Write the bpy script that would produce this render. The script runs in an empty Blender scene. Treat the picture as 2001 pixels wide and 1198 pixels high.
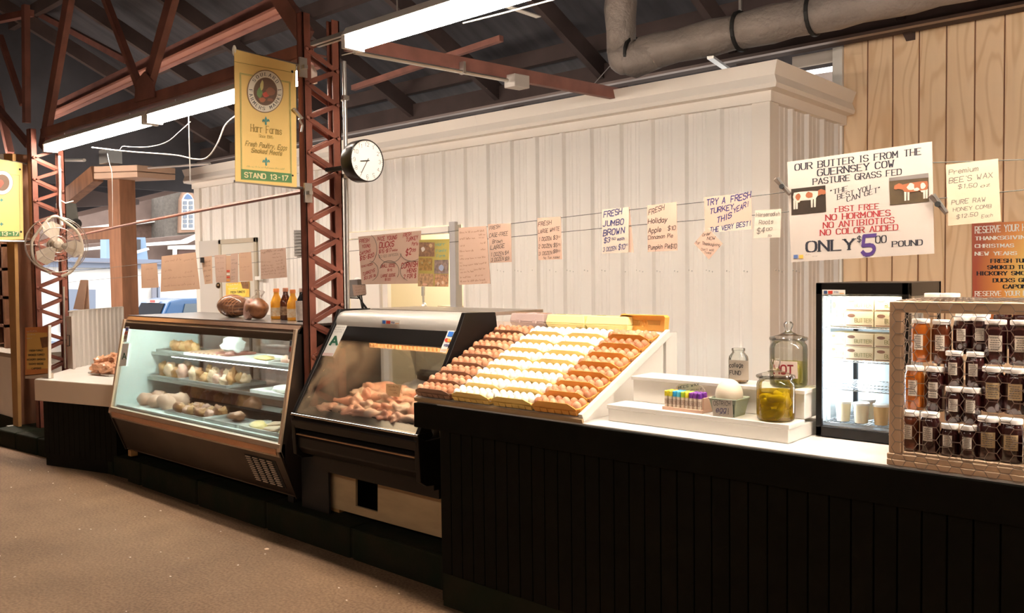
import bpy, math, random
from mathutils import Vector, Matrix, noise
random.seed(7)
PI = math.pi
S = bpy.context.scene
COL = S.collection
# ------------------------------------------------------------------ camera
F_PX, CX, CY = 1660.0, 1000.5, 599.0
def _cam(px, py): return Vector(((px-CX)/F_PX, -(py-CY)/F_PX, -1.0))
_L = _cam(-856, 558).normalized()
_R = _cam(2500, 517); _R = (_R-_L*_R.dot(_L)).normalized()
_X, _Y = -_L, _R
_Z = _X.cross(_Y)
ROT = Matrix((_X, _Y, _Z))              # world = ROT @ camera
EYE = Vector((0, 0, 1.5))
cam_d = bpy.data.cameras.new('camera'); cam_o = bpy.data.objects.new('camera', cam_d)
COL.objects.link(cam_o)
cam_o.matrix_world = Matrix.Translation(EYE) @ ROT.to_4x4()
cam_d.sensor_fit = 'HORIZONTAL'; cam_d.sensor_width = 36; cam_d.lens = 36*F_PX/2001
cam_d.clip_start = .05; cam_d.clip_end = 300
S.camera = cam_o
# ------------------------------------------------------------------ world and exposure
S.view_settings.view_transform = 'Standard'
S.view_settings.look = 'None'
S.view_settings.gamma = 1
S.view_settings.use_curve_mapping = False
S.view_settings.exposure = 1.08
W = bpy.data.worlds.new('overcast'); S.world = W; W.use_nodes = True
bg = W.node_tree.nodes['Background']
bg.inputs[0].default_value = (1.0, .975, .94, 1); bg.inputs[1].default_value = 1.7
TUBE = 42.0                              # radiance of the ceiling tubes
TUBE_C = (1.0, .885, .765)
# ------------------------------------------------------------------ helpers
def plane(**k):
    """plane(X=..), plane(Y=..), plane(Z=..) or plane(pt=,n=); the normal looks at the viewer's side"""
    if 'X' in k: return (Vector((k['X'], 0, 0)), Vector((1, 0, 0)))
    if 'Y' in k: return (Vector((0, k['Y'], 0)), Vector((0, -1, 0)))
    if 'Z' in k: return (Vector((0, 0, k['Z'])), Vector((0, 0, 1)))
    return (Vector(k['pt']), Vector(k['n']).normalized())
def P(px, py, pl=None, off=0, **k):
    pl = pl or plane(**k)
    p0, n = pl; p0 = p0+n*off
    r = ROT @ _cam(px, py)
    return EYE + r*((p0-EYE).dot(n)/r.dot(n))
MATS = {}
def M(name, col, rough=.6, metal=0, noise_=None, bump=None, coat=0, emis=0, trans=0, ior=1.45, sss=0, spec=None, noise2=None, stretch=None):
    if name in MATS: return MATS[name]
    m = bpy.data.materials.new(name); m.use_nodes = True
    nt = m.node_tree; b = nt.nodes['Principled BSDF']
    c = (*col, 1)
    b.inputs['Base Color'].default_value = c
    b.inputs['Roughness'].default_value = rough; b.inputs['Metallic'].default_value = metal
    b.inputs['Coat Weight'].default_value = coat; b.inputs['Transmission Weight'].default_value = trans
    b.inputs['IOR'].default_value = ior; b.inputs['Subsurface Weight'].default_value = sss
    if sss: b.inputs['Subsurface Radius'].default_value = (.01, .005, .003)
    if spec is not None: b.inputs['Specular IOR Level'].default_value = spec
    if emis:
        b.inputs['Emission Color'].default_value = c; b.inputs['Emission Strength'].default_value = emis
    tc = nt.nodes.new('ShaderNodeTexCoord')
    src = tc.outputs['Object']
    if stretch:
        mp = nt.nodes.new('ShaderNodeMapping'); mp.inputs['Scale'].default_value = stretch
        nt.links.new(src, mp.inputs[0]); src = mp.outputs[0]
    if noise_:
        sc, amt = noise_[:2]
        n = nt.nodes.new('ShaderNodeTexNoise'); n.inputs['Scale'].default_value = sc; n.inputs['Detail'].default_value = 6
        nt.links.new(src, n.inputs['Vector'])
        cr = nt.nodes.new('ShaderNodeValToRGB')
        cr.color_ramp.elements[0].position = .3; cr.color_ramp.elements[1].position = .7
        c2 = noise_[2] if len(noise_) > 2 else tuple(x*(1-amt) for x in col)
        cr.color_ramp.elements[0].color = (*c2, 1); cr.color_ramp.elements[1].color = c
        nt.links.new(n.outputs['Fac'], cr.inputs[0]); nt.links.new(cr.outputs[0], b.inputs['Base Color'])
    if bump:
        n = nt.nodes.new('ShaderNodeTexNoise'); n.inputs['Scale'].default_value = bump[0]; n.inputs['Detail'].default_value = 5
        nt.links.new(src, n.inputs['Vector'])
        bp = nt.nodes.new('ShaderNodeBump'); bp.inputs['Strength'].default_value = bump[1]; bp.inputs['Distance'].default_value = bump[2] if len(bump) > 2 else .005
        nt.links.new(n.outputs['Fac'], bp.inputs['Height']); nt.links.new(bp.outputs[0], b.inputs['Normal'])
    MATS[name] = m
    return m
def thin_glass(name, tint=(1, 1, 1), refl=.09, fog=None, fogcol=(.8, .75, .68), haze=0):
    """clear pane: transparent + mirror reflection by facing; optional condensation"""
    if name in MATS: return MATS[name]
    m = bpy.data.materials.new(name); m.use_nodes = True; nt = m.node_tree
    nt.nodes.remove(nt.nodes['Principled BSDF']); out = nt.nodes['Material Output']
    tr = nt.nodes.new('ShaderNodeBsdfTransparent'); tr.inputs[0].default_value = (*tint, 1)
    gl = nt.nodes.new('ShaderNodeBsdfGlossy'); gl.inputs['Roughness'].default_value = .02
    lw = nt.nodes.new('ShaderNodeLayerWeight'); lw.inputs[0].default_value = .25
    mr = nt.nodes.new('ShaderNodeMapRange'); mr.inputs['To Min'].default_value = refl*.5; mr.inputs['To Max'].default_value = min(1, refl*7)
    nt.links.new(lw.outputs['Fresnel'], mr.inputs['Value'])
    mx = nt.nodes.new('ShaderNodeMixShader'); nt.links.new(mr.outputs[0], mx.inputs[0])
    base = tr.outputs[0]
    if fog or haze:
        df = nt.nodes.new('ShaderNodeBsdfDiffuse'); df.inputs[0].default_value = (*fogcol, 1)
        tl = nt.nodes.new('ShaderNodeBsdfTranslucent'); tl.inputs[0].default_value = (*fogcol, 1)
        ad = nt.nodes.new('ShaderNodeMixShader'); nt.links.new(df.outputs[0], ad.inputs[1]); nt.links.new(tl.outputs[0], ad.inputs[2])
        mf = nt.nodes.new('ShaderNodeMixShader')
        nt.links.new(base, mf.inputs[1]); nt.links.new(ad.outputs[0], mf.inputs[2])
        if fog:
            tc = nt.nodes.new('ShaderNodeTexCoord'); mp = nt.nodes.new('ShaderNodeMapping'); mp.inputs['Scale'].default_value = fog[0]
            nz = nt.nodes.new('ShaderNodeTexNoise'); nz.inputs['Scale'].default_value = 1; nz.inputs['Detail'].default_value = 3; nz.inputs['Distortion'].default_value = 1.2
            nt.links.new(tc.outputs['Object'], mp.inputs[0]); nt.links.new(mp.outputs[0], nz.inputs[0])
            sp = nt.nodes.new('ShaderNodeSeparateXYZ'); nt.links.new(tc.outputs['Object'], sp.inputs[0])
            g = nt.nodes.new('ShaderNodeMapRange'); g.inputs['From Min'].default_value = fog[1]; g.inputs['From Max'].default_value = fog[2]
            g.inputs['To Min'].default_value = fog[3]; g.inputs['To Max'].default_value = fog[4]
            nt.links.new(sp.outputs['X'], g.inputs[0])
            r2 = nt.nodes.new('ShaderNodeMapRange'); r2.inputs['From Min'].default_value = .32; r2.inputs['From Max'].default_value = .68
            nt.links.new(nz.outputs['Fac'], r2.inputs[0])
            mu = nt.nodes.new('ShaderNodeMath'); mu.operation = 'MULTIPLY'
            nt.links.new(g.outputs[0], mu.inputs[0]); nt.links.new(r2.outputs[0], mu.inputs[1])
            nt.links.new(mu.outputs[0], mf.inputs[0])
        else: mf.inputs[0].default_value = haze
        base = mf.outputs[0]
    nt.links.new(base, mx.inputs[1]); nt.links.new(gl.outputs[0], mx.inputs[2])
    nt.links.new(mx.outputs[0], out.inputs[0])
    MATS[name] = m
    return m
def V(*a): return Vector(a)
class MB:
    def __init__(s): s.v = []; s.f = []
    def add(s, vs, fs):
        o = len(s.v); s.v += [Vector(v) for v in vs]; s.f += [tuple(i+o for i in f) for f in fs]; return s
    def box(s, x0, y0, z0, x1, y1, z1):
        return s.add([(x, y, z) for z in (z0, z1) for y in (y0, y1) for x in (x0, x1)],
                     [(0, 2, 3, 1), (4, 5, 7, 6), (0, 1, 5, 4), (2, 6, 7, 3), (0, 4, 6, 2), (1, 3, 7, 5)])
    def obox(s, c, a, b, d):              # centre and three half vectors
        c, a, b, d = map(Vector, (c, a, b, d))
        if a.cross(b).dot(d) < 0: a = -a
        return s.add([c+a*i+b*j+d*k for k in (-1, 1) for j in (-1, 1) for i in (-1, 1)],
                     [(0, 2, 3, 1), (4, 5, 7, 6), (0, 1, 5, 4), (2, 6, 7, 3), (0, 4, 6, 2), (1, 3, 7, 5)])
    def bar(s, p, q, w, h, up=(0, 0, 1)):  # w across, h along up
        p, q = Vector(p), Vector(q); d = (q-p); u = Vector(up); n = d.cross(u).normalized(); u = n.cross(d).normalized()
        return s.obox((p+q)/2, d/2, n*w/2, u*h/2)
    def tube(s, pts, r, n=8, cap=True):
        pts = [Vector(p) for p in pts]; o = len(s.v); m = len(pts); prev = None
        rr = r if isinstance(r, (list, tuple)) else [r]*m
        for i, p in enumerate(pts):
            t = (pts[min(i+1, m-1)]-pts[max(i-1, 0)]).normalized()
            if prev is None: a = t.orthogonal().normalized()
            else: a = (prev-t*prev.dot(t)).normalized()
            prev = a; b = t.cross(a)
            for k in range(n):
                w = 2*PI*k/n; s.v.append(p+(a*math.cos(w)+b*math.sin(w))*rr[i])
        for i in range(m-1):
            for k in range(n):
                k2 = (k+1) % n; s.f.append((o+i*n+k, o+i*n+k2, o+(i+1)*n+k2, o+(i+1)*n+k))
        if cap:
            s.f.append(tuple(o+k for k in range(n))[::-1]); s.f.append(tuple(o+(m-1)*n+k for k in range(n)))
        return s
    def lathe(s, prof, c=(0, 0, 0), n=20, ax=None):
        c = Vector(c); o = len(s.v)
        w = Vector(ax or (0, 0, 1)).normalized(); u = w.orthogonal().normalized() if ax else Vector((1, 0, 0)); v = w.cross(u)
        for r, z in prof:
            for k in range(n):
                a = 2*PI*k/n; s.v.append(c+w*z+(u*math.cos(a)+v*math.sin(a))*r)
        m = len(prof)
        for i in range(m-1):
            for k in range(n):
                k2 = (k+1) % n; s.f.append((o+i*n+k, o+i*n+k2, o+(i+1)*n+k2, o+(i+1)*n+k))
        if prof[0][0] > 1e-5: s.f.append(tuple(o+k for k in range(n))[::-1])
        if prof[-1][0] > 1e-5: s.f.append(tuple(o+(m-1)*n+k for k in range(n)))
        return s
    def prism(s, poly, d):                # 3D polygon extruded by vector d
        o = len(s.v); n = len(poly); d = Vector(d)
        poly = [Vector(p) for p in poly]
        nn = sum(((poly[i]-poly[0]).cross(poly[(i+1) % n]-poly[0]) for i in range(1, n-1)), Vector())
        if nn.dot(d) < 0: poly = poly[::-1]
        s.v += poly+[p+d for p in poly]
        s.f.append(tuple(o+i for i in range(n))[::-1]); s.f.append(tuple(o+n+i for i in range(n)))
        for i in range(n): j = (i+1) % n; s.f.append((o+i, o+j, o+n+j, o+n+i))
        return s
    def ell(s, c, rx, ry, rz, n=12, m=8, rot=None, nz=0, sc=3, seed=0):
        o = len(s.v); c = Vector(c)
        for i in range(m+1):
            t = PI*i/m
            for k in range(n):
                a = 2*PI*k/n; d = Vector((math.sin(t)*math.cos(a), math.sin(t)*math.sin(a), math.cos(t)))
                q = 1+(nz*noise.noise(d*sc*.5+Vector((seed*3.1, seed, 0))) if nz else 0)
                p = Vector((d.x*rx, d.y*ry, d.z*rz))*q
                if rot: p = rot @ p
                s.v.append(c+p)
        for i in range(m):
            for k in range(n):
                k2 = (k+1) % n; s.f.append((o+(i+1)*n+k, o+(i+1)*n+k2, o+i*n+k2, o+i*n+k))
        return s
    def moved(s, mat):
        r = MB(); r.v = [mat @ v for v in s.v]; r.f = list(s.f); return r
def smooth_path(pts, k=6):
    """Catmull-Rom through the points"""
    pts = [Vector(p) for p in pts]; out = []
    for i in range(len(pts)-1):
        a = pts[max(i-1, 0)]; b = pts[i]; c = pts[i+1]; d = pts[min(i+2, len(pts)-1)]
        for j in range(k):
            t = j/k; out.append(.5*((2*b)+(c-a)*t+(2*a-5*b+4*c-d)*t*t+(3*b-a-3*c+d)*t**3))
    return out+[pts[-1]]
LOC = {}
XF = None                                # set while an assembly is sized and set in place
def link(o, parent=None):
    COL.objects.link(o)
    if parent is not None: o.parent = parent
    return o
def setp(o, label=None, cat=None, group=None, kind=None):
    if label: o['label'] = label
    if cat: o['category'] = cat
    if group: o['group'] = group
    if kind: o['kind'] = kind
    return o
def thing(name, label, cat, loc=(0, 0, 0), group=None):
    if XF: loc = XF @ Vector(loc)
    o = bpy.data.objects.new(name, None); o.location = loc; o.empty_display_size = .05
    link(o); LOC[o.name] = Vector(loc)
    return setp(o, label, cat, group)
def part(name, mb, mat, parent=None, label=None, smooth=False, bevel=0, kind=None, loc=None):
    me = bpy.data.meshes.new(name)
    if XF:
        mb = mb.moved(XF)
        if loc is not None: loc = XF @ Vector(loc)
    L = LOC[parent.name] if parent is not None else Vector(loc or (0, 0, 0))
    me.from_pydata([tuple(v-L) for v in mb.v], [], mb.f); me.update()
    if smooth:
        me.polygons.foreach_set('use_smooth', [True]*len(me.polygons))
        if smooth == 'auto':
            me.shade_flat() if False else me.set_sharp_from_angle(angle=math.radians(40))
    me.materials.append(mat)
    o = bpy.data.objects.new(name, me)
    if parent is None: o.location = L
    link(o, parent); LOC[o.name] = L.copy()
    if bevel:
        b = o.modifiers.new('bevel', 'BEVEL'); b.width = bevel; b.segments = 2; b.limit_method = 'ANGLE'
    return setp(o, label, None, None, kind)
def solo(name, mb, mat, label, cat, group=None, loc=None, **k):
    if loc is None:
        xs = [v.x for v in mb.v]; ys = [v.y for v in mb.v]; zs = [v.z for v in mb.v]
        loc = ((min(xs)+max(xs))/2, (min(ys)+max(ys))/2, min(zs))
    o = part(name, mb, mat, None, loc=loc, **k)
    return setp(o, label, cat, group)
def struct(name, mb, mat, parent=None, **k):
    return part(name, mb, mat, parent, kind='structure' if parent is None else None, **k)
def dup(o, delta, parent=None):
    c = o.copy(); COL.objects.link(c)
    if parent is not None: c.parent = parent
    else: c.location = Vector(o.location)+Vector(delta)
    LOC[c.name] = LOC[o.name]+Vector(delta)
    for ch in [x for x in COL.objects if x.parent == o]: dup(ch, delta, c)
    return c
def inst(src, name, parent=None, loc=None, mat4=None, label=None):   # same mesh, another object
    c = bpy.data.objects.new(name, src.data); COL.objects.link(c)
    for m in src.modifiers:
        b = c.modifiers.new(m.name, m.type)
        if m.type == 'BEVEL': b.width = m.width; b.segments = m.segments; b.limit_method = 'ANGLE'
    if parent is not None: c.parent = parent
    if loc is not None: c.location = loc
    if mat4 is not None: c.matrix_local = mat4
    if label: c['label'] = label
    LOC[c.name] = Vector(c.location)
    return c
ORD = ['first', 'second', 'third', 'fourth', 'fifth', 'sixth', 'seventh', 'eighth', 'ninth', 'tenth', 'eleventh', 'twelfth', 'thirteenth', 'fourteenth', 'fifteenth', 'sixteenth']
# ------------------------------------------------------------------ stroke lettering
G = {'A':"022842 1434",'B':"0208 083847463505 053544433202",'C':"4738180703123243",'D':"0208 083847433202",'E':"48080242 0535",
'F':"480802 0535",'G':"47381807031232434525",'H':"0208 4248 0545",'I':"1218",'J':"3833221203",'K':"0208 4804 1542",'L':"080242",
'M':"0208244842",'N':"02084248",'O':"183847433212030718",'P':"0208 083847463505",'Q':"183847433212030718 2442",'R':"0208 083847463505 2542",
'S':"473818070615354443321203",'T':"0848 2822",'U':"080312324348",'V':"082248",'W':"0812253248",'X':"0842 0248",'Y':"0825 482522",
'Z':"08480242",'0':"183847433212030718",'1':"172822",'2':"07183847460242",'3':"071838474635254443321203",'4':"380444 3832",
'5':"480805 05354443321203",'6':"473818070312324344351504",'7':"084812",'8':"183847463515060718 153544433212030415",
'9':"0312324347381807061545",'$':"473818070615354443321203 2921",'!':"2824 2322",'.':"1213",',':"1311","'":"1817",'-':"1535",'"':"0807 1817",
'a':"36160503122233 3632",'b':"0802 0516263533221203",'c':"3526160503122233",'d':"3832 3526160503122233",'e':"04343526160503122233",
'f':"38281712 0636",'g':"36160503122233 36312110",'h':"0802 0516263532",'i':"0602 0708",'j':"1611 1718",'k':"0802 3604 1532",'l':"0802",
'm':"0602 05162522 25364542",'n':"0602 0516263532",'o':"162635332212030516",'p':"0600 0516263533221203",'q':"3630 3526160503122233",'r':"0602 05162636",
's':"35261605142433221203",'t':"18131222 0626",'u':"0603122233 3632",'v':"061236",'w':"0612253246",'x':"0632 0236",'y':"0612 3600",'z':"06360232",'%':"0248 0807 4243"}
GW = {'I':2,'i':.6,'l':.6,'1':2.6,'!':2.6,'.':1.4,',':1.4,"'":1.2,'f':3,'t':2.6,' ':2.6,'M':4.6,'m':4.2,'w':4.2,'W':4.8,'"':1.6,'-':3.4,'j':2}
def gw(c): return GW.get(c, 4 if (c.isupper() or c.isdigit() or c in '$%') else 3)
def glyph(mb, ch, o, ex, ey, pl, th, serif, off, jit=0):
    if ch not in G: return
    def W_(x, y): q = o+ex*x+ey*(y-2); return P(q.x, q.y, pl, off)
    def seg(a, b, t):
        d = b-a; L = d.length
        if L < 1e-6: return
        d /= L; n = Vector((-d.y, d.x))*t/2; a = a-d*t*.3; b = b+d*t*.3
        pts = [a-n, b-n, b+n, a+n]
        k = pl[1]*(2.5e-5*(len(mb.f) % 14)); mb.add([W_(p.x, p.y)+k for p in pts], [(0, 1, 2, 3)])
    for st in G[ch].split():
        pts = [Vector((int(st[i]), int(st[i+1]))) for i in range(0, len(st)-1, 2)]
        if jit: pts = [p+Vector((random.uniform(-jit, jit), random.uniform(-jit, jit))) for p in pts]
        if len(pts) >= 6:                    # round the corners of curved strokes
            q = [pts[0]]
            for i in range(len(pts)-1): q += [pts[i].lerp(pts[i+1], .25), pts[i].lerp(pts[i+1], .75)]
            pts = q+[pts[-1]]
            if (pts[0]-pts[-1]).length < .3: pts = pts[1:-1]+[pts[1]]
        for a, b in zip(pts, pts[1:]):
            t = th
            if serif:
                v = abs((b-a).normalized().y)
                t = th*(.5+.6*v)
            seg(a, b, t)
        if serif and ch.isalnum():
            for e, q in ((pts[0], pts[1]), (pts[-1], pts[-2])):
                if abs((e-q).normalized().y) > .8: seg(e-Vector((.8, 0)), e+Vector((.8, 0)), th*.45)
def ptext(par, txt, p0, p1, cap, pl, mat, th=.9, serif=False, off=.0006, jit=0, cr=(0, 0, 1), name='lettering', slant=0, gap=1.3):
    """lettering drawn flat on the plane pl; p0,p1 ends of the baseline, cap = capital height"""
    ox, oy, s = cr
    a = Vector((ox+p0[0]/s, oy+p0[1]/s)); b = Vector((ox+p1[0]/s, oy+p1[1]/s)); cap = cap/s
    mb = MB(); tot = sum(gw(c)+gap for c in txt)-gap
    e = (b-a)/tot; up = Vector((slant, -1))*cap/6; x = 0
    for c in txt:
        jj = up*random.uniform(-.4, .4) if jit else Vector((0, 0))
        glyph(mb, c, a+e*x+jj, e, up, pl, th, serif, off, jit)
        x += gw(c)+gap
    if not mb.v: return None
    return part(name, mb, mat, par)
def scribble(par, lines, pl, mat, cr=(0, 0, 1), off=.0006, th=.8, name='handwriting'):
    """unreadable handwriting: wavy pen strokes. lines = (x0,y0,x1,y1,height)"""
    ox, oy, s = cr; mb = MB()
    for x0, y0, x1, y1, h in lines:
        a = Vector((x0, y0)); b = Vector((x1, y1)); L = (b-a).length; x = 0
        while x < L-h*.5:
            w = random.uniform(1.5, 5)*h*.55; n = max(3, int(w/(h*.28))); pts = []
            for i in range(n+1):
                q = a.lerp(b, min(1, (x+w*(i+random.uniform(-.35, .35))/n)/L)); pts.append(q+Vector((0, -h*(random.uniform(-.1, .25) if i % 2 else random.choice([.5, .55, .6, 1.0])))))
            for p, q in zip(pts, pts[1:]):
                d = (q-p).normalized(); nn = Vector((-d.y, d.x))*h*.09*th
                mb.add([P(ox+c.x/s, oy+c.y/s, pl, off) for c in (p-nn, q-nn, q+nn, p+nn)], [(0, 1, 2, 3)])
            x += w+h*.5
    return part(name, mb, mat, par)
def quad(px4, pl, th=.0012, cr=(0, 0, 1), off=0, nu=1, nv=1):
    """thin solid sheet whose four corners lie on plane pl (TL,TR,BR,BL)"""
    ox, oy, s = cr
    c = [P(ox+x/s, oy+y/s, pl, off) for x, y in px4]
    return MB().prism(c, -pl[1]*th)
def patch(par, name, px, pl, mat, off, cr=(0, 0, 1), th=.0004, label=None):
    ox, oy, s = cr
    return part(name, MB().prism([P(ox+x/s, oy+y/s, pl, off) for x, y in px], -pl[1]*th), mat, par, label=label)
def circ(cx, cy, rx, ry, n=24, a0=0): return [(cx+rx*math.cos(a0+2*PI*i/n), cy+ry*math.sin(a0+2*PI*i/n)) for i in range(n)]
# ------------------------------------------------------------------ materials
white = M('white_paint', (.80, .76, .70), .45, noise_=(6, .06))
shedw = M('white_sheet_metal', (.84, .80, .75), .42, noise_=(1.2, .035), stretch=(4, 4, .6))
shedt = M('white_trim_metal', (.84, .78, .71), .42)
red = M('red_oxide_steel', (.26, .085, .055), .5, noise_=(9, .35), bump=(60, .2, .002))
redb = M('red_oxide_beam', (.27, .11, .085), .6, noise_=(5, .4))
roofm = M('dark_roof_deck', (.095, .092, .105), .85, noise_=(1.5, .4), stretch=(6, 1, 1))
eavem = M('dark_eave_timber', (.09, .06, .055), .8, noise_=(3, .3))
ply = M('plywood_siding', (.95, .70, .46), .6, noise_=(1.6, .3, (.76, .50, .28)), stretch=(4, 4, .55), bump=(30, .15, .002))
plyraw = M('raw_plywood', (.50, .36, .20), .7, noise_=(4, .2), stretch=(1, 1, 4))
green = M('dark_green_paint', (.006, .0055, .003), .6, spec=.12, noise_=(12, .4), bump=(90, .3, .001))
greenk = M('green_painted_kerb', (.012, .017, .009), .8, spec=.1, noise_=(7, .5, (.022, .019, .011)), bump=(40, .5, .004))
asph = None
def grain(m, col, dark):
    nt = m.node_tree; b = nt.nodes['Principled BSDF']; N = nt.nodes.new; L = nt.links.new
    tc = N('ShaderNodeTexCoord'); mp = N('ShaderNodeMapping'); mp.inputs['Scale'].default_value = (2.6, 2.6, .5)
    oi = N('ShaderNodeObjectInfo'); ad = N('ShaderNodeVectorMath'); ad.operation = 'ADD'
    cm = N('ShaderNodeCombineXYZ'); mm = N('ShaderNodeMath'); mm.operation = 'MULTIPLY'; mm.inputs[1].default_value = 40
    L(oi.outputs['Random'], mm.inputs[0]); L(mm.outputs[0], cm.inputs[1]); L(tc.outputs['Object'], mp.inputs[0]); L(mp.outputs[0], ad.inputs[0]); L(cm.outputs[0], ad.inputs[1])
    n = N('ShaderNodeTexNoise'); n.inputs['Scale'].default_value = 1.5; n.inputs['Detail'].default_value = 1.5; L(ad.outputs[0], n.inputs[0])
    k = N('ShaderNodeMath'); k.operation = 'MULTIPLY'; k.inputs[1].default_value = 55; L(n.outputs['Fac'], k.inputs[0])
    s = N('ShaderNodeMath'); s.operation = 'SINE'; L(k.outputs[0], s.inputs[0])
    cr = N('ShaderNodeValToRGB'); cr.color_ramp.elements[0].position = 0; cr.color_ramp.elements[0].color = (*col, 1); cr.color_ramp.elements[1].position = 1; cr.color_ramp.elements[1].color = (*dark, 1)
    e = cr.color_ramp.elements.new(.45); e.color = (*[c*.93 for c in col], 1)
    L(s.outputs[0], cr.inputs[0])
    old = b.inputs['Base Color'].links[0].from_socket
    mx = N('ShaderNodeMix'); mx.data_type = 'RGBA'; mx.inputs[0].default_value = .4; L(old, mx.inputs[6]); L(cr.outputs[0], mx.inputs[7]); L(mx.outputs[2], b.inputs['Base Color'])
grain(ply, (.96, .72, .48), (.68, .42, .21))
silver = M('galvanised_steel', (.55, .53, .50), .35, .9)
steel = M('brushed_steel', (.58, .48, .38), .32, .75, noise_=(20, .15), stretch=(.3, 20, 20))
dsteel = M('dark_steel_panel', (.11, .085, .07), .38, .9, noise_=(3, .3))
chrome = M('chrome', (.86, .66, .46), .3, .55)
black = M('black_enamel', (.009, .007, .006), .3, spec=.3)
blackm = M('matt_black', (.012, .011, .010), .6)
ink = M('black_ink', (.012, .012, .02), .8); inkblue = M('blue_ink', (.03, .03, .12), .8)
inkred = M('red_ink', (.27, .018, .022), .8); purple = M('purple_ink', (.05, .02, .12), .8); inkbr = M('faded_brown_ink', (.22, .12, .08), .8)
inkgray = M('grey_pen', (.13, .115, .105), .8)
paper = M('pinkish_paper', (.53, .36, .28), .8, noise_=(3, .12)); paperw = M('white_paper', (.50, .43, .35), .8)
paperk = M('kraft_paper', (.58, .37, .25), .8, noise_=(4, .12))
cardw = M('white_card', (.85, .82, .75), .6)
wood = M('light_wood', (.62, .42, .24), .6, noise_=(5, .25), stretch=(1, 1, 4))
cream = M('cream_timber', (.78, .56, .37), .6, noise_=(8, .12))
brownw = M('brown_timber', (.30, .135, .07), .7, noise_=(4, .4), stretch=(3, 3, .5)); tanw = M('tan_timber', (.48, .26, .09), .7, noise_=(4, .2))
wire = M('grey_wire', (.42, .36, .32), .35, .8)
pane = thin_glass('clear_glass')
jarglass = thin_glass('jar_glass', (.97, .98, .95), .13)
# ================================================================== SETTING
YS, YW = 5.9, 7.36          # shed front, plywood wall
def asphalt():
    m = M('worn_asphalt', (.27, .162, .088), .85, noise_=(1.3, .35, (.16, .092, .048)), bump=(55, .55, .006))
    nt = m.node_tree; b = nt.nodes['Principled BSDF']
    src = b.inputs['Base Color'].links[0].from_socket
    tc = nt.nodes.new('ShaderNodeTexCoord'); n = nt.nodes.new('ShaderNodeTexNoise'); n.inputs['Scale'].default_value = 70; n.inputs['Detail'].default_value = 3
    nt.links.new(tc.outputs['Object'], n.inputs[0])
    cr = nt.nodes.new('ShaderNodeValToRGB'); cr.color_ramp.elements[0].position = .35; cr.color_ramp.elements[0].color = (.55, .5, .45, 1); cr.color_ramp.elements[1].position = .65
    nt.links.new(n.outputs['Fac'], cr.inputs[0])
    mx = nt.nodes.new('ShaderNodeMix'); mx.data_type = 'RGBA'; mx.blend_type = 'MULTIPLY'; mx.inputs[0].default_value = .8
    nt.links.new(src, mx.inputs[6]); nt.links.new(cr.outputs[0], mx.inputs[7]); nt.links.new(mx.outputs[2], b.inputs['Base Color'])
    return m
asph = asphalt()
struct('floor', MB().box(-13, -6, -.1, 6, 9, 0), asph)
concr = M('grey_concrete', (.42, .40, .37), .85, noise_=(2, .2))
struct('ground', MB().box(-120, -60, -1.3, -13, 120, -1.1).box(-13, 9, -1.3, 40, 120, -1.1), concr)
# unseen far side of the aisle, keeps the hall a hall
struct('wall_front', MB().box(-13.5, -6.2, -.1, 6, -6, 11), M('dim_wall', (.32, .24, .18), .8))
struct('wall_right', MB().box(6, -6, -.1, 6.2, 9, 11), MATS['dim_wall'])
struct('wall_left', MB().box(-13.5, -6, -.1, -13.3, 4.55, 11), brownw)
struct('trim_5', MB().box(-13.5, 4.55, 3.3, -13.3, 8.2, 6).box(-13.3, -6, 2.9, -13.25, 8.2, 11), roofm)
# roof: deck boards sloping up from the eave
SL = .476
def roofz(y): return 3.62+(7.55-y)*SL
rf = struct('ceiling', MB().prism([(-13.6, 8.0, roofz(8)), (6.2, 8.0, roofz(8)), (6.2, -6.2, roofz(-6.2)), (-13.6, -6.2, roofz(-6.2))], (0, 0, .08)), roofm)
mbp = MB().box(-13.4, 0, -.16, 6.1, .08, 0)
p0 = None
for i in range(9):
    y = 7.0-i*1.35
    if p0 is None:
        p0 = part('purlin', mbp, eavem, rf); p0.location = (0, y, roofz(y))
    else: inst(p0, 'purlin', rf, (0, y, roofz(y)))
r0 = None
for i in range(13):
    x = -12.4+i*1.45
    if r0 is None:
        r0 = part('rafter', MB().prism([(0, 7.9, roofz(7.9)-.16), (0, 7.9, roofz(7.9)-.36), (0, -6, roofz(-6)-.36), (0, -6, roofz(-6)-.16)], (.07, 0, 0)), eavem, rf); r0.location = (x, 0, 0)
    else: inst(r0, 'rafter', rf, (x, 0, 0))
# eave beam with slotted steel strip
struct('trim_1', MB().box(-13.4, 7.12, 3.40, 6, 7.3, 3.62), eavem)
t2 = struct('trim_2', MB().box(-13.4, 7.05, 3.385, 6, 7.12, 3.41), M('strip_steel', (.34, .27, .25), .5, .5))
# plywood wall, planks between grooves
wl = thing('wall_back', 'x', 'x', (-2.76, YW, 0)); del wl['label']; del wl['category']; wl['kind'] = 'structure'
pl0 = None
for i in range(30):
    x = .203*i
    if pl0 is None: pl0 = part('plank', MB().box(-2.76+.005, YW, 0, -2.76+.198, YW+.016, 3.42), ply, wl, bevel=.003)
    else:
        o = inst(pl0, 'plank', wl, (x, 0, 0))
part('backing', MB().box(-2.76, YW+.012, 0, 3.4, YW+.05, 3.42), brownw, wl)
for i, (qx, qy) in enumerate([(1705, 470), (1800, 480), (1910, 525)]):
    c = P(qx, qy, Y=YW); part('knot_hole', MB().lathe([(0, -.002), (.012, -.002), (.012, .004)], c, 8, (0, -1, 0)), blackm, wl)
struct('trim_3', MB().box(-2.84, YW-.03, 0, -2.757, YW+.05, 3.40), white)
struct('trim_4', MB().box(-3.22, YW+.02, 3.30, -2.84, YW+.06, 3.40), M('weathered_board', (.55, .48, .42), .7))
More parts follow.
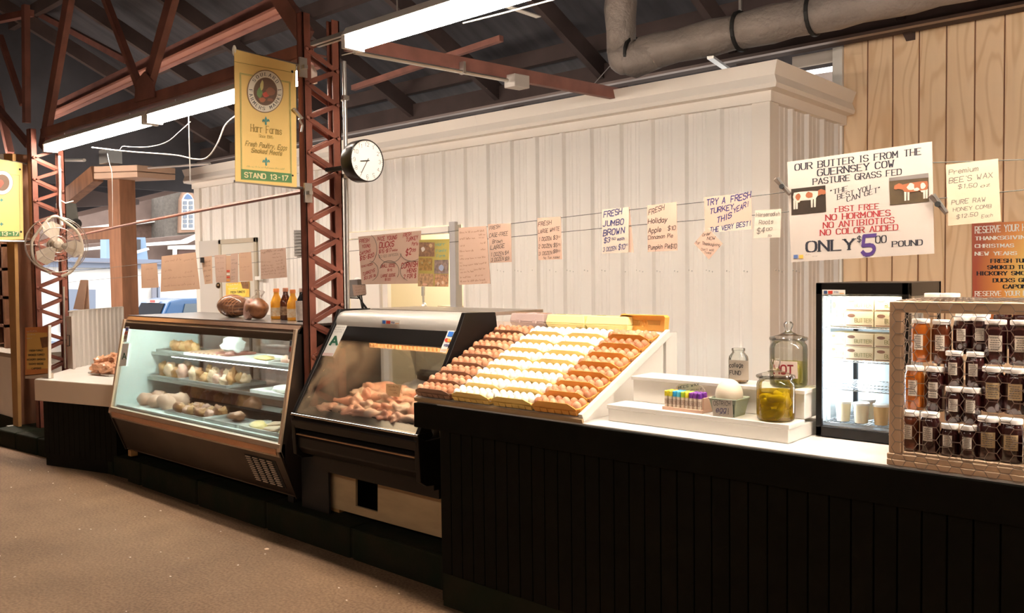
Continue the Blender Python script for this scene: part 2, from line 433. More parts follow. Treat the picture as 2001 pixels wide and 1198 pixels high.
# bright wall of the next building seen through the gap over the shed
# kerb
kb = thing('baseboard_front', 'x', 'x', (-6.2, 2.74, 0)); del kb['label']; del kb['category']; kb['kind'] = 'structure'
x = -2.8; k0 = None
while x > -6.5:
    part('kerb_block', MB().box(max(x-.81, -6.3), 2.74, -.02, x-.012, 3.2, .165), greenk, kb, bevel=.012); x -= .82
part('kerb_infill', MB().box(-6.3, 2.752, -.02, -2.8, 3.21, .158), greenk, kb)
# angled kerb beyond the deli case
A = P(278, 904, Z=.15); B = P(72, 856, Z=.15); d = (B-A)/4
for i in range(6):
    a = A+d*i+d*.012; b = A+d*(i+1)-d*.012; n = Vector((-d.y, d.x, 0)).normalized()*-1
    if n.y < 0: n = -n
    part('kerb_block', MB().prism([(a.x, a.y, -.02), (b.x, b.y, -.02), tuple(Vector((b.x, b.y, -.02))+n*.5), tuple(Vector((a.x, a.y, -.02))+n*.5)], (0, 0, .17)), greenk, kb, bevel=.012)
# low green wall behind the kerb, under the cases
struct('wall_base', MB().box(-6.5, 3.0, .15, -2.80, 3.06, .62), green)
# floor litter
scr = M('scrap_paper', (.75, .55, .38), .7)
for i, (x, y, l, w_, a, lab) in enumerate([(497, 1018, .085, .014, .1, 'thin pale wooden stick lying on the asphalt below the cases'), (521, 1074, .035, .022, .6, 'torn scrap of paper on the floor just past the shadow edge'),
        (780, 1115, .05, .03, .2, 'flattened brown leaf scrap in the shadow at the foot of the counter')]):
    c = P(x, y, Z=0); u = Vector((math.cos(a), math.sin(a), 0)); v = Vector((-u.y, u.x, 0))
    mb = MB(); n = 7
    ring = [c+u*l/2*math.cos(2*PI*k/n)*random.uniform(.7, 1)+v*w_/2*math.sin(2*PI*k/n)+Vector((0, 0, .001)) for k in range(n)]
    solo('litter', mb.prism(ring, (0, 0, .004)), scr, lab, 'litter')
pb = M('pebble', (.75, .62, .5), .7); mb = MB()
for i in range(60):
    c = Vector((random.uniform(-8, -2), random.uniform(1.3, 2.6), .002)); mb.ell(c, random.uniform(.003, .008), random.uniform(.003, .007), .003, 5, 3)
setp(solo('crumbs', mb, pb, 'tiny pale crumbs and grit scattered over the asphalt', 'grit'), kind='stuff')
# ------------------------------------------------------------------ shed (walk-in cooler room)
XC = -2.76
ZT = 2.80
def ribbed(nrib=3, sp=.304, h=.03):
    """profile points (s,d) along a sheet of nrib ribs"""
    pts = []
    for i in range(nrib):
        o = i*sp
        pts += [(o, 0), (o+.085, 0), (o+.095, .006), (o+.115, .006), (o+.125, 0), (o+.165, 0), (o+.175, .006), (o+.195, .006), (o+.205, 0), (o+sp-.062, 0), (o+sp-.044, h), (o+sp-.014, h)]
    pts.append((nrib*sp, 0)); return pts
def sheet_mb(nrib, z0, z1, axis, org, sgn=1):
    pr = ribbed(nrib); mb = MB(); n = len(pr)
    def W_(s_, d_, z): return (org[0]-s_, org[1]-d_, z) if axis == 'x' else (org[0]+d_, org[1]+s_, z)
    for s_, d_ in pr: mb.v += [Vector(W_(s_, d_, z0)), Vector(W_(s_, d_, z1))]
    for i in range(n-1): mb.f.append((2*i, 2*i+2, 2*i+3, 2*i+1) if axis != 'x' else (2*i, 2*i+1, 2*i+3, 2*i+2))
    return mb
shed = thing('cooler_room', 'long white corrugated metal cooler room filling the back of the stall', 'room', (XC, YS, 0))
DX0, DX1, DZ = -7.66, -6.04, 1.92         # open doorway
x = XC-.06; first = None
SX = XC-.10-.06
k = 0
X = XC-.105
while X > -7.5 or X > -11.0:
    nr = 3; x1 = X-nr*.304
    if x1 < -11.06: nr = max(1, int((X+11.08)/.304)); x1 = X-nr*.304
    z0 = 0
    if not (x1 > DX1 or X < DX0): z0 = DZ+.07
    if X <= -8.6 or (X < DX0): pass
    if z0 and X > DX1:                     # sheet straddling the jamb: split by rib
        for j in range(nr):
            xa = X-j*.304; zz = 0 if xa-.304 > DX1-.05 else DZ+.07
            part('corrugated_sheet', sheet_mb(1, zz, ZT, 'x', (xa, YS)), shedw, shed)
    elif z0 and x1 < DX0:
        for j in range(nr):
            xa = X-j*.304; zz = 0 if xa < DX0+.05 else DZ+.07
            part('corrugated_sheet', sheet_mb(1, zz, ZT, 'x', (xa, YS)), shedw, shed)
    else: part('corrugated_sheet', sheet_mb(nr, z0, ZT, 'x', (X, YS)), shedw, shed)
    X = x1
    if X < -10.9: break
YB = YS+.105
part('corrugated_sheet', sheet_mb(2, 0, ZT, 'y', (XC, YB)), shedw, shed)
part('corrugated_sheet', sheet_mb(2, 0, ZT, 'y', (XC, YB+.608)), shedw, shed)
part('corner_trim', MB().box(XC-.105, YS-.036, 0, XC+.036, YS-.032, ZT-.01).box(XC+.032, YS-.036, 0, XC+.036, YS+.11, ZT-.01), shedt, shed, bevel=.002)
part('corner_trim', MB().box(-11.12, YS-.036, 0, -10.98, YS+.02, ZT-.01).box(-11.12, YS, 0, -11.08, YW, ZT), shedt, shed)
# eave trim strip and fascia with ogee-like profile
part('trim_strip', MB().box(-11.15, YS-.05, ZT-.075, XC+.05, YS-.002, ZT).box(XC+.002, YS, ZT-.075, XC+.05, YW-.05, ZT), shedt, shed)
prof = [(-.05, ZT), (-.115, ZT+.006), (-.125, ZT+.035), (-.10, ZT+.10), (-.135, ZT+.19), (0, ZT+.2), (0.02, ZT)]
def fas(x0, x1, miter=0):
    mb = MB(); n = len(prof)
    for x_, sg in ((x0, 0), (x1, 1)):
        for d_, z in prof: mb.v.append(Vector((x_-(d_ if sg and miter else 0), YS+d_, z)))
    for i in range(n): j = (i+1) % n; mb.f.append((i, j, n+j, n+i))
    mb.f.append(tuple(range(n))[::-1]); return mb
xs = [XC, -5.6, -8.5, -11.25]
for i in range(3): part('fascia', fas(xs[i+1]+.003, xs[i], miter=(i == 0)), shedt, shed)
mb = MB(); n = len(prof)
for y_, sg in ((YS, 1), (YW-.06, 0)):
    for d_, z in prof: mb.v.append(Vector((XC-d_, y_+(d_ if sg else 0), z)))
for i in range(n): j = (i+1) % n; mb.f.append((i, n+i, n+j, j))
mb.f.append(tuple(range(n, 2*n)))
part('fascia', mb, shedt, shed)
part('roof_panel', MB().box(-11.2, YS, ZT+.1, XC, YW-.06, ZT+.16), shedw, shed)
mb = MB()
for i in range(26):
    for j in range(3):
        q = P(700+i*34+j*6, 528+j*1.5, Y=YS-.002); mb.ell(q, .006, .004, .006, 6, 4)
part('screw_heads', mb, silver, shed, kind='stuff')
# interior seen through the doorway
inn = M('bright_interior_wall', (.86, .78, .62), .5)
part('inner_wall', MB().box(-8.6, YW-.14, 0, -5.2, YW-.1, ZT-.3).box(-8.64, YS+.03, 0, -8.6, YW-.1, ZT-.3).box(-5.24, YS+.03, 0, -5.2, YW-.1, ZT-.3).box(-8.6, YS+.03, ZT-.34, -5.2, YW-.1, ZT-.3), inn, shed)
part('door_jamb', MB().box(DX1-.03, YS-.04, 0, DX1+.055, YS+.05, DZ+.10), M('grey_blue_jamb', (.42, .40, .40), .4), shed, bevel=.004)
part('door_header', MB().box(DX0-.05, YS-.05, DZ-.01, DX1-.03, YS+.03, DZ+.06), shedt, shed, bevel=.004)
part('door_post', MB().box(-7.16, YS+.0, 0, -7.07, YS+.05, DZ), shedt, shed, bevel=.004)
part('sliding_door', MB().box(DX0-.02, YS-.03, 0, -7.17, YS+.01, DZ-.02), shedt, shed, bevel=.004)
part('door_pipe', MB().tube([P(827, 560, Y=6.1), P(827, 578, Y=6.1)], .022, 10).tube([P(827, 575, Y=6.1), P(828, 604, Y=6.1)], .012, 8).tube([P(828, 604, Y=6.1), P(829, 700, Y=6.1)], .005, 6).ell(P(829, 598, Y=6.1), .03, .03, .04, 10, 6), silver, shed)
part('wall_shelf', MB().prism([P(855, 597, Y=6.6), P(884, 599, Y=6.6), P(884, 680, Y=6.6), P(855, 680, Y=6.6)], (0, .2, 0)), M('beige_box', (.55, .47, .36), .6), shed)
lt = M('interior_lamp', (1, .9, .72), .5, emis=14)
part('interior_lamp', MB().box(-7.6, 6.35, ZT-.42, -6.0, 6.5, ZT-.36), lt, shed)
# smaller closed door and louvre
doorm = M('cream_door', (.60, .56, .48), .5)
part('smooth_panel', MB().box(-11.0, YS-.045, 0, -10.43, YS-.032, 2.0), M('grey_white_panel', (.52, .48, .43), .5), shed)
dr = part('door', MB().box(-10.40, YS-.052, 0, -9.60, YS-.034, 1.94), doorm, shed, bevel=.003)
part('door_handle', MB().ell(P(427, 558, Y=YS-.06), .045, .035, .04), M('dark_knob', (.10, .06, .03), .3, .8), dr)
part('door_frame', MB().box(-10.46, YS-.06, 0, -10.40, YS-.03, 2.0).box(-9.60, YS-.06, 0, -9.54, YS-.03, 2.0).box(-10.46, YS-.06, 1.94, -9.54, YS-.03, 2.0), M('door_frame_metal', (.46, .40, .30), .4, .3), shed, bevel=.003)
part('lock_box', MB().prism([P(502, 540, Y=YS-.06), P(512, 540, Y=YS-.06), P(512, 547, Y=YS-.06), P(502, 547, Y=YS-.06)], (0, -.03, 0)), cardw, shed)
lv = part('louvre', MB().prism([P(576, 450, Y=YS-.035), P(594, 450, Y=YS-.035), P(594, 501, Y=YS-.035), P(577, 501, Y=YS-.035)], (0, -.012, 0)), M('louvre_dark', (.20, .18, .16), .5), shed)
a = P(577, 451, Y=YS-.05); b = P(593, 500, Y=YS-.05)
for i in range(8):
    z = a.z+(b.z-a.z)*(i+.5)/8; part('slat', MB().box(a.x, YS-.075, z-.012, b.x, YS-.045, z-.004), M('louvre_slat', (.4, .37, .34), .5), lv)
part('floodlight', MB().ell(P(598, 545, Y=YS-.1), .09, .05, .14, 12, 8), cardw, shed)
# ------------------------------------------------------------------ red steel frame over the columns
def column(x0, x1, yf, yb, zt, label):
    c = thing('lattice_column', label, 'column', ((x0+x1)/2, (yf+yb)/2, 0))
    for ya, yb_, fy in ((yf, yf+.012, yf), (yb-.012, yb, yb-.055)):
        part('channel', MB().box(x0, ya, .0, x1, yb_, zt).box(x1-.009, min(fy, ya), 0, x1, fy+.055, zt).box(x0, min(fy, ya), 0, x0+.009, fy+.055, zt), red, c, bevel=.002)
    z = .25; st = .098; up = 1; a0, a1 = yf+.025, yb-.025; src = None; rv = MB().ell((x1+.008, 0, 0), .008, .014, .014, 8, 5)
    while z < zt-.2:
        p, q = ((x1+.002, a0, z), (x1+.002, a1, z+st)) if up else ((x1+.002, a1, z), (x1+.002, a0, z+st))
        part('lacing_bar', MB().bar(p, q, .006, .026, (0, 0, 1)), red, c)
        part('lacing_bar', MB().bar((x0-.002, p[1], p[2]), (x0-.002, q[1], q[2]), .006, .026, (0, 0, 1)), red, c)
        part('rivet', rv.moved(Matrix.Translation((0, q[1], q[2]))), red, c, smooth=True)
        z += st; up = 1-up
    return c
colA = column(-4.178, -4.122, 2.85, 3.11, 3.0, 'red riveted lattice column standing between the two glass display cases')
colB = column(-8.42, -8.34, 2.85, 3.14, 2.86, 'red riveted lattice column at the far end behind the fan')
tr = thing('roof_truss', 'red steel roof truss members running above the far light', 'truss', (-6.3, 3, 2.85))
def mem(name, p, q, w, h, pr=tr, m=redb): return part(name, MB().bar(p, q, w, h, (0, -1, 0) if abs((q-p).normalized().z) > .6 else (0, 0, 1)), m, pr)
y3 = plane(Y=3.0)
part('bottom_chord', MB().box(-8.4, 2.96, 2.79, -4.18, 3.06, 2.80).box(-8.4, 2.96, 2.80, -4.18, 2.97, 2.875), redb, tr, bevel=.003)
for a, b, w in [((280, 190), (195, -30), .045), ((283, 190), (345, -30), .10), ((85, 290), (140, -30), .12), ((52, 240), (50, 10), .08), ((45, 205), (0, 70), .04), ((57, 285), (-10, 205), .06), ((600, 75), (530, -30), .11)]:
    mem('web_member', P(*a, y3), P(*b, y3), w, .05)
part('gusset_plate', MB().prism([P(x, y, Y=2.955) for x, y in [(265, 200), (305, 190), (302, 160), (285, 140), (268, 160)]], (0, -.012, 0)), redb, tr)
t3 = thing('roof_beam', 'red beam slanting up behind the truss towards the near column', 'beam', (-8, 3.7, 3.3))
mem('beam', P(95, 222, Y=3.7), P(555, 8, Y=3.7), .06, .16, t3)
part('beam_flange', MB().bar(P(95, 229, Y=3.66), P(555, 17, Y=3.66), .12, .02), M('flange_light', (.32, .13, .09), .5), t3)
t4 = thing('roof_beam', 'rusty tie beam from the near column back towards the shed roof', 'beam', (-4.05, 3.2, 2.85))
part('beam', MB().bar((-4.05, 3.1, 2.86), (-4.05, 7.1, 3.02), .05, .09), redb, t4)
part('conduit', MB().tube([(-4.0, 3.12, 2.80), (-4.0, 4.45, 2.85)], .014, 8), silver, t4)
bx = part('junction_box', MB().obox((-4.0, 4.55, 2.855), (.05, 0, 0), (0, .08, .004), (0, 0, .045)), M('grey_box', (.50, .46, .42), .5, .3), t4, bevel=.005)
part('conduit_clip', MB().box(-4.02, 4.0, 2.82, -3.98, 4.02, 2.9), silver, t4)
t5 = thing('roof_beam', 'thin rusty brace over the aisle above the far column and wooden post', 'beam', (-9, 4, 3.3))
for a, b, Y in [((-20, -25), (250, 120), 4.4), ((20, 300), (-20, 120), 3.4), ((-10, 40), (60, 25), 3.5)]:
    mem('brace', P(*a, Y=Y), P(*b, Y=Y), .07, .07, t5)
t6 = thing('roof_beam', 'timber beam crossing behind the near column under the roof', 'beam', (-5, 6, 3.2))
mem('beam', P(690, 172, Y=5.4), P(980, 75, Y=5.4), .05, .05, t6); mem('beam', P(455, 190, Y=4.2), P(620, 120, Y=4.2), .08, .1, t6)
# ------------------------------------------------------------------ fluorescent fittings
tubem = M('lit_tube', TUBE_C, .5, emis=TUBE); fixw = M('fitting_white', (.75, .72, .68), .4)
dimtube = M('fill_tube_dim', TUBE_C, .5, emis=TUBE*.22)  # weak tubes for the added aisle row
def fitting(x0, x1, y, z, label, n=1, drop=.12, tm=tubem):
    f = thing('fluorescent_light', label, 'light', ((x0+x1)/2, y, z))
    L = (x1-x0)/n
    for i in range(n):
        a = x0+i*L+.02; b = x0+(i+1)*L-.02
        part('housing', MB().prism([(a, y-.065, z+.055), (a, y-.035, z+.10), (a, y+.035, z+.10), (a, y+.065, z+.055)], (b-a, 0, 0)), fixw, f, bevel=.004)
        for s_ in (-1, 1):
            part('tube', MB().tube([(a+.04, y+s_*.034, z+.02), (b-.04, y+s_*.034, z+.02)], .02, 12), tm, f, smooth='auto')
        for e in (a, b-.03): part('tube_holder', MB().box(e, y-.06, z-.006, e+.03, y+.06, z+.06), fixw, f)
        for e in (a+.35, b-.35): part('hanger', MB().tube([(e, y, z+.10), (e, y, z+.10+drop)], .004, 6), silver, f)
    return f
fitting(-8.32, -4.26, 3.0, 2.66, 'long lit fluorescent fitting hung under the red truss behind the yellow banner', 2, .08)
f2 = fitting(-3.44, -1.0, 2.65, 2.62, 'lit fluorescent fitting right of the near column above the eggs', 1, .9)
part('mounting_rail', MB().box(-3.72, 2.62, 2.69, -3.42, 2.64, 2.71).box(-3.72, 2.655, 2.69, -3.42, 2.675, 2.71), silver, f2)
part('bracket', MB().box(-2.60, 2.64, 2.70, -2.57, 3.1, 2.705).box(-2.85, 2.66, 2.68, -2.83, 2.68, 2.75), silver, f2)
fitting(-6.5, 3.3, -2.0, 3.3, 'unseen row of added fill-light fittings over the opposite side of the aisle', 4, .9, dimtube)  # added unseen row, fills light onto the counter fronts
brighttube = M('fill_tube_strong', TUBE_C, .5, emis=TUBE*1.7)  # stronger tubes for the two added fittings
fitting(-12.9, -9.45, 3.0, 2.66, 'added fill-light fitting beyond the far column, hidden by its banner', 1, .08, brighttube)  # added hidden fitting, brightens the left part of the shed
fitting(-.9, 3.9, 2.65, 2.62, 'added unseen fill-light fitting over the honey crate at the right end', 2, .9, brighttube)  # added out of view, brightens the plywood wall and crate
# ------------------------------------------------------------------ duct
duct = thing('insulated_duct', 'fat grey wrapped duct running under the eave with a downward elbow', 'duct', (-2, 5.9, 3.2))
dm = M('duct_wrap', (.30, .25, .22), .55, .2, noise_=(3, .3), bump=(9, .9, .03))
pts = []
for i in range(40):
    x = -3.86+i*.16; pts.append((x, 5.95, 3.28+x*.012+.05))
el = [P(1212, -40, Y=5.9), P(1213, 20, Y=5.9), P(1212, 70, Y=5.9)]
rr = [.135+.008*math.sin(i*2.1) for i in range(len(pts))]
part('duct_run', MB().tube(pts, rr, 20), dm, duct, smooth=True)
part('elbow', MB().tube([P(1215, 95, Y=5.93), P(1222, 112, Y=5.94), P(1240, 118, Y=5.95), Vector(pts[1])], [.125, .14, .145, .14], 18).ell(P(1222, 110, Y=5.93), .15, .14, .15, 16, 10, nz=.15), dm, duct, smooth=True)
part('duct_drop', MB().tube([P(1218, -60, Y=5.9), P(1212, 20, Y=5.9), P(1213, 60, Y=5.9), P(1216, 100, Y=5.93)], [.13, .135, .12, .13], 18), dm, duct, smooth=True)
for px in (1240, 1447, 1590):
    c = P(px, 100, Y=5.95); part('strap', MB().lathe([(.145, -.012), (.152, -.012), (.152, .012), (.145, .012)], (c.x, 5.95, 3.33+c.x*.012), 18, (1, 0, 0)), blackm, duct)
    part('hanger_strap', MB().box(c.x-.01, 5.94, 3.45, c.x+.01, 5.96, roofz(5.95)), silver, duct)
part('support_angle', MB().bar(P(1388, 112, Y=5.9), P(1428, 140, Y=6.9), .05, .02), silver, duct)
for q in ((1200, 120, 1160, 165),):
    part('stay_wire', MB().tube([P(q[0], q[1], Y=6), P(q[2], q[3], Y=6.2)], .004, 5), silver, duct)
# ================================================================== MAIN COUNTER
CF = 2.61
ct = thing('service_counter', 'long dark green beadboard counter with white top along the aisle', 'counter', (-.7, 3.0, 0))
part('countertop', MB().box(-2.80, CF, .885, 2.2, 3.40, .92), white, ct, bevel=.003)
part('countertop', MB().box(-2.942, 2.62, .885, -2.80, 3.40, .919), white, ct, bevel=.003)
part('apron', MB().box(-2.942, CF-.012, .80, 2.2, CF+.012, .912), green, ct, bevel=.003)
part('end_panel', MB().box(-2.79, CF+.01, .02, -2.765, 3.38, .885), green, ct)
part('back_panel', MB().box(-2.765, 3.36, .02, 2.2, 3.38, .885).box(-2.765, CF+.03, .0, 2.2, CF+.05, .88), green, ct)
part('toe_kick', MB().box(-2.78, CF+.005, 0, 2.2, CF+.06, .15), greenk, ct)
b0 = None; i = 0; x = -2.79
while x < 1.2:
    if b0 is None: b0 = part('beadboard', MB().box(x+.002, CF+.006, .12, x+.066, CF+.03, .885), green, ct, bevel=.003)
    else: inst(b0, 'beadboard', ct, (x+2.79, 0, 0))
    x += .068
# plywood sheet with a cut-out under the meat case
pw = thing('plywood_sheet', 'bare plywood sheet with a square notch fixed under the black meat case', 'panel', (-3.4, 2.79, .2))
yy = plane(Y=2.86); pts = [P(x, y, yy) for x, y in [(630, 895), (630, 987), (866, 1052), (866, 920), (738, 890), (738, 1001), (695, 989), (695, 890)]]
part('panel', MB().prism(pts, (0, .014, 0)), plyraw, pw)
part('block', MB().box(-4.0, 2.875, .165, -3.9, 2.93, .20), tanw, pw)
# ================================================================== LEFT COUNTER (turned a little)
lc = thing('side_counter', 'white topped green side counter left of the deli case', 'counter', (-7.3, 2.9, 0))
c0 = P(68, 741, Z=.70); c1 = P(219, 752, Z=.70); c1 = c0+(c1-c0)*((-6.495-c0.x)/(c1.x-c0.x))
bk = P(190, 704, Z=.70); bk2 = Vector((-6.495, 3.5, .70))
top = [c0, c1, bk2, bk]
def dz(v, z): return Vector((v.x, v.y, z))
part('countertop', MB().prism([dz(v, .665) for v in top], (0, 0, .035)), white, lc, bevel=.002)
d = (c1-c0).normalized(); nn = Vector((d.y, -d.x, 0))
part('front_fascia', MB().prism([dz(c0, .53)+nn*.004, dz(c1, .53)+nn*.004, dz(c1, .53)-nn*.016, dz(c0, .53)-nn*.016], (0, 0, .165)), M('cream_laminate', (.80, .62, .46), .45), lc)
dl = (bk-c0).normalized()
part('end_fascia', MB().prism([dz(c0, .53)-nn*.02, dz(bk, .53), dz(bk, .53)+d*.02, dz(c0, .53)-nn*.02+d*.03], (0, 0, .13)), MATS['cream_laminate'], lc)
g0 = c0+d*.05-nn*.03; w = (c1-c0).length-.08; nb = 14
for i in range(nb):
    a = g0+d*(w*i/nb+.002); b = g0+d*(w*(i+1)/nb-.002)
    part('beadboard', MB().prism([dz(a, .1), dz(b, .1), dz(b, .1)-nn*.02, dz(a, .1)-nn*.02], (0, 0, .45)), green, lc)
part('core', MB().prism([dz(g0-nn*.012, .0), dz(g0-nn*.012+d*w, .0), dz(bk2-d*.1, 0), dz(bk+d*.1-nn*.1, 0)], (0, 0, .66)), green, lc)
# low corrugated screen on the diagonal behind it
p0_, p1_ = Vector((-7.98, 3.0, .70)), Vector((-8.62, 3.75, .70))
scr_t = thing('low_screen', 'low ribbed white metal screen standing on the back of the side counter', 'screen', (-8.2, 3.3, .70))
d2 = (p1_-p0_); L2 = d2.length; d2.normalize(); n2 = Vector((-d2.y, d2.x, 0)); n2 = -n2 if n2.x < 0 else n2
pr = []; s_ = 0
while s_ < L2:
    pr += [(s_, 0), (s_+.05, 0), (s_+.058, .014), (s_+.075, .014)]; s_ += .083
mb = MB()
for s_, dd in pr:
    q = p0_+d2*s_+n2*dd; mb.v += [dz(q, .702), dz(q, 1.215)]
for i in range(len(pr)-1): mb.f.append((2*i, 2*i+2, 2*i+3, 2*i+1))
part('sheet', mb, M('old_white_sheet', (.52, .48, .44), .5), scr_t)
part('sheet', MB().box(-8.05, 3.0, .702, -7.93, 3.02, 1.17), MATS['old_white_sheet'], scr_t)
part('rim', MB().bar(dz(p0_, 1.215), dz(p1_, 1.215), .02, .012), MATS['old_white_sheet'], scr_t)
part('handle', MB().tube([P(131, 655, Y=2.98), P(136, 655, Y=2.98), P(136, 676, Y=2.98), P(131, 676, Y=2.98)], .004, 6), blackm, scr_t)
fc = thing('folded_card', 'tall folded kraft card standing on the low ribbed screen', 'card', P(165, 605, Y=3.3))
part('front_leaf', quad([(157, 547), (170, 547), (163, 606), (143, 604)], plane(Y=3.3), .004), paperk, fc)
part('back_leaf', quad([(170, 547), (172, 548), (174, 605), (163, 606)], plane(Y=3.32), .004), paperk, fc)
# wooden post and white stand further left
wp = thing('wooden_post', 'leaning timber post with its lit front face coloured tan at the left edge', 'post', P(40, 840, Y=2.75))
a = [P(5, 470, Y=2.75), P(24, 470, Y=2.75), P(35, 842, Y=2.75), P(27, 842, Y=2.75)]
a = [P(7, 300, Y=2.75), P(24, 300, Y=2.75), P(36, 846, Y=2.75), P(26, 846, Y=2.75)]
part('lit_front_face', MB().prism(a, (0, .03, 0)), tanw, wp, bevel=.003)  # light on the front face put into the colour as tan, shaded side brown
b = [P(7, 300, Y=2.782), P(24, 300, Y=2.782), P(36, 846, Y=2.782), P(26, 846, Y=2.782)]
part('timber', MB().prism(b, (0, .19, 0)), brownw, wp, bevel=.004)
part('foot_plate', MB().box(-8.80, 2.72, .0, -8.44, 3.0, .14), concr, wp)
wc = thing('white_cabinet', 'white cabinet of the neighbouring stall cut by the left edge', 'cabinet', (-9.6, 3.2, 0))
part('body', MB().box(-10.6, 2.92, .14, -9.02, 3.6, .74), white, wc, bevel=.004); part('worktop', MB().box(-10.7, 2.9, .74, -8.98, 3.65, .78), M('grey_worktop', (.3, .25, .2), .5), wc)
part('plinth', MB().box(-10.6, 2.9, 0, -8.84, 3.6, .14), greenk, wc)
ns = thing('stall_shelving', 'brown timber shelving of the neighbouring stall behind the leaning post', 'shelving', (-9.6, 3.8, .78))
for z in (1.0, 1.3, 1.6, 1.85): part('shelf', MB().box(-11.8, 3.1, z, -9.95, 3.35, z+.03), brownw, ns)
for x in (-11.8, -10.9, -10.0): part('upright', MB().box(x, 3.1, .78, x+.05, 3.35, 2.0), brownw, ns)
part('backing', MB().box(-11.8, 3.36, .78, -9.95, 3.38, 2.0), M('red_brown_board', (.30, .11, .06), .7, noise_=(6, .4)), ns)
# ================================================================== DELI CASE
XL, XR = -6.46, -4.20
dc = thing('deli_case', 'stainless steel slant-glass deli case full of meats left of the near column', 'display case', (-5.33, 3.1, .2))
pT, pM, pB = (2.824, 1.185), (2.697, .515), (2.812, .208)
def prof_box(mb, poly, x0, x1): return mb.prism([(x0, y, z) for y, z in poly], (x1-x0, 0, 0))
# worktop slab
part('top_slab', MB().box(XL-.02, 2.86, 1.205, XR+.015, 3.46, 1.222), M('steel_top', (.40, .37, .35), .25, .9), dc, bevel=.003)
part('top_rail', prof_box(MB(), [(2.83, 1.165), (2.862, 1.212), (2.90, 1.212), (2.90, 1.165)], XL, XR), steel, dc, bevel=.002)
copper = M('coppery_reflective_strip', (.55, .30, .18), .2, .9)
part('top_strip', prof_box(MB(), [(2.836, 1.19), (2.856, 1.214), (2.858, 1.21), (2.84, 1.188)], XL, XR), copper, dc)
lin = M('case_liner', (.74, .84, .80), .4)
part('end_liner', MB().prism([(XL+.012, 2.84, 1.16), (XL+.012, 2.72, .53), (XL+.012, 3.4, .53), (XL+.012, 3.4, 1.16)], (.006, 0, 0)), lin, dc)
sidep = [(2.83, 1.20), pT, pM, pB, (3.42, .208), (3.42, 1.20)]
def side(x): return MB().prism([(x, y, z) for y, z in [(2.86, 1.205), (2.826, 1.185), (2.70, .515), (2.812, .208), (3.44, .208), (3.44, 1.205)]], (.012, 0, 0))
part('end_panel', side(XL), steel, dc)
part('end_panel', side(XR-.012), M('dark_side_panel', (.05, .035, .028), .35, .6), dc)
for x in (XL-.006, XR-.02):                # bright corner trims along the slant
    part('corner_trim', MB().bar((x+.013, 2.822, 1.195), (x+.013, 2.692, .50), .026, .014, (0, -1, 0)), chrome, dc, bevel=.002)
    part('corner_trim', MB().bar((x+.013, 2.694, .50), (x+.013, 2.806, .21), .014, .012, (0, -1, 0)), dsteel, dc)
part('back_panel', MB().box(XL, 3.43, .208, XR, 3.44, .56).box(XL, 3.43, 1.10, XR, 3.44, 1.205), steel, dc)
for i in range(3):
    x0 = XL+.03+i*.745; part('sliding_door', MB().box(x0, 3.41+(i % 2)*.012, .56, x0+.77, 3.416+(i % 2)*.012, 1.10), pane, dc)
    part('door_stile', MB().box(x0, 3.405, .56, x0+.02, 3.42, 1.10), dsteel, dc)
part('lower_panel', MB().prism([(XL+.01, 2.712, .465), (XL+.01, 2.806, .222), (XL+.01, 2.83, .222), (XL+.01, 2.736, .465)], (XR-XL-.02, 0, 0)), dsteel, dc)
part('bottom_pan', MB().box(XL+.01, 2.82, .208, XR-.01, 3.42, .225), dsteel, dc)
part('front_rail', prof_box(MB(), [(2.69, .545), (2.688, .50), (2.705, .462), (2.73, .462), (2.73, .545)], XL, XR), steel, dc, bevel=.002)
part('mirror_strip', prof_box(MB(), [(2.683, .515), (2.689, .478), (2.692, .478), (2.687, .515)], XL+.05, XR-.03), copper, dc)
gpl = plane(pt=(0, 2.697, .515), n=(0, -(1.185-.515), .127))
part('front_glass', MB().prism([(XL+.02, 2.702, .548), (XR-.02, 2.702, .548), (XR-.02, 2.818, 1.165), (XL+.02, 2.818, 1.165)], (0, .006, 0)), pane, dc)
part('head_band', MB().prism([(XL+.02, 2.812, 1.125), (XR-.02, 2.812, 1.125), (XR-.02, 2.822, 1.17), (XL+.02, 2.822, 1.17)], (0, .012, 0)), M('dark_head_band', (.13, .085, .055), .35, .5), dc)
for i in range(4):                          # louvres at the lower right
    for j in range(12):
        t = (j+.5)/12; xa = XR-.42+i*.078+t*.02
        z = .425-t*.165; y = 2.7095+(.465-z)*(.094/.243)
        part('louvre', MB().bar((xa, y-.005, z), (xa+.052, y-.005, z), .006, .006, (0, -1, .3)), M('louvre_metal', (.85, .75, .6), .3, .6), dc)
part('vent_recess', MB().prism([(XR-.435, 2.7245, .43), (XR-.415, 2.7905, .258), (XR-.09, 2.7905, .258), (XR-.10, 2.7245, .43)], (0, -.0008, 0)), blackm, dc)
part('deck', MB().box(XL+.02, 2.74, .545, XR-.02, 3.40, .56), lin, dc)
part('glass_shelf', MB().box(XL+.03, 2.98, .735, XR-.02, 3.38, .742), pane, dc); part('glass_shelf', MB().box(XL+.03, 3.02, .925, XR-.02, 3.38, .932), pane, dc)
for z, y0, x0 in ((.735, 2.98, XL+.03), (.925, 3.02, XL+.03)): part('shelf_edge', MB().box(x0, y0-.008, z-.01, XR-.02, y0, z+.012), silver, dc)
lamp = M('case_lamp', (.80, 1, .93), .5, emis=62)
part('case_lamp', MB().tube([(XL+.15, 2.90, 1.125), (XR-.1, 2.90, 1.125)], .011, 8), lamp, dc)
part('case_lamp', MB().tube([(XL+.3, 3.04, .912), (XR-.1, 3.04, .912)], .006, 8), M('shelf_lamp', (.85, 1, .93), .5, emis=20), dc)
part('foot', MB().box(XL+.05, 2.80, .165, XL+.10, 2.85, .21), tanw, dc); part('foot', MB().box(XR-.14, 2.83, .165, XR-.08, 2.9, .21), blackm, dc)
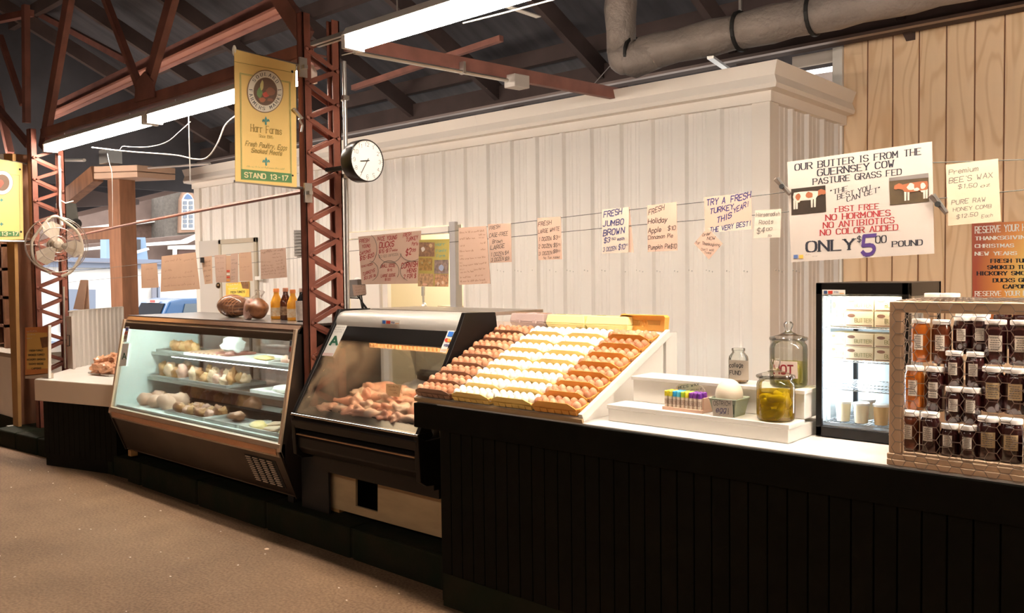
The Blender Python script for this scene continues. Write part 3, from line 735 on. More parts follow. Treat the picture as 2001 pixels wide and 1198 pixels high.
# labels on the glass
G4 = (200, 560, 2.786)
sk = thing('inspection_card', 'pale grade card with a letter A inside the deli case left corner', 'card', P(240, 680, gpl))
patch(sk, 'card', [(240, 672), (252, 671), (246, 715), (233, 716)], gpl, cardw, .002)
ptext(sk, 'A', (239, 702), (246.5, 702), 12, gpl, M('dark_green_ink', (.03, .12, .06), .7), .9, off=.003)
s3 = thing('payment_sticker', 'strip of payment card logos at the top left of the deli glass', 'sticker', P(246, 650, gpl))
patch(s3, 'strip', [(246, 638), (253, 638), (247, 668), (241, 668)], gpl, cardw, .002)
for i, c in enumerate([(.1, .1, .3), (.45, .1, .06), (.4, .25, .2)]): patch(s3, 'logo', [(246-i*1.6, 640+i*8), (251.5-i*1.6, 640+i*8), (250-i*1.6, 646+i*8), (244.6-i*1.6, 646+i*8)], gpl, M('logo%d' % i, c, .6), .003)
s4 = thing('payment_sticker', 'strip of payment card logos at the right edge of the deli glass', 'sticker', P(570, 680, gpl))
patch(s4, 'strip', [(566, 664), (575, 665), (571, 703), (563, 702)], gpl, M('greyish_strip', (.45, .42, .38), .6), .002)
for i, c in enumerate([(.08, .08, .1), (.45, .08, .05), (.5, .45, .4)]): patch(s4, 'logo', [(567-i*.9, 666+i*12), (574-i*.9, 667+i*12), (572.6-i*.9, 676+i*12), (565.6-i*.9, 675+i*12)], gpl, M('logo_b%d' % i, c, .6), .003)
# trays and food inside
trm = M('steel_tray', (.60, .60, .57), .3, .8); trw = M('white_tray', (.85, .85, .80), .4)
def tray(name, x0, y0, x1, y1, z, mat, label, cat='tray', h=.022, wall=.006):
    mb = MB().box(x0, y0, z, x1, y1, z+.004)
    for a, b, c, d_ in ((x0, y0, x1, y0+wall), (x0, y1-wall, x1, y1), (x0, y0, x0+wall, y1), (x1-wall, y0, x1, y1)): mb.box(a, b, z, c, d_, z+h)
    o = thing(name, label, cat, ((x0+x1)/2, (y0+y1)/2, z)); part('tray_body', mb, mat, o, bevel=.002); return o
def heap(n, x0, y0, x1, y1, z, mat, name, lab, cat, grp, sx=(.03, .05), sz=.02, seed=0, nz=.5, rows=2):
    """pieces laid in rows; every piece has its own place-label"""
    k = 0; per = max(1, n//rows)
    for r in range(rows):
        for i in range(per):
            x = x0+(x1-x0)*(i+.5)/per+random.uniform(-.01, .01); y = y0+(y1-y0)*(r+.5)/rows+random.uniform(-.006, .006)
            a, b = random.uniform(*sx)*.85, random.uniform(*sx)*.66; h = sz*random.uniform(.8, 1.2)
            mb = MB().ell((x, y, z+h*.85), a, b, h, 16, 11, Matrix.Rotation(random.uniform(-.6, .6), 3, 'Z') @ Matrix.Rotation(random.uniform(-.25, .25), 3, 'Y'), nz, 4, seed+k)
            if name not in ('butcher_parcel',):
                cc = Vector((x, y, z+h)); mb.v = [v+(v-cc).normalized()*noise.noise(v*55)*.012 for v in mb.v]
            rw = '' if rows == 1 else ('front row, ' if r == 0 else 'back row, ')
            solo(name, mb, mat if not isinstance(mat, list) else mat[k % len(mat)], '%s, %s from left, %s%s' % (lab[0], ORD[i], rw, lab[1]), cat, grp, smooth=True); k += 1
tan1 = M('roast_skin', (.45, .22, .08), .45, noise_=(30, .4), bump=(90, .3, .002), sss=.1); tan2 = M('pale_roast', (.58, .34, .15), .45, noise_=(25, .3), sss=.1)
pinkm = M('pink_cut_meat', (.70, .42, .32), .4, noise_=(25, .35), sss=.1); sausm = M('smoked_sausage', (.36, .17, .09), .35, noise_=(20, .3)); fatw = M('pale_fat', (.70, .50, .33), .4, noise_=(20, .15), sss=.1)
darkm = M('dark_bacon', (.30, .11, .08), .4, noise_=(18, .4)); wrapw = M('butcher_wrap', (.66, .42, .30), .5, noise_=(8, .2)); yel = M('yellow_fat', (.78, .60, .25), .4, noise_=(20, .25), sss=.1)
z1 = .932
tray('meat_tray', -6.42, 3.04, -6.0, 3.30, z1, trm, 'steel tray of roast pieces at the left of the top deli shelf')
heap(5, -6.41, 3.06, -6.01, 3.27, z1+.006, [tan2, tan1], 'roast_piece', ('golden roast poultry piece', 'top left steel tray'), 'meat', 'roast pieces on the top left tray', (.045, .06), .038, 3, .35, 1)
tray('meat_tray', -5.96, 3.03, -5.34, 3.32, z1, trw, 'white tray of streaky ribs in the middle of the top deli shelf')
for i in range(16):
    x = -5.93+i*.030; m = darkm if i % 2 else fatw
    solo('bacon_strip', MB().bar((x, 3.05, z1+.018), (x+.11, 3.27, z1+.03), .022, .018).moved(Matrix.Identity(4)), m, '%s strip of bacon, %s from left on the middle white tray' % ('dark lean' if i % 2 else 'pale fatty', ORD[i]), 'meat', 'bacon strips on the middle white tray', bevel=.006)
solo('white_bag', MB().ell((-5.50, 3.17, z1+.085), .10, .07, .065, 14, 10, None, .5, 4, 5), M('crumpled_white_plastic', (.88, .90, .86), .35), 'crumpled white plastic bag on the dark meat of the top shelf', 'bag', smooth=True)
heap(4, -5.62, 3.05, -5.35, 3.25, z1+.02, darkm, 'dark_cut', ('dark smoked strip', 'cuts under the white bag'), 'meat', 'dark cuts under the white bag', (.045, .06), .014, 9)
tray('meat_tray', -5.31, 3.03, -4.87, 3.32, z1, trw, 'white tray with one flat pale cut on the top deli shelf')
solo('pale_cut', MB().ell((-5.09, 3.16, z1+.02), .10, .05, .016, 14, 6, None, .3, 4, 3), yel, 'flat pale cut alone on its white tray, top shelf', 'meat', smooth=True)
tray('meat_tray', -4.84, 3.03, -4.40, 3.32, z1, trm, 'steel tray of pink pieces at the right end of the top shelf')
heap(8, -4.81, 3.05, -4.43, 3.29, z1+.006, pinkm, 'pink_piece', ('small pink meat piece', 'right-hand top tray'), 'meat', 'pink pieces on the right top tray', (.035, .05), .024, 21)
z2 = .742
tray('meat_tray', -6.42, 2.99, -5.98, 3.30, z2, trm, 'steel tray of wrapped poultry at the left of the middle shelf')
heap(8, -6.39, 3.0, -6.0, 3.25, z2+.006, [tan2, fatw, tan1, pinkm], 'wrapped_bird', ('pale poultry part in film', 'middle shelf left tray'), 'meat', 'poultry parts on the middle left tray', (.05, .07), .052, 31, .35)
tray('meat_tray', -5.95, 2.99, -5.30, 3.30, z2, trm, 'steel tray of bony pieces in the centre of the middle shelf')
heap(14, -5.92, 3.0, -5.33, 3.25, z2+.006, [fatw, tan1, tan2, fatw, pinkm], 'bony_piece', ('knobbly pale bony piece', 'middle shelf centre tray'), 'meat', 'bony pieces on the middle centre tray', (.035, .05), .045, 41, .7)
tray('meat_tray', -5.0, 2.99, -4.5, 3.30, z2, trw, 'nearly empty white tray at the right of the middle shelf')
solo('folded_wrap', MB().ell((-4.75, 3.12, z2+.03), .13, .09, .03, 12, 6, None, .4, 4, 8), cardw, 'folded white wrap on the right tray of the middle shelf', 'paper', smooth=True)
z3 = .56
heap(6, -6.32, 2.80, -5.80, 3.02, z3, wrapw, 'butcher_parcel', ('pinkish wrapped butcher parcel', 'left end of the deck'), 'parcel', 'wrapped parcels on the deck', (.075, .09), .05, 51, .25)
heap(10, -6.3, 3.05, -5.2, 3.30, z3, [sausm, darkm, tan1], 'smoked_piece', ('brown smoked meat piece', 'deck behind the parcels'), 'meat', 'smoked pieces at the back of the deck', (.06, .09), .06, 61, .4, 1)
tray('meat_tray', -5.75, 2.77, -5.22, 3.03, z3, trm, 'steel tray of sausages and smoked bits on the case deck')
heap(14, -5.73, 2.79, -5.25, 3.0, z3+.006, [sausm, tan1, pinkm, tan2], 'smoked_bit', ('small glossy smoked piece', 'deck tray of sausages'), 'meat', 'smoked bits on the deck tray', (.035, .055), .03, 71, .5)
tray('meat_tray', -5.19, 2.77, -4.80, 3.03, z3, trm, 'steel tray with a lone brown knuckle on the deck')
solo('knuckle', MB().ell((-5.02, 2.90, z3+.035), .07, .05, .028, 12, 8, None, .6, 4, 5), sausm, 'brown smoked knuckle alone on a deck tray', 'meat', smooth=True)
tray('meat_tray', -4.77, 2.77, -4.25, 3.03, z3, trw, 'white tray of yellow fat slabs at the right end of the deck')
heap(6, -4.74, 2.80, -4.28, 3.0, z3+.006, [yel, fatw], 'fat_slab', ('flat yellowish fat slab', 'right deck tray'), 'meat', 'fat slabs on the right deck tray', (.07, .09), .014, 81, .3)
heap(4, -4.9, 3.08, -4.3, 3.3, z3, [yel, tan2], 'cheese_block', ('pale yellow block', 'deck back right'), 'meat', 'pale blocks at the back right of the deck', (.08, .10), .04, 91, .2, 1)
fp = thing('gap_dark_sheet', 'narrow black sheet standing in for the darkness between the two cases', 'panel', (-4.03, 2.825, .165))  # black sheet added for the darkness between the cases
part('panel', MB().box(-4.18, 2.82, .166, -3.92, 2.832, .74), blackm, fp)
# ================================================================== MEAT CASE (black, slanted glass)
ML, MR = -3.86, -2.86
XF = Matrix.Translation((0, 0, -.048)) @ Matrix.Scale(1.032, 4)
mc = thing('meat_case', 'black meat case with silver canopy holding raw chicken on ice', 'display case', (-3.36, 2.9, .3))
part('bumper', prof_box(MB(), [(2.60, .715), (2.555, .70), (2.545, .745), (2.565, .775), (2.64, .80), (2.66, .76)], ML, MR-.01), black, mc, bevel=.006)
part('bumper_trim', MB().tube([(ML-.005, 2.556, .772), (MR-.005, 2.556, .772)], .007, 10), M('chrome_bright', (.8, .74, .68), .1, 1), mc, smooth='auto')
part('lower_bumper', prof_box(MB(), [(2.66, .56), (2.60, .56), (2.57, .60), (2.568, .655), (2.60, .70), (2.66, .70)], ML+.01, MR-.01), black, mc, bevel=.006)
part('bumper_strip', MB().bar((ML+.01, 2.566, .668), (MR-.04, 2.566, .668), .012, .006, (0, 0, 1)), M('wood_strip', (.42, .24, .12), .4), mc)
part('front_apron', MB().box(ML+.02, 2.66, .50, MR-.02, 2.70, .80), black, mc)
part('tub', MB().box(ML+.03, 2.70, .45, MR-.03, 3.45, .60).box(ML+.02, 3.44, .45, MR-.01, 3.46, .93), black, mc)
part('end_cheek', MB().prism([(MR-.03, y, z) for y, z in [(2.548, .77), (2.56, .56), (2.60, .535), (3.45, .45), (3.45, .745), (2.60, .745)]], (.03, 0, 0)), black, mc, bevel=.003)
part('end_cheek', MB().prism([(ML-.005, y, z) for y, z in [(2.548, .77), (2.56, .56), (2.60, .535), (3.45, .45), (3.45, .745), (2.60, .745)]], (.03, 0, 0)), black, mc, bevel=.003)
for x in (ML, MR-.025):
    part('end_arm', MB().prism([(x, y, z) for y, z in [(2.553, .78), (2.628, .78), (2.80, 1.08), (2.93, 1.12), (3.085, 1.235), (3.075, 1.312), (2.86, 1.318), (2.82, 1.235)]], (.025, 0, 0)), black, mc, bevel=.003)
    part('end_glass', MB().prism([(x+.008, y, z) for y, z in [(2.62, .748), (2.81, 1.08), (3.42, 1.2), (3.42, .748)]], (.006, 0, 0)), thin_glass('hazy_side', haze=.05), mc)
cp = [(2.835, 1.222), (2.833, 1.25), (2.842, 1.278), (2.862, 1.298), (2.895, 1.307), (3.07, 1.307), (3.07, 1.29), (2.88, 1.222)]
part('canopy', prof_box(MB(), cp, ML+.025, MR-.025), M('satin_aluminium', (.78, .74, .68), .38, .35), mc, smooth='auto')
part('top_panel', MB().box(ML, 3.07, 1.295, MR, 3.44, 1.312), M('steel_top2', (.55, .48, .42), .3, .8), mc)
part('header', MB().prism([(ML+.025, 2.79, 1.155), (ML+.025, 2.832, 1.228), (ML+.025, 2.87, 1.228), (ML+.025, 2.83, 1.145)], (MR-ML-.05, 0, 0)), black, mc)
mgl = plane(pt=(0, 2.56, .775), n=(0, -(1.16-.775), 2.795-2.56))
fogm = thin_glass('fogged_glass', fog=((5, 9, 1.8), -.5, .0, .5, .015), fogcol=(.66, .52, .36))
part('front_glass', MB().prism([(ML+.025, 2.562, .782), (MR-.025, 2.562, .782), (MR-.025, 2.797, 1.162), (ML+.025, 2.797, 1.162)], (0, .006, 0)), fogm, mc)
glow = M('warm_lamp', (1, .74, .45), .5, emis=44)
part('lamp_tube', MB().tube([(ML+.12, 2.90, 1.165), (MR-.08, 2.90, 1.165)], .011, 10), glow, mc)
part('lamp_shade', MB().box(ML+.1, 2.85, 1.195, MR-.05, 2.97, 1.205), silver, mc)
part('grille', MB().box(ML+.1, 3.0, 1.10, MR-.05, 3.04, 1.17), M('honeycomb_grille', (.5, .32, .18), .5, bump=(200, 1, .01)), mc)
for i in range(28): part('grille_fin', MB().box(ML+.11+i*.03, 2.99, 1.105, ML+.114+i*.03, 3.0, 1.165), tan1, mc)
# rear sliding doors with brown stiles
for x0, x1 in ((ML+.03, -3.3), (-3.3, MR-.03)):
    part('rear_door', MB().prism([(x0, 3.40, .9), (x1, 3.40, .9), (x1, 3.30, 1.25), (x0, 3.30, 1.25)], (0, .006, 0)), thin_glass('hazy_door', haze=.04, fogcol=(.7, .64, .55)), mc)
part('door_stile', MB().bar((-3.25, 3.36, .90), (-3.45, 3.25, 1.25), .07, .015, (0, -1, 0)), M('brown_stile', (.14, .075, .04), .4, .4), mc)
part('door_stile', MB().bar((-3.20, 3.36, .90), (-3.40, 3.25, 1.25), .015, .02, (0, -1, 0)), silver, mc)
part('inner_back', MB().box(ML+.02, 3.42, .6, MR-.03, 3.44, .92), M('dark_inner', (.12, .08, .06), .5), mc)
icem = M('crushed_ice', (.86, .84, .80), .15, trans=.3, noise_=(30, .1))
mb = MB(); nx, ny = 50, 30
def icez(x, y): return .765+(y-2.62)*.14+.012*noise.noise(Vector((x*12, y*12, 0)))
for j in range(ny+1):
    for i in range(nx+1):
        x = ML+.03+(MR-ML-.06)*i/nx; y = 2.60+.80*j/ny; mb.v.append(Vector((x, y, icez(x, y)+random.uniform(-.004, .004))))
for j in range(ny):
    for i in range(nx): a = j*(nx+1)+i; mb.f.append((a, a+1, a+nx+2, a+nx+1))
for i in range(900):
    x, y = random.uniform(ML+.04, MR-.04), random.uniform(2.60, 2.85); c = Vector((x, y, icez(x, y)+.003)); r = random.uniform(.004, .008)
    R = Matrix.Rotation(random.uniform(0, 3), 3, 'X') @ Matrix.Rotation(random.uniform(0, 3), 3, 'Z')
    mb.obox(c, R @ Vector((r, 0, 0)), R @ Vector((0, r, 0)), R @ Vector((0, 0, r*.8)))
setp(solo('crushed_ice', mb, icem, 'bed of crushed ice under the raw chicken', 'ice'), kind='stuff')
sk1 = M('raw_chicken', (.84, .55, .43), .35, noise_=(14, .3, (.74, .40, .29)), bump=(60, .25, .002), sss=.15, coat=.25); sk2 = M('raw_chicken_pink', (.82, .44, .33), .35, noise_=(10, .3, (.70, .34, .24)), bump=(50, .25, .002), sss=.15, coat=.25)
sk3 = M('raw_chicken_pale', (.86, .66, .53), .35, noise_=(12, .25), bump=(50, .2, .002), sss=.15, coat=.25)
def drum(c, ang, s, m, lab, pitch=.15):
    """drumstick: fat end tapering to a bone knob"""
    R = Matrix.Rotation(ang, 3, 'Z') @ Matrix.Rotation(-pitch, 3, 'Y'); c = Vector(c)
    path = [c+R @ Vector((x*s, 0.12*s*math.sin(x*2), 0)) for x in (-1, -.9, -.6, -.2, .2, .55, .85, 1.0, 1.12, 1.2)]
    mb = MB().tube(path, [.12*s, .34*s, .5*s, .52*s, .40*s, .24*s, .15*s, .17*s, .19*s, .08*s], 14)
    for i, v in enumerate(mb.v): mb.v[i] = v+(v-c).normalized()*noise.noise(v*28)*.012
    return solo('chicken_drumstick', mb, m, lab, 'meat', 'raw chicken pieces', smooth=True)
def thigh(c, s, m, lab, seed, a=0, name='chicken_thigh'):
    mb = MB().ell(c, 1.15*s, .85*s, .6*s, 20, 14, Matrix.Rotation(a, 3, 'Z') @ Matrix.Rotation(.25, 3, 'X'), .75, 3.2, seed)
    for i, v in enumerate(mb.v): mb.v[i] = v+(v-Vector(c)).normalized()*noise.noise(v*34+Vector((seed, 0, 0)))*.018
    return solo(name, mb, m, lab, 'meat', 'raw chicken pieces', smooth=True)
wordp = [('front edge of the ice', 2.68, .045), ('second row from the glass', 2.78, .055), ('middle of the heap', 2.88, .075), ('back of the heap', 2.99, .085)]
ms = [sk1, sk2, sk3]
for r, (wd, y, dz_) in enumerate(wordp):
    n = 9 if r < 3 else 6
    for i in range(n):
        x = -3.72+i*.088+(r % 2)*.03 if r < 3 else -3.50+i*.09
        if r == 0: x = -3.70+i*.09
        z = icez(x, y)+dz_*.62; s = random.uniform(.036, .047); m = ms[(i*2+r) % 3]
        if (i+r) % 3 == 1: drum((x, y, z+.005), random.choice([.5, .9, -.5, 2.6, 3.6])+random.uniform(-.2, .2), s*1.25, m, 'raw chicken drumstick, %s from left at the %s' % (ORD[i], wd))
        else: thigh((x, y, z), s*1.1, m, 'raw chicken thigh, %s from left at the %s' % (ORD[i], wd), r*10+i, random.uniform(-1, 1))
thigh(P(732, 765, Y=3.02), .085, sk1, 'large whole chicken breast propped up left of the price card', 77, .9, 'chicken_breast')
thigh(P(790, 795, Y=2.92), .085, sk2, 'large pink whole breast in front of the price card', 78, .2, 'chicken_breast')
thigh(P(830, 790, Y=2.99), .08, sk3, 'large pale breast at the right behind the price card', 79, -.4, 'chicken_breast')
bgk = solo('bagged_chicken', MB().ell(P(800, 836, Y=2.70), .085, .06, .055, 18, 12, Matrix.Rotation(.5, 3, 'Z') @ Matrix.Rotation(-.5, 3, 'Y'), .4, 3, 4), M('pale_bagged', (.85, .70, .60), .25, coat=.5), 'pale bagged chicken with a dark maker mark at the front right corner', 'meat', 'raw chicken pieces', smooth=True)
solo('bagged_chicken', MB().ell(P(848, 845, Y=2.78), .09, .07, .045, 16, 10, None, .4, 3, 6), M('pale_bagged2', (.78, .55, .38), .3, coat=.5), 'bagged chicken seen through the right end of the case', 'meat', 'raw chicken pieces', smooth=True)
C5 = (560, 560, 3.993)
pc = thing('price_card', 'handwritten yellow-white price card stuck upright among the chicken', 'card', P(768, 765, Y=2.86))
y1 = plane(Y=2.86); patch(pc, 'card', [(775, 757), (897, 765), (880, 862), (775, 852)], y1, M('cream_card', (.90, .80, .55), .6), 0, C5, .002)
scribble(pc, [(795, 785, 870, 790, 16), (800, 810, 850, 813, 14), (830, 835, 865, 838, 14)], y1, inkbr, C5)
ig = thing('inspection_card', 'tilted green and white grade A card on the left of the meat case glass', 'card', P(653, 665, mgl))
patch(ig, 'card', [(372, 297), (475, 300), (360, 545), (268, 540)], mgl, cardw, .004, C5)
ptext(ig, 'A', (338, 455), (392, 455), 66, mgl, M('dark_green_ink2', (.03, .13, .07), .7), 1.3, off=.006, cr=C5, slant=.25)
scribble(ig, [(385, 320, 455, 322, 7), (375, 338, 445, 340, 7), (370, 355, 430, 357, 7)], mgl, inkgray, C5, off=.006)
patch(ig, 'footer', [(280, 515), (365, 520), (356, 543), (270, 538)], mgl, M('footer_pink', (.75, .55, .5), .6), .0055, C5)
fl_ = None
ps = thing('payment_sticker', 'strip of four payment card logos on the right of the meat case glass', 'sticker', P(874, 665, mgl))
patch(ps, 'strip', [(1262, 340), (1314, 345), (1240, 515), (1194, 510)], mgl, cardw, .004, C5)
LB = M('logo_blue', (.03, .16, .55), .5); LR = M('logo_red', (.65, .06, .03), .5); LO = M('logo_orange', (.85, .35, .05), .5)
patch(ps, 'blue_logo', [(1267, 350), (1306, 354), (1291, 392), (1252, 388)], mgl, LB, .006, C5)
patch(ps, 'red_logo', circ(1250, 418, 17, 16, 16), mgl, LR, .006, C5); patch(ps, 'orange_logo', circ(1268, 419, 14, 14, 16), mgl, LO, .0065, C5)
ptext(ps, 'VISA', (1224, 465), (1262, 468), 18, mgl, M('logo_navy', (.03, .04, .2), .6), 1.4, off=.006, cr=C5, slant=.3)
patch(ps, 'orange_bar', [(1210, 485), (1248, 488), (1240, 503), (1203, 500)], mgl, M('logo_peach', (.8, .5, .35), .6), .006, C5)
cpl = plane(Y=2.832)
p6 = thing('payment_sticker', 'small horizontal strip of card logos on the silver canopy', 'sticker', P(764, 630, cpl))
patch(p6, 'strip', [(742, 260), (884, 263), (882, 297), (740, 293)], cpl, cardw, .003, C5)
patch(p6, 'blue_logo', [(748, 264), (772, 265), (771, 291), (747, 290)], cpl, LB, .0045, C5); patch(p6, 'red_logo', [(778, 266), (810, 267), (809, 291), (777, 290)], cpl, LR, .0045, C5)
ptext(p6, 'VISA', (815, 286), (842, 287), 12, cpl, MATS['logo_navy'], 1.3, off=.0045, cr=C5); patch(p6, 'orange_bar', [(848, 285), (876, 286), (876, 291), (848, 290)], cpl, LO, .0045, C5)
XF = None
# ================================================================== EGG STAND
X0, X1 = -2.94, -1.975
EB = Vector((0, 2.612, .934)); ET = Vector((0, 3.255, 1.227)); sd = (ET-EB); SLn = sd.length; sd.normalize(); sn = Vector((0, -sd.z, sd.y))
es = thing('egg_stand', 'sloping white display stand carrying four columns of egg cartons', 'stand', (-2.51, 2.95, .92))
def slab(mb, x0, x1, t0, t1, h0, h1):
    c = EB+sd*(t0+t1)/2+sn*(h0+h1)/2; c.x = (x0+x1)/2
    return mb.obox(c, Vector(((x1-x0)/2, 0, 0)), sd*(t1-t0)/2, sn*(h1-h0)/2)
part('board', slab(MB(), X0, X1-.02, 0, SLn, -.012, 0), white, es)
part('front_edge', slab(MB(), X0-.004, X1-.0, -.010, .0, -.012, .006), plyraw, es)
part('side_rail', slab(MB(), X1-.02, X1, .0, SLn, -.012, .022), white, es, bevel=.002)
part('side_rail', slab(MB(), X0-.012, X0, 0, SLn, -.02, .004), white, es)
part('side_support', MB().prism([(X1-.035, 2.66, .921), (X1-.035, 3.23, .921), (X1-.035, 3.23, 1.21), (X1-.035, 2.66, .93)], (.012, 0, 0)), white, es)
part('back_support', MB().box(X0+.02, 3.248, .921, X1-.02, 3.34, 1.23), white, es)
eggp = [(0.0001, -.0265), (.008, -.0255), (.0145, -.021), (.019, -.013), (.0207, -.003), (.0200, .006), (.0172, .0145), (.0125, .0215), (.0065, .0262), (.0001, .0278)]
wegg = M('white_eggshell', (.90, .86, .80), .45, sss=.05); begg = [M('brown_eggshell', (.62, .29, .15), .45), M('deep_brown_eggshell', (.47, .19, .09), .45), M('tan_eggshell', (.70, .38, .22), .45)]
pulp = M('brown_pulp', (.36, .22, .15), .9, bump=(160, .4, .002)); yfoam = M('yellow_foam', (.92, .68, .22), .6); ofoam = M('orange_foam', (.85, .44, .10), .6); gpulp = M('pinkish_grey_pulp', (.48, .36, .33), .9, bump=(160, .4, .002)); yp = M('pale_yellow_carton', (.90, .78, .36), .6)
CW, CD = .236, .078
def carton_mb(flap):
    mb = MB(); w, d, h = CW/2, CD/2, .029
    def ring(w_, d_, z): return [Vector((sx*w_-sx*c, sy*d_, z)) if k else Vector((sx*w_, sy*d_-sy*c, z)) for sx, sy, ks in ((-1, -1, (0, 1)), (1, -1, (1, 0)), (1, 1, (0, 1)), (-1, 1, (1, 0))) for k in ks for c in (.012,)]
    r = [ring(w*.93, d*.84, 0), ring(w, d, h), ring(w+.004, d+.004, h), ring(w+.004, d+.004, h-.004)]
    inn_ = [ring(w-.003, d-.003, h), ring(w*.91, d*.80, .006)]
    o = 0
    for R in (r[0], r[1], r[2]): mb.v += R
    for k in range(2):
        for i in range(8): j = (i+1) % 8; mb.f.append((k*8+i, k*8+j, k*8+8+j, k*8+8+i))
    mb.f.append(tuple(range(8))[::-1])
    o = len(mb.v); mb.v += r[2]+inn_[0]+inn_[1]
    for k in range(2):
        for i in range(8): j = (i+1) % 8; mb.f.append((o+k*8+i, o+k*8+j, o+k*8+8+j, o+k*8+8+i))
    mb.f.append(tuple(o+16+i for i in range(8)))
    if flap:                                # front locking flap with slanted ends
        fh = flap; y = -d-.003
        mb.prism([(-w+.006, y, h-.006), (w-.006, y, h-.006), (w-.012, y-.003, h+.004), (w-.045, y-.005, h+fh), (-w+.045, y-.005, h+fh), (-w+.012, y-.003, h+.004)], (0, .003, 0))
    for i in range(1, 6):                    # cell ridges on the outer face and dividers between the cups
        x = -w+i*CW/6; mb.box(x-.002, -d*.86, .004, x+.002, d*.86, .016)
    mb.box(-w*.9, -.002, .004, w*.9, .002, .018)
    for i in range(6):
        x = -w*.93+(i+.5)*CW*.93/6; mb.prism([(x-.014, -d*.86, .001), (x+.014, -d*.86, .001), (x+.017, -d-.002, h*.7), (x-.017, -d-.002, h*.7)], (0, -.004, 0))
    return mb
cols = [(-3.04+.135, 'left brown egg column', pulp, 'b', 'brown pulp', .016), (-2.775, 'left white egg column', yfoam, 'w', 'pale yellow foam', .018),
        (-2.51, 'right white egg column', yfoam, 'w', 'pale yellow foam', .018), (-2.115-.005, 'right brown egg column', ofoam, 'b', 'orange foam', .022)]
cols = [(x_, *c_[1:]) for x_, c_ in zip((-2.818, -2.579, -2.341, -2.113), cols)]
tilt = math.atan2(sd.z, sd.y)-.2
eggsrc = {}
proto = {}
Rt = Matrix.Rotation(tilt, 4, 'X')
for ci, (cx_, cname, cm, kind, cdesc, fl) in enumerate(cols):
    for r in range(8):
        t = .040+r*.0815
        base = EB+sd*t+sn*.002; base.x = cx_+random.uniform(-.002, .002)
        jit = Matrix.Rotation(random.uniform(-.012, .012), 4, 'Z')
        Mt = Matrix.Translation(base) @ jit @ Rt
        rn = ORD[r]+' from the bottom' if r else 'bottom one'
        if cm.name not in proto:
            me = bpy.data.meshes.new('egg_carton'); q = carton_mb(fl); me.from_pydata([tuple(v) for v in q.v], [], q.f); me.materials.append(cm); proto[cm.name] = me
        o = bpy.data.objects.new('egg_carton', proto[cm.name]); COL.objects.link(o); o.matrix_world = Mt
        setp(o, 'open %s egg carton, %s of the %s' % (cdesc, rn, cname), 'carton', 'open egg cartons on the sloping stand')
        for rr_ in range(2):
            for i in range(6):
                m = wegg if kind == 'w' else begg[random.choice([0, 0, 1, 2]) if r != 6 or ci != 3 else 1]
                if m.name not in eggsrc:
                    q = MB().lathe([(a*.91, b*.91) for a, b in eggp], (0, 0, 0), 14); me = bpy.data.meshes.new('egg'); me.from_pydata([tuple(v) for v in q.v], [], q.f)
                    me.polygons.foreach_set('use_smooth', [True]*len(me.polygons)); me.materials.append(m); eggsrc[m.name] = me
                e = bpy.data.objects.new('egg', eggsrc[m.name]); COL.objects.link(e)
                le = Matrix.Translation((-.0975+i*.0390+random.uniform(-.001, .001), -.0180+rr_*.036, .027+random.uniform(-.002, .003))) @ Matrix.Rotation(random.uniform(-.15, .15), 4, 'X') @ Matrix.Rotation(random.uniform(-.15, .15), 4, 'Y')
                e.matrix_world = Mt @ le
                setp(e, '%s egg, %s from left, %s row, carton %s, %s' % ('white' if kind == 'w' else 'brown', ORD[i], 'back' if rr_ else 'front', rn.replace(' one', ''), cname), 'egg', '%s eggs in the carton %s of the %s' % ('white' if kind == 'w' else 'brown', rn, cname))
# closed cartons along the top edge
def closed(x0, x1, mat, label, h=.055):
    c = EB+sd*(SLn-.05)+sn*.0; z0 = c.z+.0
    o = thing('closed_egg_carton', label, 'carton', ((x0+x1)/2, c.y, z0))
    def fr(zz0, zz1, ins0, ins1):
        y0, y1 = 3.252, 3.34
        a = [(x0+ins0, y0+ins0, zz0), (x1-ins0, y0+ins0, zz0), (x1-ins0, y1-ins0, zz0), (x0+ins0, y1-ins0, zz0)]
        b = [(x0+ins1, y0+ins1, zz1), (x1-ins1, y0+ins1, zz1), (x1-ins1, y1-ins1, zz1), (x0+ins1, y1-ins1, zz1)]
        return MB().add(a+b, [(3, 2, 1, 0), (4, 5, 6, 7), (0, 1, 5, 4), (1, 2, 6, 5), (2, 3, 7, 6), (3, 0, 4, 7)])
    part('base', fr(1.232, 1.256, .010, .0), mat, o, bevel=.003); part('lid', fr(1.257, 1.256+h-.02, .0, .008), mat, o, bevel=.004)
    return o
g1 = closed(-2.93, -2.70, gpulp, 'closed pinkish grey pulp carton at the top left of the egg stand', .062)
zt = plane(Z=1.305)
for i in range(3): part('cell_window', MB().box(-2.91+i*.072, 3.28, 1.297, -2.855+i*.072, 3.33, 1.3005), [MATS['brown_pulp'], M('label_pale', (.6, .42, .4), .7), MATS['brown_pulp']][i], g1)
for i in range(2): part('tab', MB().box(-2.88+i*.11, 3.246, 1.251, -2.86+i*.11, 3.259, 1.268), gpulp, g1)
YC = plane(Y=3.264); C6 = (800, 590, 3.848)
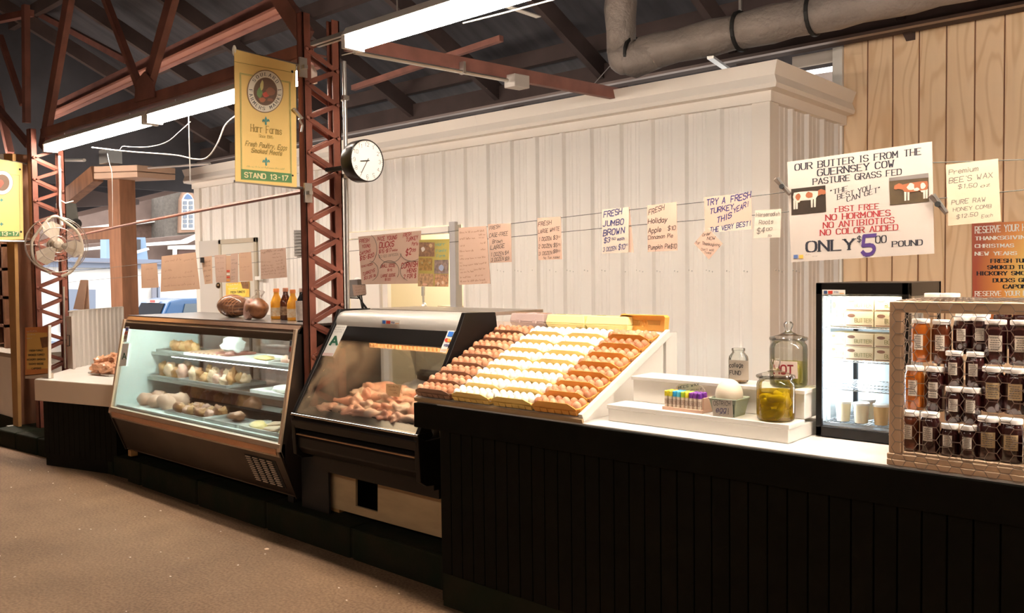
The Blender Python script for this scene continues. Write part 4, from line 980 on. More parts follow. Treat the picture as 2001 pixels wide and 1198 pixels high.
for k, (xa, xb, tx) in enumerate([(-2.69, -2.45, 950), (-2.445, -2.20, 1245)]):
    o = closed(xa, xb, yp, 'closed pale yellow printed carton, %s of the pair above the white eggs' % ('left one' if k == 0 else 'right one'), .06)
    yfr = plane(Y=3.254)
    if k == 0: ws = [('DOZEN', 965, 190, 1015, 194), ('LARGE', 1048, 195, 1096, 199), ('EGGS', 1140, 203, 1180, 207)]
    else: ws = [('DOZEN', 1256, 200, 1306, 205), ('LARGE', 1346, 206, 1396, 210), ('EGGS', 1446, 213, 1485, 217)]
    for tt, xx0, yy0, xx1, yy1 in ws: ptext(o, tt, (xx0, yy0), (xx1, yy1), 12, yfr, inkbr, 1.1, cr=C6, off=.006)
    zz = 1.2965
    part('top_print', MB().box(xa+.03, 3.285, zz, xa+.10, 3.292, zz+.0008).box(xa+.12, 3.285, zz, xa+.2, 3.29, zz+.0008).box(xa+.03, 3.31, zz, xa+.08, 3.315, zz+.0008), M('green_print', (.45, .45, .15), .7), o)
# raised lid of the last open carton
ld = thing('carton_lid', 'raised orange foam lid standing open above the right brown eggs', 'carton', (-2.12, 3.26, 1.25))
yl = plane(Y=3.265); Z = lambda x, y: P(x, y, yl)
pts = [(1577, 215), (1583, 112), (1596, 94), (1905, 102), (1920, 118), (1910, 228)]
w3 = [P(800+x/3.848, 590+y/3.848, yl) for x, y in pts]
part('lid_back', MB().prism([p+Vector((0, .035, 0)) for p in w3], (0, .003, 0)), ofoam, ld)
mb = MB()
for i in range(len(w3)-1): mb.prism([w3[i], w3[i+1], w3[i+1]+Vector((0, .036, 0)), w3[i]+Vector((0, .036, 0))], (0, 0, -.003) if i in (2,) else (.003 if i > 2 else -.003, 0, 0) if i != 1 else (0, 0, .003))
part('lid_wall', mb, ofoam, ld)
for a, b in ((1638, 1735), (1790, 1888)):
    part('label_patch', MB().prism([P(800+x/3.848, 590+y/3.848, yl, -.034) for x, y in [(a, 138), (b, 142), (b-4, 176), (a+8, 172)]], (0, -.002, 0)), M('lid_print', (.50, .26, .06), .7), ld)
part('lid_boss', MB().ell(P(800+1756/3.848, 590+162/3.848, yl, -.03), .014, .008, .016, 10, 6), ofoam, ld)
# ================================================================== WHITE STEPPED STAND
st = thing('stepped_stand', 'white two-tier stepped display stand between the eggs and the fridge', 'stand', (-1.55, 2.85, .92))
part('lower_step', MB().box(-1.93, 2.715, .921, -1.197, 2.99, .968), white, st, bevel=.002)
part('lower_top', MB().box(-1.935, 2.711, .969, -1.193, 2.84, .985), white, st, bevel=.002)
part('upper_step', MB().box(-1.90, 2.845, .985, -1.197, 2.985, 1.072), white, st, bevel=.002)
part('upper_top', MB().box(-1.905, 2.838, 1.072, -1.193, 2.99, 1.086), white, st, bevel=.002)
LS, US = .985, 1.086
C7 = (1140, 600, 3.994)
# ostrich egg in a pulp berry basket with a card
oc = P(1425, 786, Y=2.775)
ob = thing('berry_basket', 'green-grey pulp berry basket holding the ostrich egg', 'basket', (oc.x, 2.775, LS))
x, y = oc.x, 2.775; bw, tw, hh = .040, .052, .062
gp = M('green_pulp', (.33, .37, .28), .85, bump=(120, .4, .002))
def frus(mb, x, y, z0, z1, a, b, th=.003):
    A_ = [Vector((x+sx*a, y+sy*a, z0)) for sx, sy in ((-1, -1), (1, -1), (1, 1), (-1, 1))]; B_ = [Vector((x+sx*b, y+sy*b, z1)) for sx, sy in ((-1, -1), (1, -1), (1, 1), (-1, 1))]
    for i in range(4): j = (i+1) % 4; n = (A_[j]-A_[i]).cross(B_[i]-A_[i]).normalized(); mb.prism([A_[i], A_[j], B_[j], B_[i]], -n*th)
    mb.prism(A_, (0, 0, th)); return mb
part('basket_body', frus(MB(), x, y, LS, LS+hh, bw, tw), gp, ob)
part('rim', MB().tube([(x-tw, y-tw, LS+hh), (x+tw, y-tw, LS+hh), (x+tw, y+tw, LS+hh), (x-tw, y+tw, LS+hh), (x-tw, y-tw, LS+hh)], .003, 6), gp, ob)
for i in range(3): part('slot', MB().prism([(x+.010+i*.013, y-bw-.0065, LS+.012), (x+.017+i*.013, y-bw-.0065, LS+.012), (x+.019+i*.013, y-bw-.0125, LS+.048), (x+.012+i*.013, y-bw-.0125, LS+.048)], (0, -.001, 0)), M('slot_dark', (.12, .15, .11), .9), ob)
solo('ostrich_egg', MB().ell((x, y, LS+.072), .0485, .0485, .058, 28, 20), M('ostrich_shell', (.82, .70, .54), .5, bump=(140, .25, .001)), 'big cream ostrich egg sitting in the small pulp basket', 'egg', smooth=True)
oy = plane(Y=y-tw-.004); oca = thing('sign_card', 'small white card reading ostrich egg leaning on the basket', 'card', P(1412, 812, oy))
patch(oca, 'card', [(1003, 727), (1160, 727), (1167, 865), (1012, 850)], oy, paperw, .001, C7, .0015)
ptext(oca, 'OSTRICH', (1017, 765), (1145, 772), 34, oy, ink, .7, jit=.25, cr=C7, off=.003); ptext(oca, 'egg', (1035, 818), (1108, 825), 44, oy, inkblue, .7, jit=.3, cr=C7, off=.003, slant=.2); ptext(oca, '!', (1122, 836), (1134, 836), 44, oy, ink, .9, cr=C7, off=.003)
# lip balm rack
lb = thing('balm_rack', 'small wooden rack of lip balm tubes with a card on the lower step', 'rack', P(1345, 800, Z=LS))
ra = P(1294, 803, Z=LS); yb0 = 2.735
x0r, x1r = P(1294, 803, Y=yb0).x, P(1373, 812, Y=yb0).x
part('rack_base', MB().box(x0r, yb0, LS, x1r, yb0+.075, LS+.012), M('pink_wood', (.66, .42, .30), .6), lb, bevel=.001)
part('side_wall', MB().box(x1r-.006, yb0+.01, LS+.012, x1r, yb0+.075, LS+.055), MATS['pink_wood'], lb)
tcol = [('yellow', (.85, .70, .05)), ('blue', (.04, .38, .68)), ('light blue', (.12, .55, .75)), ('lime green', (.42, .62, .05)), ('purple', (.25, .06, .35)), ('dark purple', (.16, .03, .30)), ('orange', (.85, .4, .08))]
k = 0; order = [[0, 0, 1, 2, 3, 0, 4, 4, 5], [0, 0, 2, 2, 3, 3, 4, 5, 5], [0, 6, 1, 1, 3, 3, 5, 4, 4]]
for r in range(3):
    for i in range(9):
        ci = order[r][i]; cn, cc = tcol[ci]
        x = x0r+.012+i*(x1r-x0r-.03)/8; y = yb0+.012+r*.019; z = LS+.012
        o = thing('lip_balm', '%s capped lip balm tube, %s from left in the %s row of the rack' % (cn, ORD[i], ['front', 'middle', 'back'][r]), 'lip balm', (x, y, z), 'lip balm tubes in the wooden rack')
        part('tube_body', MB().lathe([(.0072, 0), (.0072, .042)], (x, y, z), 12), M('clear_balm', (.82, .72, .58), .3), o, smooth='auto')
        part('cap', MB().lathe([(.0078, .040), (.0078, .058), (.006, .060)], (x, y, z), 12), M('cap_'+cn.replace(' ', '_'), cc, .35), o, smooth='auto')
        if r == 0: part('sticker', MB().lathe([(.0075, .010), (.0075, .030)], (x, y, z), 12), M('balm_label', (.25, .10, .07), .6, noise_=(300, .3, (.8, .7, .55))), o)
bc = thing('sign_card', 'small arched handwritten card behind the lip balm tubes', 'card', (x0r+.04, yb0+.07, LS+.01))
by = plane(Y=yb0+.07); patch(bc, 'card', [(720, 690), (722, 625), (745, 603), (800, 596), (870, 600), (925, 620), (948, 650), (945, 700)], by, M('speckled_card', (.66, .58, .42), .7), 0, C7, .002)
ptext(bc, 'BEES WAX', (740, 640), (900, 612), 20, by, ink, .8, jit=.3, cr=C7); scribble(bc, [(735, 665, 820, 655, 15), (840, 650, 920, 645, 14), (740, 690, 930, 690, 13)], by, ink, C7)
# jars with lids
def bigjar(name, label, x, y, z, r, h, liquid=None, lid=True, liqh=.7):
    o = thing(name, label, 'jar', (x, y, z))
    pr = [(r*.86, 0), (r*.97, .006), (r, .02), (r, h*.82), (r*.96, h*.9), (r*.86, h*.95), (r*.88, h)]
    part('jar_glass', MB().lathe(pr, (x, y, z), 32), jarglass, o, smooth='auto')
    if lid:
        lp = [(r*.98, h), (r*1.02, h+.004), (r*1.0, h+.010), (r*.6, h+.018), (r*.22, h+.028), (r*.15, h+.036), (r*.24, h+.048), (r*.26, h+.058), (r*.16, h+.066), (.0001, h+.067)]
        part('glass_lid', MB().lathe(lp, (x, y, z), 28), thin_glass('lid_glass', (.98, .98, .96), .12), o, smooth='auto')
    if liquid: part('liquid', MB().lathe([(r*.84, .004), (r*.95, .012), (r*.975, .022), (r*.975, h*liqh), (.0001, h*liqh)], (x, y, z), 28), liquid, o, smooth='auto')
    return o
brine = thin_glass('yellow_brine', (.98, .84, .16), .04, haze=.24, fogcol=(.90, .66, .05))
pk = M('pickle_green', (.40, .38, .06), .4, noise_=(20, .4, (.62, .55, .14)), bump=(40, .4, .003))
jc = P(1515, 800, Y=2.775)
jr, jh = .0645, .145
bigjar('pickle_jar', 'glass jar of pickles in yellow brine on the lower step', jc.x, 2.778, LS+.001, jr, jh, brine)
k = 0
for (a, dz_, t, ln, ph) in [(0, .018, 1.2, .042, 0), (.9, .02, .2, .04, 1), (1.9, .02, .1, .045, .4), (2.8, .02, .2, .04, .3), (3.8, .022, .8, .04, 2), (4.8, .02, .3, .042, 1.5), (5.6, .03, .9, .045, 0), (4.4, .058, 1.45, .045, 0), (5.2, .072, 1.2, .040, .5), (0.3, .065, .7, .042, .8), (1.4, .07, .5, .04, .2), (3.4, .07, 1.3, .04, 1)]:
    c = Vector((jc.x+.036*math.cos(a), 2.778+.036*math.sin(a), LS+dz_+.006)); R = Matrix.Rotation(a+PI/2, 3, 'Z') @ Matrix.Rotation(PI/2-t, 3, 'Y') if t < 1 else Matrix.Rotation(ph, 3, 'Z') @ Matrix.Rotation(PI/2, 3, 'Y') @ Matrix.Identity(3)
    pts = [c+R @ Vector((.05*.0, .006*math.sin(s_*3), s_*ln*.8)) for s_ in (-1, -.85, -.4, 0, .4, .85, 1)]
    pts = [Vector((jc.x, 2.778, p.z))+(Vector((p.x-jc.x, p.y-2.778, 0))*min(1, .044/max(1e-6, math.hypot(p.x-jc.x, p.y-2.778)))) for p in pts]
    pts = [Vector((p.x, p.y, max(p.z, LS+.018))) for p in pts]
    solo('pickle', MB().tube(pts, [.004, .011, .0145, .015, .0145, .011, .004], 10), pk, 'green pickle in the brine, %s placed round the front jar' % ORD[k], 'pickle', 'pickles in the front jar', smooth=True); k += 1
kc = P(1552, 760, Y=2.915); kj = bigjar('pickle_jar', 'half-empty lidded glass jar on the upper step beside the fridge', -1.285, 2.915, US+.001, .0655, .165, thin_glass('pale_brine', (.88, .86, .55), .03, haze=.1, fogcol=(.6, .58, .25)), True, .52)
for k in range(5):
    a = k*1.25; c = Vector((-1.285+.035*math.cos(a), 2.915+.035*math.sin(a), US+.045)); solo('pickle', MB().tube([c+Vector((0, 0, -.035)), c+Vector((0, 0, -.028)), c, c+Vector((0, 0, .028)), c+Vector((0, 0, .035))], [.003, .010, .013, .010, .003], 8), pk, 'pickle standing in the half-empty back jar, %s round from the right' % ORD[k], 'pickle', 'pickles in the back jar', smooth=True)
hy = plane(Y=2.915-.068)
hc = thing('jar_label', 'paper label with red lettering HOT on the back jar', 'label', P(1533, 720, hy))
patch(hc, 'label_paper', [(1487, 418), (1668, 428), (1672, 560), (1487, 548)], hy, M('pink_label', (.82, .66, .56), .7), 0, C7, .001)
ptext(hc, 'HOT', (1488, 520), (1635, 524), 66, hy, inkred, 1.2, cr=C7, off=.002)
# college fund jar
fj = P(1443, 745, Y=2.90); o = thing('tip_jar', 'empty glass bottle labelled college fund on the upper step', 'jar', (fj.x, 2.90, US))
r, h = .036, .128
part('jar_glass', MB().lathe([(r*.8, 0), (r, .006), (r, h*.68), (r*.95, h*.76), (r*.64, h*.87), (r*.62, h*.92), (r*.68, h*.925), (r*.68, h*.99), (r*.62, h)], (fj.x, 2.90, US+.001), 28), jarglass, o, smooth='auto')
fy = plane(Y=2.90-r-.001); patch(o, 'label', [(1138, 412), (1288, 420), (1290, 572), (1138, 570)], fy, paperw, 0, C7, .001)
ptext(o, 'college', (1140, 470), (1245, 470), 34, fy, ink, .9, jit=.25, cr=C7, off=.002); ptext(o, 'FUND', (1142, 526), (1228, 528), 30, fy, ink, .9, jit=.25, cr=C7, off=.002)
part('coins', MB().lathe([(r*.8, .002), (r*.85, .012), (.0001, .014)], (fj.x, 2.90, US+.001), 16), M('coins', (.3, .17, .1), .4, .5), o)
# ================================================================== COUNTERTOP FRIDGE
FX0, FX1, FY0, FY1, FZ0, FZ1 = -1.180, -.875, 2.90, 3.26, .922, 1.456
fr = thing('display_fridge', 'black countertop display fridge with glass door glowing with butter and cups', 'fridge', (-1.03, 3.08, FZ0))
part('case_top', MB().box(FX0, FY0+.012, FZ1-.045, FX1, FY1, FZ1), black, fr, bevel=.002)
part('case_base', MB().box(FX0, FY0+.012, FZ0, FX1, FY1, FZ0+.04), black, fr)
part('corner_post', MB().box(FX0, FY1-.02, FZ0, FX0+.02, FY1, FZ1).box(FX1-.02, FY1-.02, FZ0, FX1, FY1, FZ1).box(FX1-.014, FY0+.012, FZ0, FX1, FY0+.03, FZ1), black, fr)
part('side_glass', MB().box(FX1-.008, FY0+.03, FZ0+.04, FX1-.004, FY1-.02, FZ1-.045), pane, fr)
part('side_wall', MB().box(FX0, FY0+.012, FZ0+.04, FX0+.006, FY1-.02, FZ1-.045).box(FX0, FY1-.008, FZ0+.04, FX1, FY1-.004, FZ1-.045), M('fridge_liner', (.62, .70, .74), .3), fr)
dr = part('door_frame', MB().box(FX0, FY0, FZ0+.002, FX0+.022, FY0+.014, FZ1).box(FX1-.022, FY0, FZ0+.002, FX1, FY0+.014, FZ1).box(FX0, FY0, FZ0+.002, FX1, FY0+.014, FZ0+.036).box(FX0, FY0, FZ1-.040, FX1, FY0+.014, FZ1), black, fr, bevel=.002)
part('door_glass', MB().box(FX0+.022, FY0+.005, FZ0+.036, FX1-.022, FY0+.008, FZ1-.040), pane, dr)
cold = M('fridge_led', (.82, .93, 1), .5, emis=26)
part('led_strip', MB().box(FX0+.034, FY0+.020, FZ0+.06, FX0+.040, FY0+.026, FZ1-.05), cold, fr)
part('led_strip', MB().box(FX0+.05, FY1-.030, FZ0+.06, FX0+.075, FY1-.022, FZ1-.22), M('fridge_led2', (.82, .93, 1), .5, emis=9), fr)
part('led_strip', MB().box(FX0+.04, FY0+.028, FZ1-.056, FX1-.04, FY0+.036, FZ1-.048), M('fridge_led3', (1, .90, .70), .5, emis=22), fr)
wiresh = M('chrome_wire', (.75, .75, .75), .25, .9)
shz = [P(1680, 640, Y=FY0+.05).z, P(1680, 706, Y=FY0+.05).z, P(1680, 762, Y=FY0+.05).z]
for z in shz+[FZ0+.05]:
    mb = MB()
    for i in range(22):
        x = FX0+.02+i*(FX1-FX0-.04)/21; mb.tube([(x, FY0+.035, z), (x, FY1-.03, z)], .0012, 5)
    for y in (FY0+.03, FY0+.12, FY0+.2, FY1-.03): mb.tube([(FX0+.01, y, z-.002), (FX1-.01, y, z-.002)], .002, 5)
    part('wire_shelf', mb, wiresh, fr)
bxm = M('butter_box', (.88, .74, .50), .6); brn = M('butter_print', (.30, .14, .09), .7)
def butter(x, z, w, h, lab, y=FY0+.045):
    o = thing('butter_carton', lab, 'carton', (x+w/2, y+.05, z), 'butter cartons in the display fridge')
    part('carton', MB().box(x, y, z, x+w, y+.10, z+h), bxm, o, bevel=.001)
    yp = plane(Y=y)
    part('stripe', MB().box(x+.004, y-.0008, z+.003, x+w-.004, y, z+.006), brn, o)
    a = Vector((x+w*.22, y, z+h*.72)); part('cow_mark', MB().prism([a+Vector((math.cos(t)*w*.14, -.0004, math.sin(t)*h*.12)) for t in [i*PI/5 for i in range(10)]], (0, -.0005, 0)), brn, o)
    mb = MB(); e = w*.62/(6*4+5*1.3-0)
    xx = x+w*.34
    for c in 'BUTTER':
        for stn in G[c].split():
            q = [(int(stn[i]), int(stn[i+1])) for i in range(0, len(stn), 2)]
            for (u0, v0), (u1, v1) in zip(q, q[1:]): mb.bar((xx+u0*e, y-.0006, z+h*.28+(v0-2)*h*.045), (xx+u1*e+1e-5, y-.0006, z+h*.28+(v1-2)*h*.045), .0012, .0006, (0, -1, 0))
        xx += e*5.1
    part('lettering', mb, M('olive_print', (.35, .32, .12), .7), o)
    return o
bxs = [FX0+.085, FX0+.183]
for i, x in enumerate(bxs):
    w = .094 if i == 0 else .098
    sidew = ['left', 'right'][i]
    butter(x, shz[0]+.003, w, .052, '%s lower butter carton on the top fridge shelf' % sidew); butter(x, shz[0]+.056, w, .050, '%s upper butter carton on the top fridge shelf' % sidew)
    butter(x, shz[1]+.003, w, .046, '%s lower butter carton on the second fridge shelf' % sidew); butter(x, shz[1]+.050, w, .046, '%s upper butter carton on the second fridge shelf' % sidew)
o = butter(FX0+.028, shz[1]+.003, .05, .046, 'narrow butter carton against the left wall, lower, second fridge shelf', FY0+.06)
butter(FX0+.028, shz[1]+.050, .05, .046, 'narrow butter carton against the left wall, upper, second fridge shelf', FY0+.06)
butter(FX0+.03, shz[0]+.003, .048, .10, 'tall butter carton against the left wall of the top fridge shelf', FY0+.06)
cupm = M('pale_cream_cup', (.88, .78, .56), .35, sss=.1); lidm = M('clear_cup_lid', (.85, .85, .80), .2)
for k, (px, y, mm, lab) in enumerate([(1648, FY0+.06, cupm, 'leftmost cream tub on the fridge floor'), (1683, FY0+.055, cupm, 'second cream tub from the left on the fridge floor'), (1722, FY0+.06, M('caramel_cup', (.70, .48, .22), .35), 'caramel filled tub on the right of the fridge floor'), (1695, FY0+.15, cupm, 'cream tub behind the others on the fridge floor')]):
    x = P(px, 820, Y=y).x; z = FZ0+.053
    o = thing('dessert_tub', lab, 'tub', (x, y, z), 'lidded tubs on the fridge floor')
    part('tub_body', MB().lathe([(.021, 0), (.026, .062), (.0001, .062)], (x, y, z), 20), mm, o, smooth='auto'); part('tub_lid', MB().lathe([(.028, .062), (.028, .068), (.026, .070), (.0001, .070)], (x, y, z), 20), lidm, o, smooth='auto')
C8 = (1590, 550, 3.744); fyl = plane(Y=FY0-.001)
s5 = thing('payment_sticker', 'strip of payment card logos at the top left of the fridge door', 'sticker', P(1628, 572, fyl))
patch(s5, 'strip', [(62, 60), (231, 62), (231, 102), (62, 98)], fyl, cardw, .001, C8)
patch(s5, 'blue_logo', [(74, 67), (98, 67), (98, 90), (74, 90)], fyl, M('logo_darkblue', (.05, .09, .22), .6), .002, C8); patch(s5, 'red_logo', [(105, 68), (138, 68), (138, 91), (105, 91)], fyl, LR, .002, C8)
ptext(s5, 'VISA', (150, 82), (180, 83), 11, fyl, MATS['logo_navy'], 1.2, off=.002, cr=C8); patch(s5, 'orange_bar', [(190, 84), (222, 85), (222, 90), (190, 89)], fyl, LO, .002, C8)
# ================================================================== HONEY CRATE
KX0, KX1, KY0, KY1, KZ0, KZ1 = -.842, -.405, 2.612, 2.97, .921, 1.405
cr_ = thing('honey_crate', 'cream timber crate covered in chicken wire and packed with honey jars', 'crate', (-.62, 2.79, KZ0))
t = .034
for x in (KX0, KX1-t):
    for y in (KY0, KY1-t): part('corner_post', MB().box(x, y, KZ0+.036, x+t, y+t, KZ1-.032), cream, cr_, bevel=.002)
for y in (KY0, KY1-t): part('top_rail', MB().box(KX0, y, KZ1-.032, KX1, y+t, KZ1), cream, cr_, bevel=.002)
for x in (KX0, KX1-t): part('side_rail', MB().box(x, KY0+t, KZ1-.032, x+t, KY1-t, KZ1), cream, cr_, bevel=.002)
part('bottom_rail', MB().box(KX0-.004, KY0-.006, KZ0, KX1+.004, KY0+t, KZ0+.017), cream, cr_, bevel=.002)
part('bottom_rail', MB().box(KX0-.004, KY0-.004, KZ0+.018, KX1+.004, KY0+t, KZ0+.034), cream, cr_, bevel=.002)
for x in (KX0, KX1-t): part('bottom_side', MB().box(x, KY0+t, KZ0, x+t, KY1, KZ0+.034), cream, cr_)
part('crate_floor', MB().box(KX0+.002, KY0+.004, KZ0+.026, KX1-.002, KY1, KZ0+.036), cream, cr_)
# tiers
tz = [KZ0+.055, KZ0+.055, KZ0+.055]
def hexnet(org, u, v, W_, H_, a=.0255, n=None, mat=wire, r=.0009):
    """flat-topped hexagon chicken wire on a plane"""
    mb = MB(); org, u, v = Vector(org), Vector(u), Vector(v); h = a*math.sqrt(3)/2; nn = u.cross(v).normalized()
    def pt(x, y): return org+u*x+v*y+nn*.0016*math.sin(x*140+y*90)
    j = 0
    cols_ = int(W_/(1.5*a))+2; rows_ = int(H_/(2*h))+2
    seen = set()
    for i in range(cols_):
        for j in range(rows_):
            cx0 = i*1.5*a; cy0 = j*2*h+(h if i % 2 else 0)
            P6 = [(cx0+a*math.cos(k*PI/3), cy0+a*math.sin(k*PI/3)) for k in range(6)]
            for k in range(6):
                p, q = P6[k], P6[(k+1) % 6]; key = (round((p[0]+q[0])*500), round((p[1]+q[1])*500))
                if key in seen: continue
                seen.add(key)
                if all(0 <= c[0] <= W_ and 0 <= c[1] <= H_ for c in (p, q)): mb.tube([pt(*p), pt(*q)], r*(1.6 if k in (1, 4) else 1), 4, cap=False)
    return mb
part('wire_front', hexnet((KX0, KY0-.008, KZ0), (1, 0, 0), (0, 0, 1), KX1-KX0, KZ1-KZ0+.003, a=.0205), wire, cr_)
part('wire_top', hexnet((KX0, KY0-.004, KZ1+.003), (1, 0, 0), (0, 1, 0), KX1-KX0, KY1-KY0, a=.0205), wire, cr_)
part('wire_side', hexnet((KX0-.002, KY1, KZ0+.05), (0, -1, 0), (0, 0, 1), KY1-KY0, KZ1-KZ0-.05, a=.0205), wire, cr_)
hony = [M('amber_honey', (.52, .13, .012), .12, coat=.6, trans=.35), M('dark_honey', (.030, .006, .006), .1, coat=.7), M('brown_honey', (.10, .022, .008), .1, coat=.7, trans=.15)]
lidw = M('white_jar_lid', (.88, .82, .76), .35)
labm = M('printed_jar_label', (.74, .66, .56), .7)
labd = M('kraft_jar_label', (.55, .40, .22), .7)
hprot = {}
def honey(px, py, Y, r, h, mi, label, lm=labm, lw=1.0):
    c = P(px, py, Y=Y); x = c.x; zt_ = c.z; z = zt_-h
    if z < KZ0+.037: z = KZ0+.037; h = zt_-z
    o = thing('honey_jar', label, 'jar', (x, Y, z), 'honey jars in the wire crate')
    part('jar_body', MB().lathe([(r*.9, 0), (r, .005), (r, h-.030), (r*.9, h-.020), (r*.82, h-.014), (r*.82, h-.008), (.0001, h-.008)], (x, Y, z), 20), hony[mi], o, smooth='auto')
    part('lid', MB().lathe([(r*.92, h-.013), (r*.94, h-.003), (r*.9, h), (.0001, h)], (x, Y, z), 20), lidw, o, smooth='auto')
    mb = MB(); a0 = random.uniform(-1.95, -1.75)-.15; lwid = .95*lw; zl = z+h*random.uniform(.28, .33); zh = h*.36
    for k in range(7):
        a = a0+lwid*(k/6); mb.v += [Vector((x+(r+.0006)*math.cos(a), Y+(r+.0006)*math.sin(a), zl)), Vector((x+(r+.0006)*math.cos(a), Y+(r+.0006)*math.sin(a), zl+zh))]
    for k in range(6): mb.f.append((2*k, 2*k+2, 2*k+3, 2*k+1))
    part('label', mb, lm, o)
    mb = MB(); rr_ = r+.0012
    for j in range(6):
        zz = zl+zh*(.12+j*.14); k0 = random.uniform(.08, .2); k1 = random.uniform(.75, .92)
        for s_ in range(4):
            aa = a0+lwid*(k0+(k1-k0)*s_/4); ab = a0+lwid*(k0+(k1-k0)*(s_+.85)/4)
            mb.add([(x+rr_*math.cos(aa), Y+rr_*math.sin(aa), zz), (x+rr_*math.cos(ab), Y+rr_*math.sin(ab), zz), (x+rr_*math.cos(ab), Y+rr_*math.sin(ab), zz+zh*.045), (x+rr_*math.cos(aa), Y+rr_*math.sin(aa), zz+zh*.045)], [(0, 1, 2, 3)])
    part('label_print', mb, inkgray, o)
rown = ['top', 'middle', 'bottom']
for r, (ya, Y) in enumerate([((623, 625), 2.79), ((715, 717), 2.735), ((803, 806), 2.68)]):
    for i in range(2):
        px = [(1800, 1840), (1788, 1827), (1778, 1818)][r][i]
        honey(px, ya[i], Y, .0275, .132, [[0, 2], [0, 1], [2, 1]][r][i], 'tall %s honey jar, %s of the leftmost pair, %s row of the crate' % (['amber', 'dark', 'amber', 'dark', 'reddish dark', 'dark'][r*2+i], ['left', 'right'][i], rown[r]))
for r, (ya, Y, xx) in enumerate([((618, 618), 2.80, (1881, 1916)), ((686, 688), 2.745, (1865, 1906)), ((756, 758), 2.71, (1865, 1899)), ((828, 831), 2.675, (1856, 1893))]):
    for i in range(2): honey(xx[i], ya[i], Y, .0255, .102, 1, 'small dark honey jar, %s of its pair, %s row of the short jars' % (['left', 'right'][i], ORD[r]))
for r, (ya, Y, xx) in enumerate([((625, 626), 2.77, (1946, 1996)), ((717, 720), 2.73, (1941, 1985)), ((814, 818), 2.685, (1932, 1977))]):
    for i in range(2): honey(xx[i], ya[i], Y, .0305, .128, 1, 'wide dark honey jar, %s of its pair, %s row right of the short jars' % (['left', 'right'][i], rown[r]), labd if r > 0 else labm, 1.25)
for r, (ya, Y, xx) in enumerate([((612, 612), 2.88, (1884, 1919)), ((600, 602), 2.9, (1960, 1998))]):
    for i in range(2): honey(xx[i], ya[i], Y, .0255, .125, 1, 'dark honey jar in the rear row, %s of %s' % (['left', 'right'][i], ['the pair behind short jars', 'the pair by the right edge']  [r]))
for r, (py, Y) in enumerate([(640, 2.76), (728, 2.72), (845, 2.67)]): honey(2022, py, Y, .026, .125, 1, 'dark honey jar cut by the right edge of the photo, %s row' % rown[r])
mb = MB().box(KX0+.04, 2.84, KZ0+.054, KX1-.04, 2.93, KZ0+.24)
part('rear_riser', mb, cream, cr_)
for r, (Y0_, z) in enumerate([(2.765, 1.335-.132-.10)]): pass
for i, (px, lab) in enumerate([(1826, 'left flat white plastic tub lying on the back of the crate top'), (1856, 'right flat white plastic tub lying on the back of the crate top')]):
    c = P(px, 571, Z=KZ1+.004); c = Vector((P(px, 570, Y=2.93).x, 2.93, KZ1+.005)); solo('plastic_tub', MB().lathe([(.030, 0), (.030, .010), (.028, .012), (.0001, .012)], c, 20), lidw, lab, 'tub', smooth='auto')
# ================================================================== POST FITTINGS
cd = thing('conduit', 'vertical silver conduit strapped to the right side of the near column', 'conduit', (-4.07, 3.14, 1.3))
part('pipe', MB().tube([P(672, 120, Y=3.135), P(673, 150, Y=3.135), P(677, 400, Y=3.135), P(680, 640, Y=3.135)], .013, 10), silver, cd, smooth='auto')
for py in (192, 345): part('pipe_clamp', MB().obox(P(670, py, Y=3.13), (.035, 0, 0), (0, .02, 0), (0, 0, .012)), silver, cd)
ck = P(717, 314, X=-3.75); clk = thing('wall_clock', 'round black-rimmed wall clock beside the near column', 'clock', ck)
rc = .118
part('clock_case', MB().lathe([(rc*.92, -.095), (rc*.98, -.08), (rc, -.01), (rc*.99, .004), (rc*.95, .008), (rc*.94, .0)], ck, 40, (1, 0, 0)), black, clk, smooth='auto')
part('face', MB().lathe([(rc*.945, -.002), (rc*.945, .0015), (.0001, .0015)], ck, 40, (1, 0, 0)), M('clock_face', (.78, .74, .68), .4), clk)
mb = MB()
for i in range(60):
    a = i*PI/30; r0_, r1_ = rc*(.90 if i % 5 else .86), rc*.93
    u = Vector((0, math.sin(a), math.cos(a))); mb.bar(ck+u*r0_+Vector((.002, 0, 0)), ck+u*r1_+Vector((.002, 0, 0)), .0012 if i % 5 else .0025, .0004, (1, 0, 0))
part('minute_marks', mb, ink, clk)
mb = MB()
for i in range(1, 13):
    a = i*PI/6; u = Vector((0, math.sin(a), math.cos(a))); c = ck+u*rc*.75+Vector((.0025, 0, 0)); s_ = str(i); sc = .0034; x = -(len(s_)*4+(len(s_)-1)*1)*sc/2
    for chh in s_:
        for stn in G[chh].split():
            q = [(int(stn[k]), int(stn[k+1])) for k in range(0, len(stn), 2)]
            for (u0, v0), (u1, v1) in zip(q, q[1:]):
                mb.bar(c+Vector((0, x+u0*sc, (v0-5)*sc)), c+Vector((0, x+u1*sc+1e-6, (v1-5)*sc)), .002, .0004, (1, 0, 0))
        x += 5*sc
part('numerals', mb, inkgray, clk)
for nm, a, L_, w in (('hour_hand', math.radians(262), .050, .005), ('minute_hand', math.radians(212), .082, .0035)):
    u = Vector((0, math.sin(a), math.cos(a))); part(nm, MB().bar(ck-u*.015+Vector((.005, 0, 0)), ck+u*L_+Vector((.005, 0, 0)), w, .001, (1, 0, 0)), blackm, clk)
part('mounting_arm', MB().box(-4.11, ck.y-.02, ck.z-.03, -3.83, ck.y+.02, ck.z-.01), blackm, clk)
cl2 = M('clear_dome', (.85, .85, .82), .2)
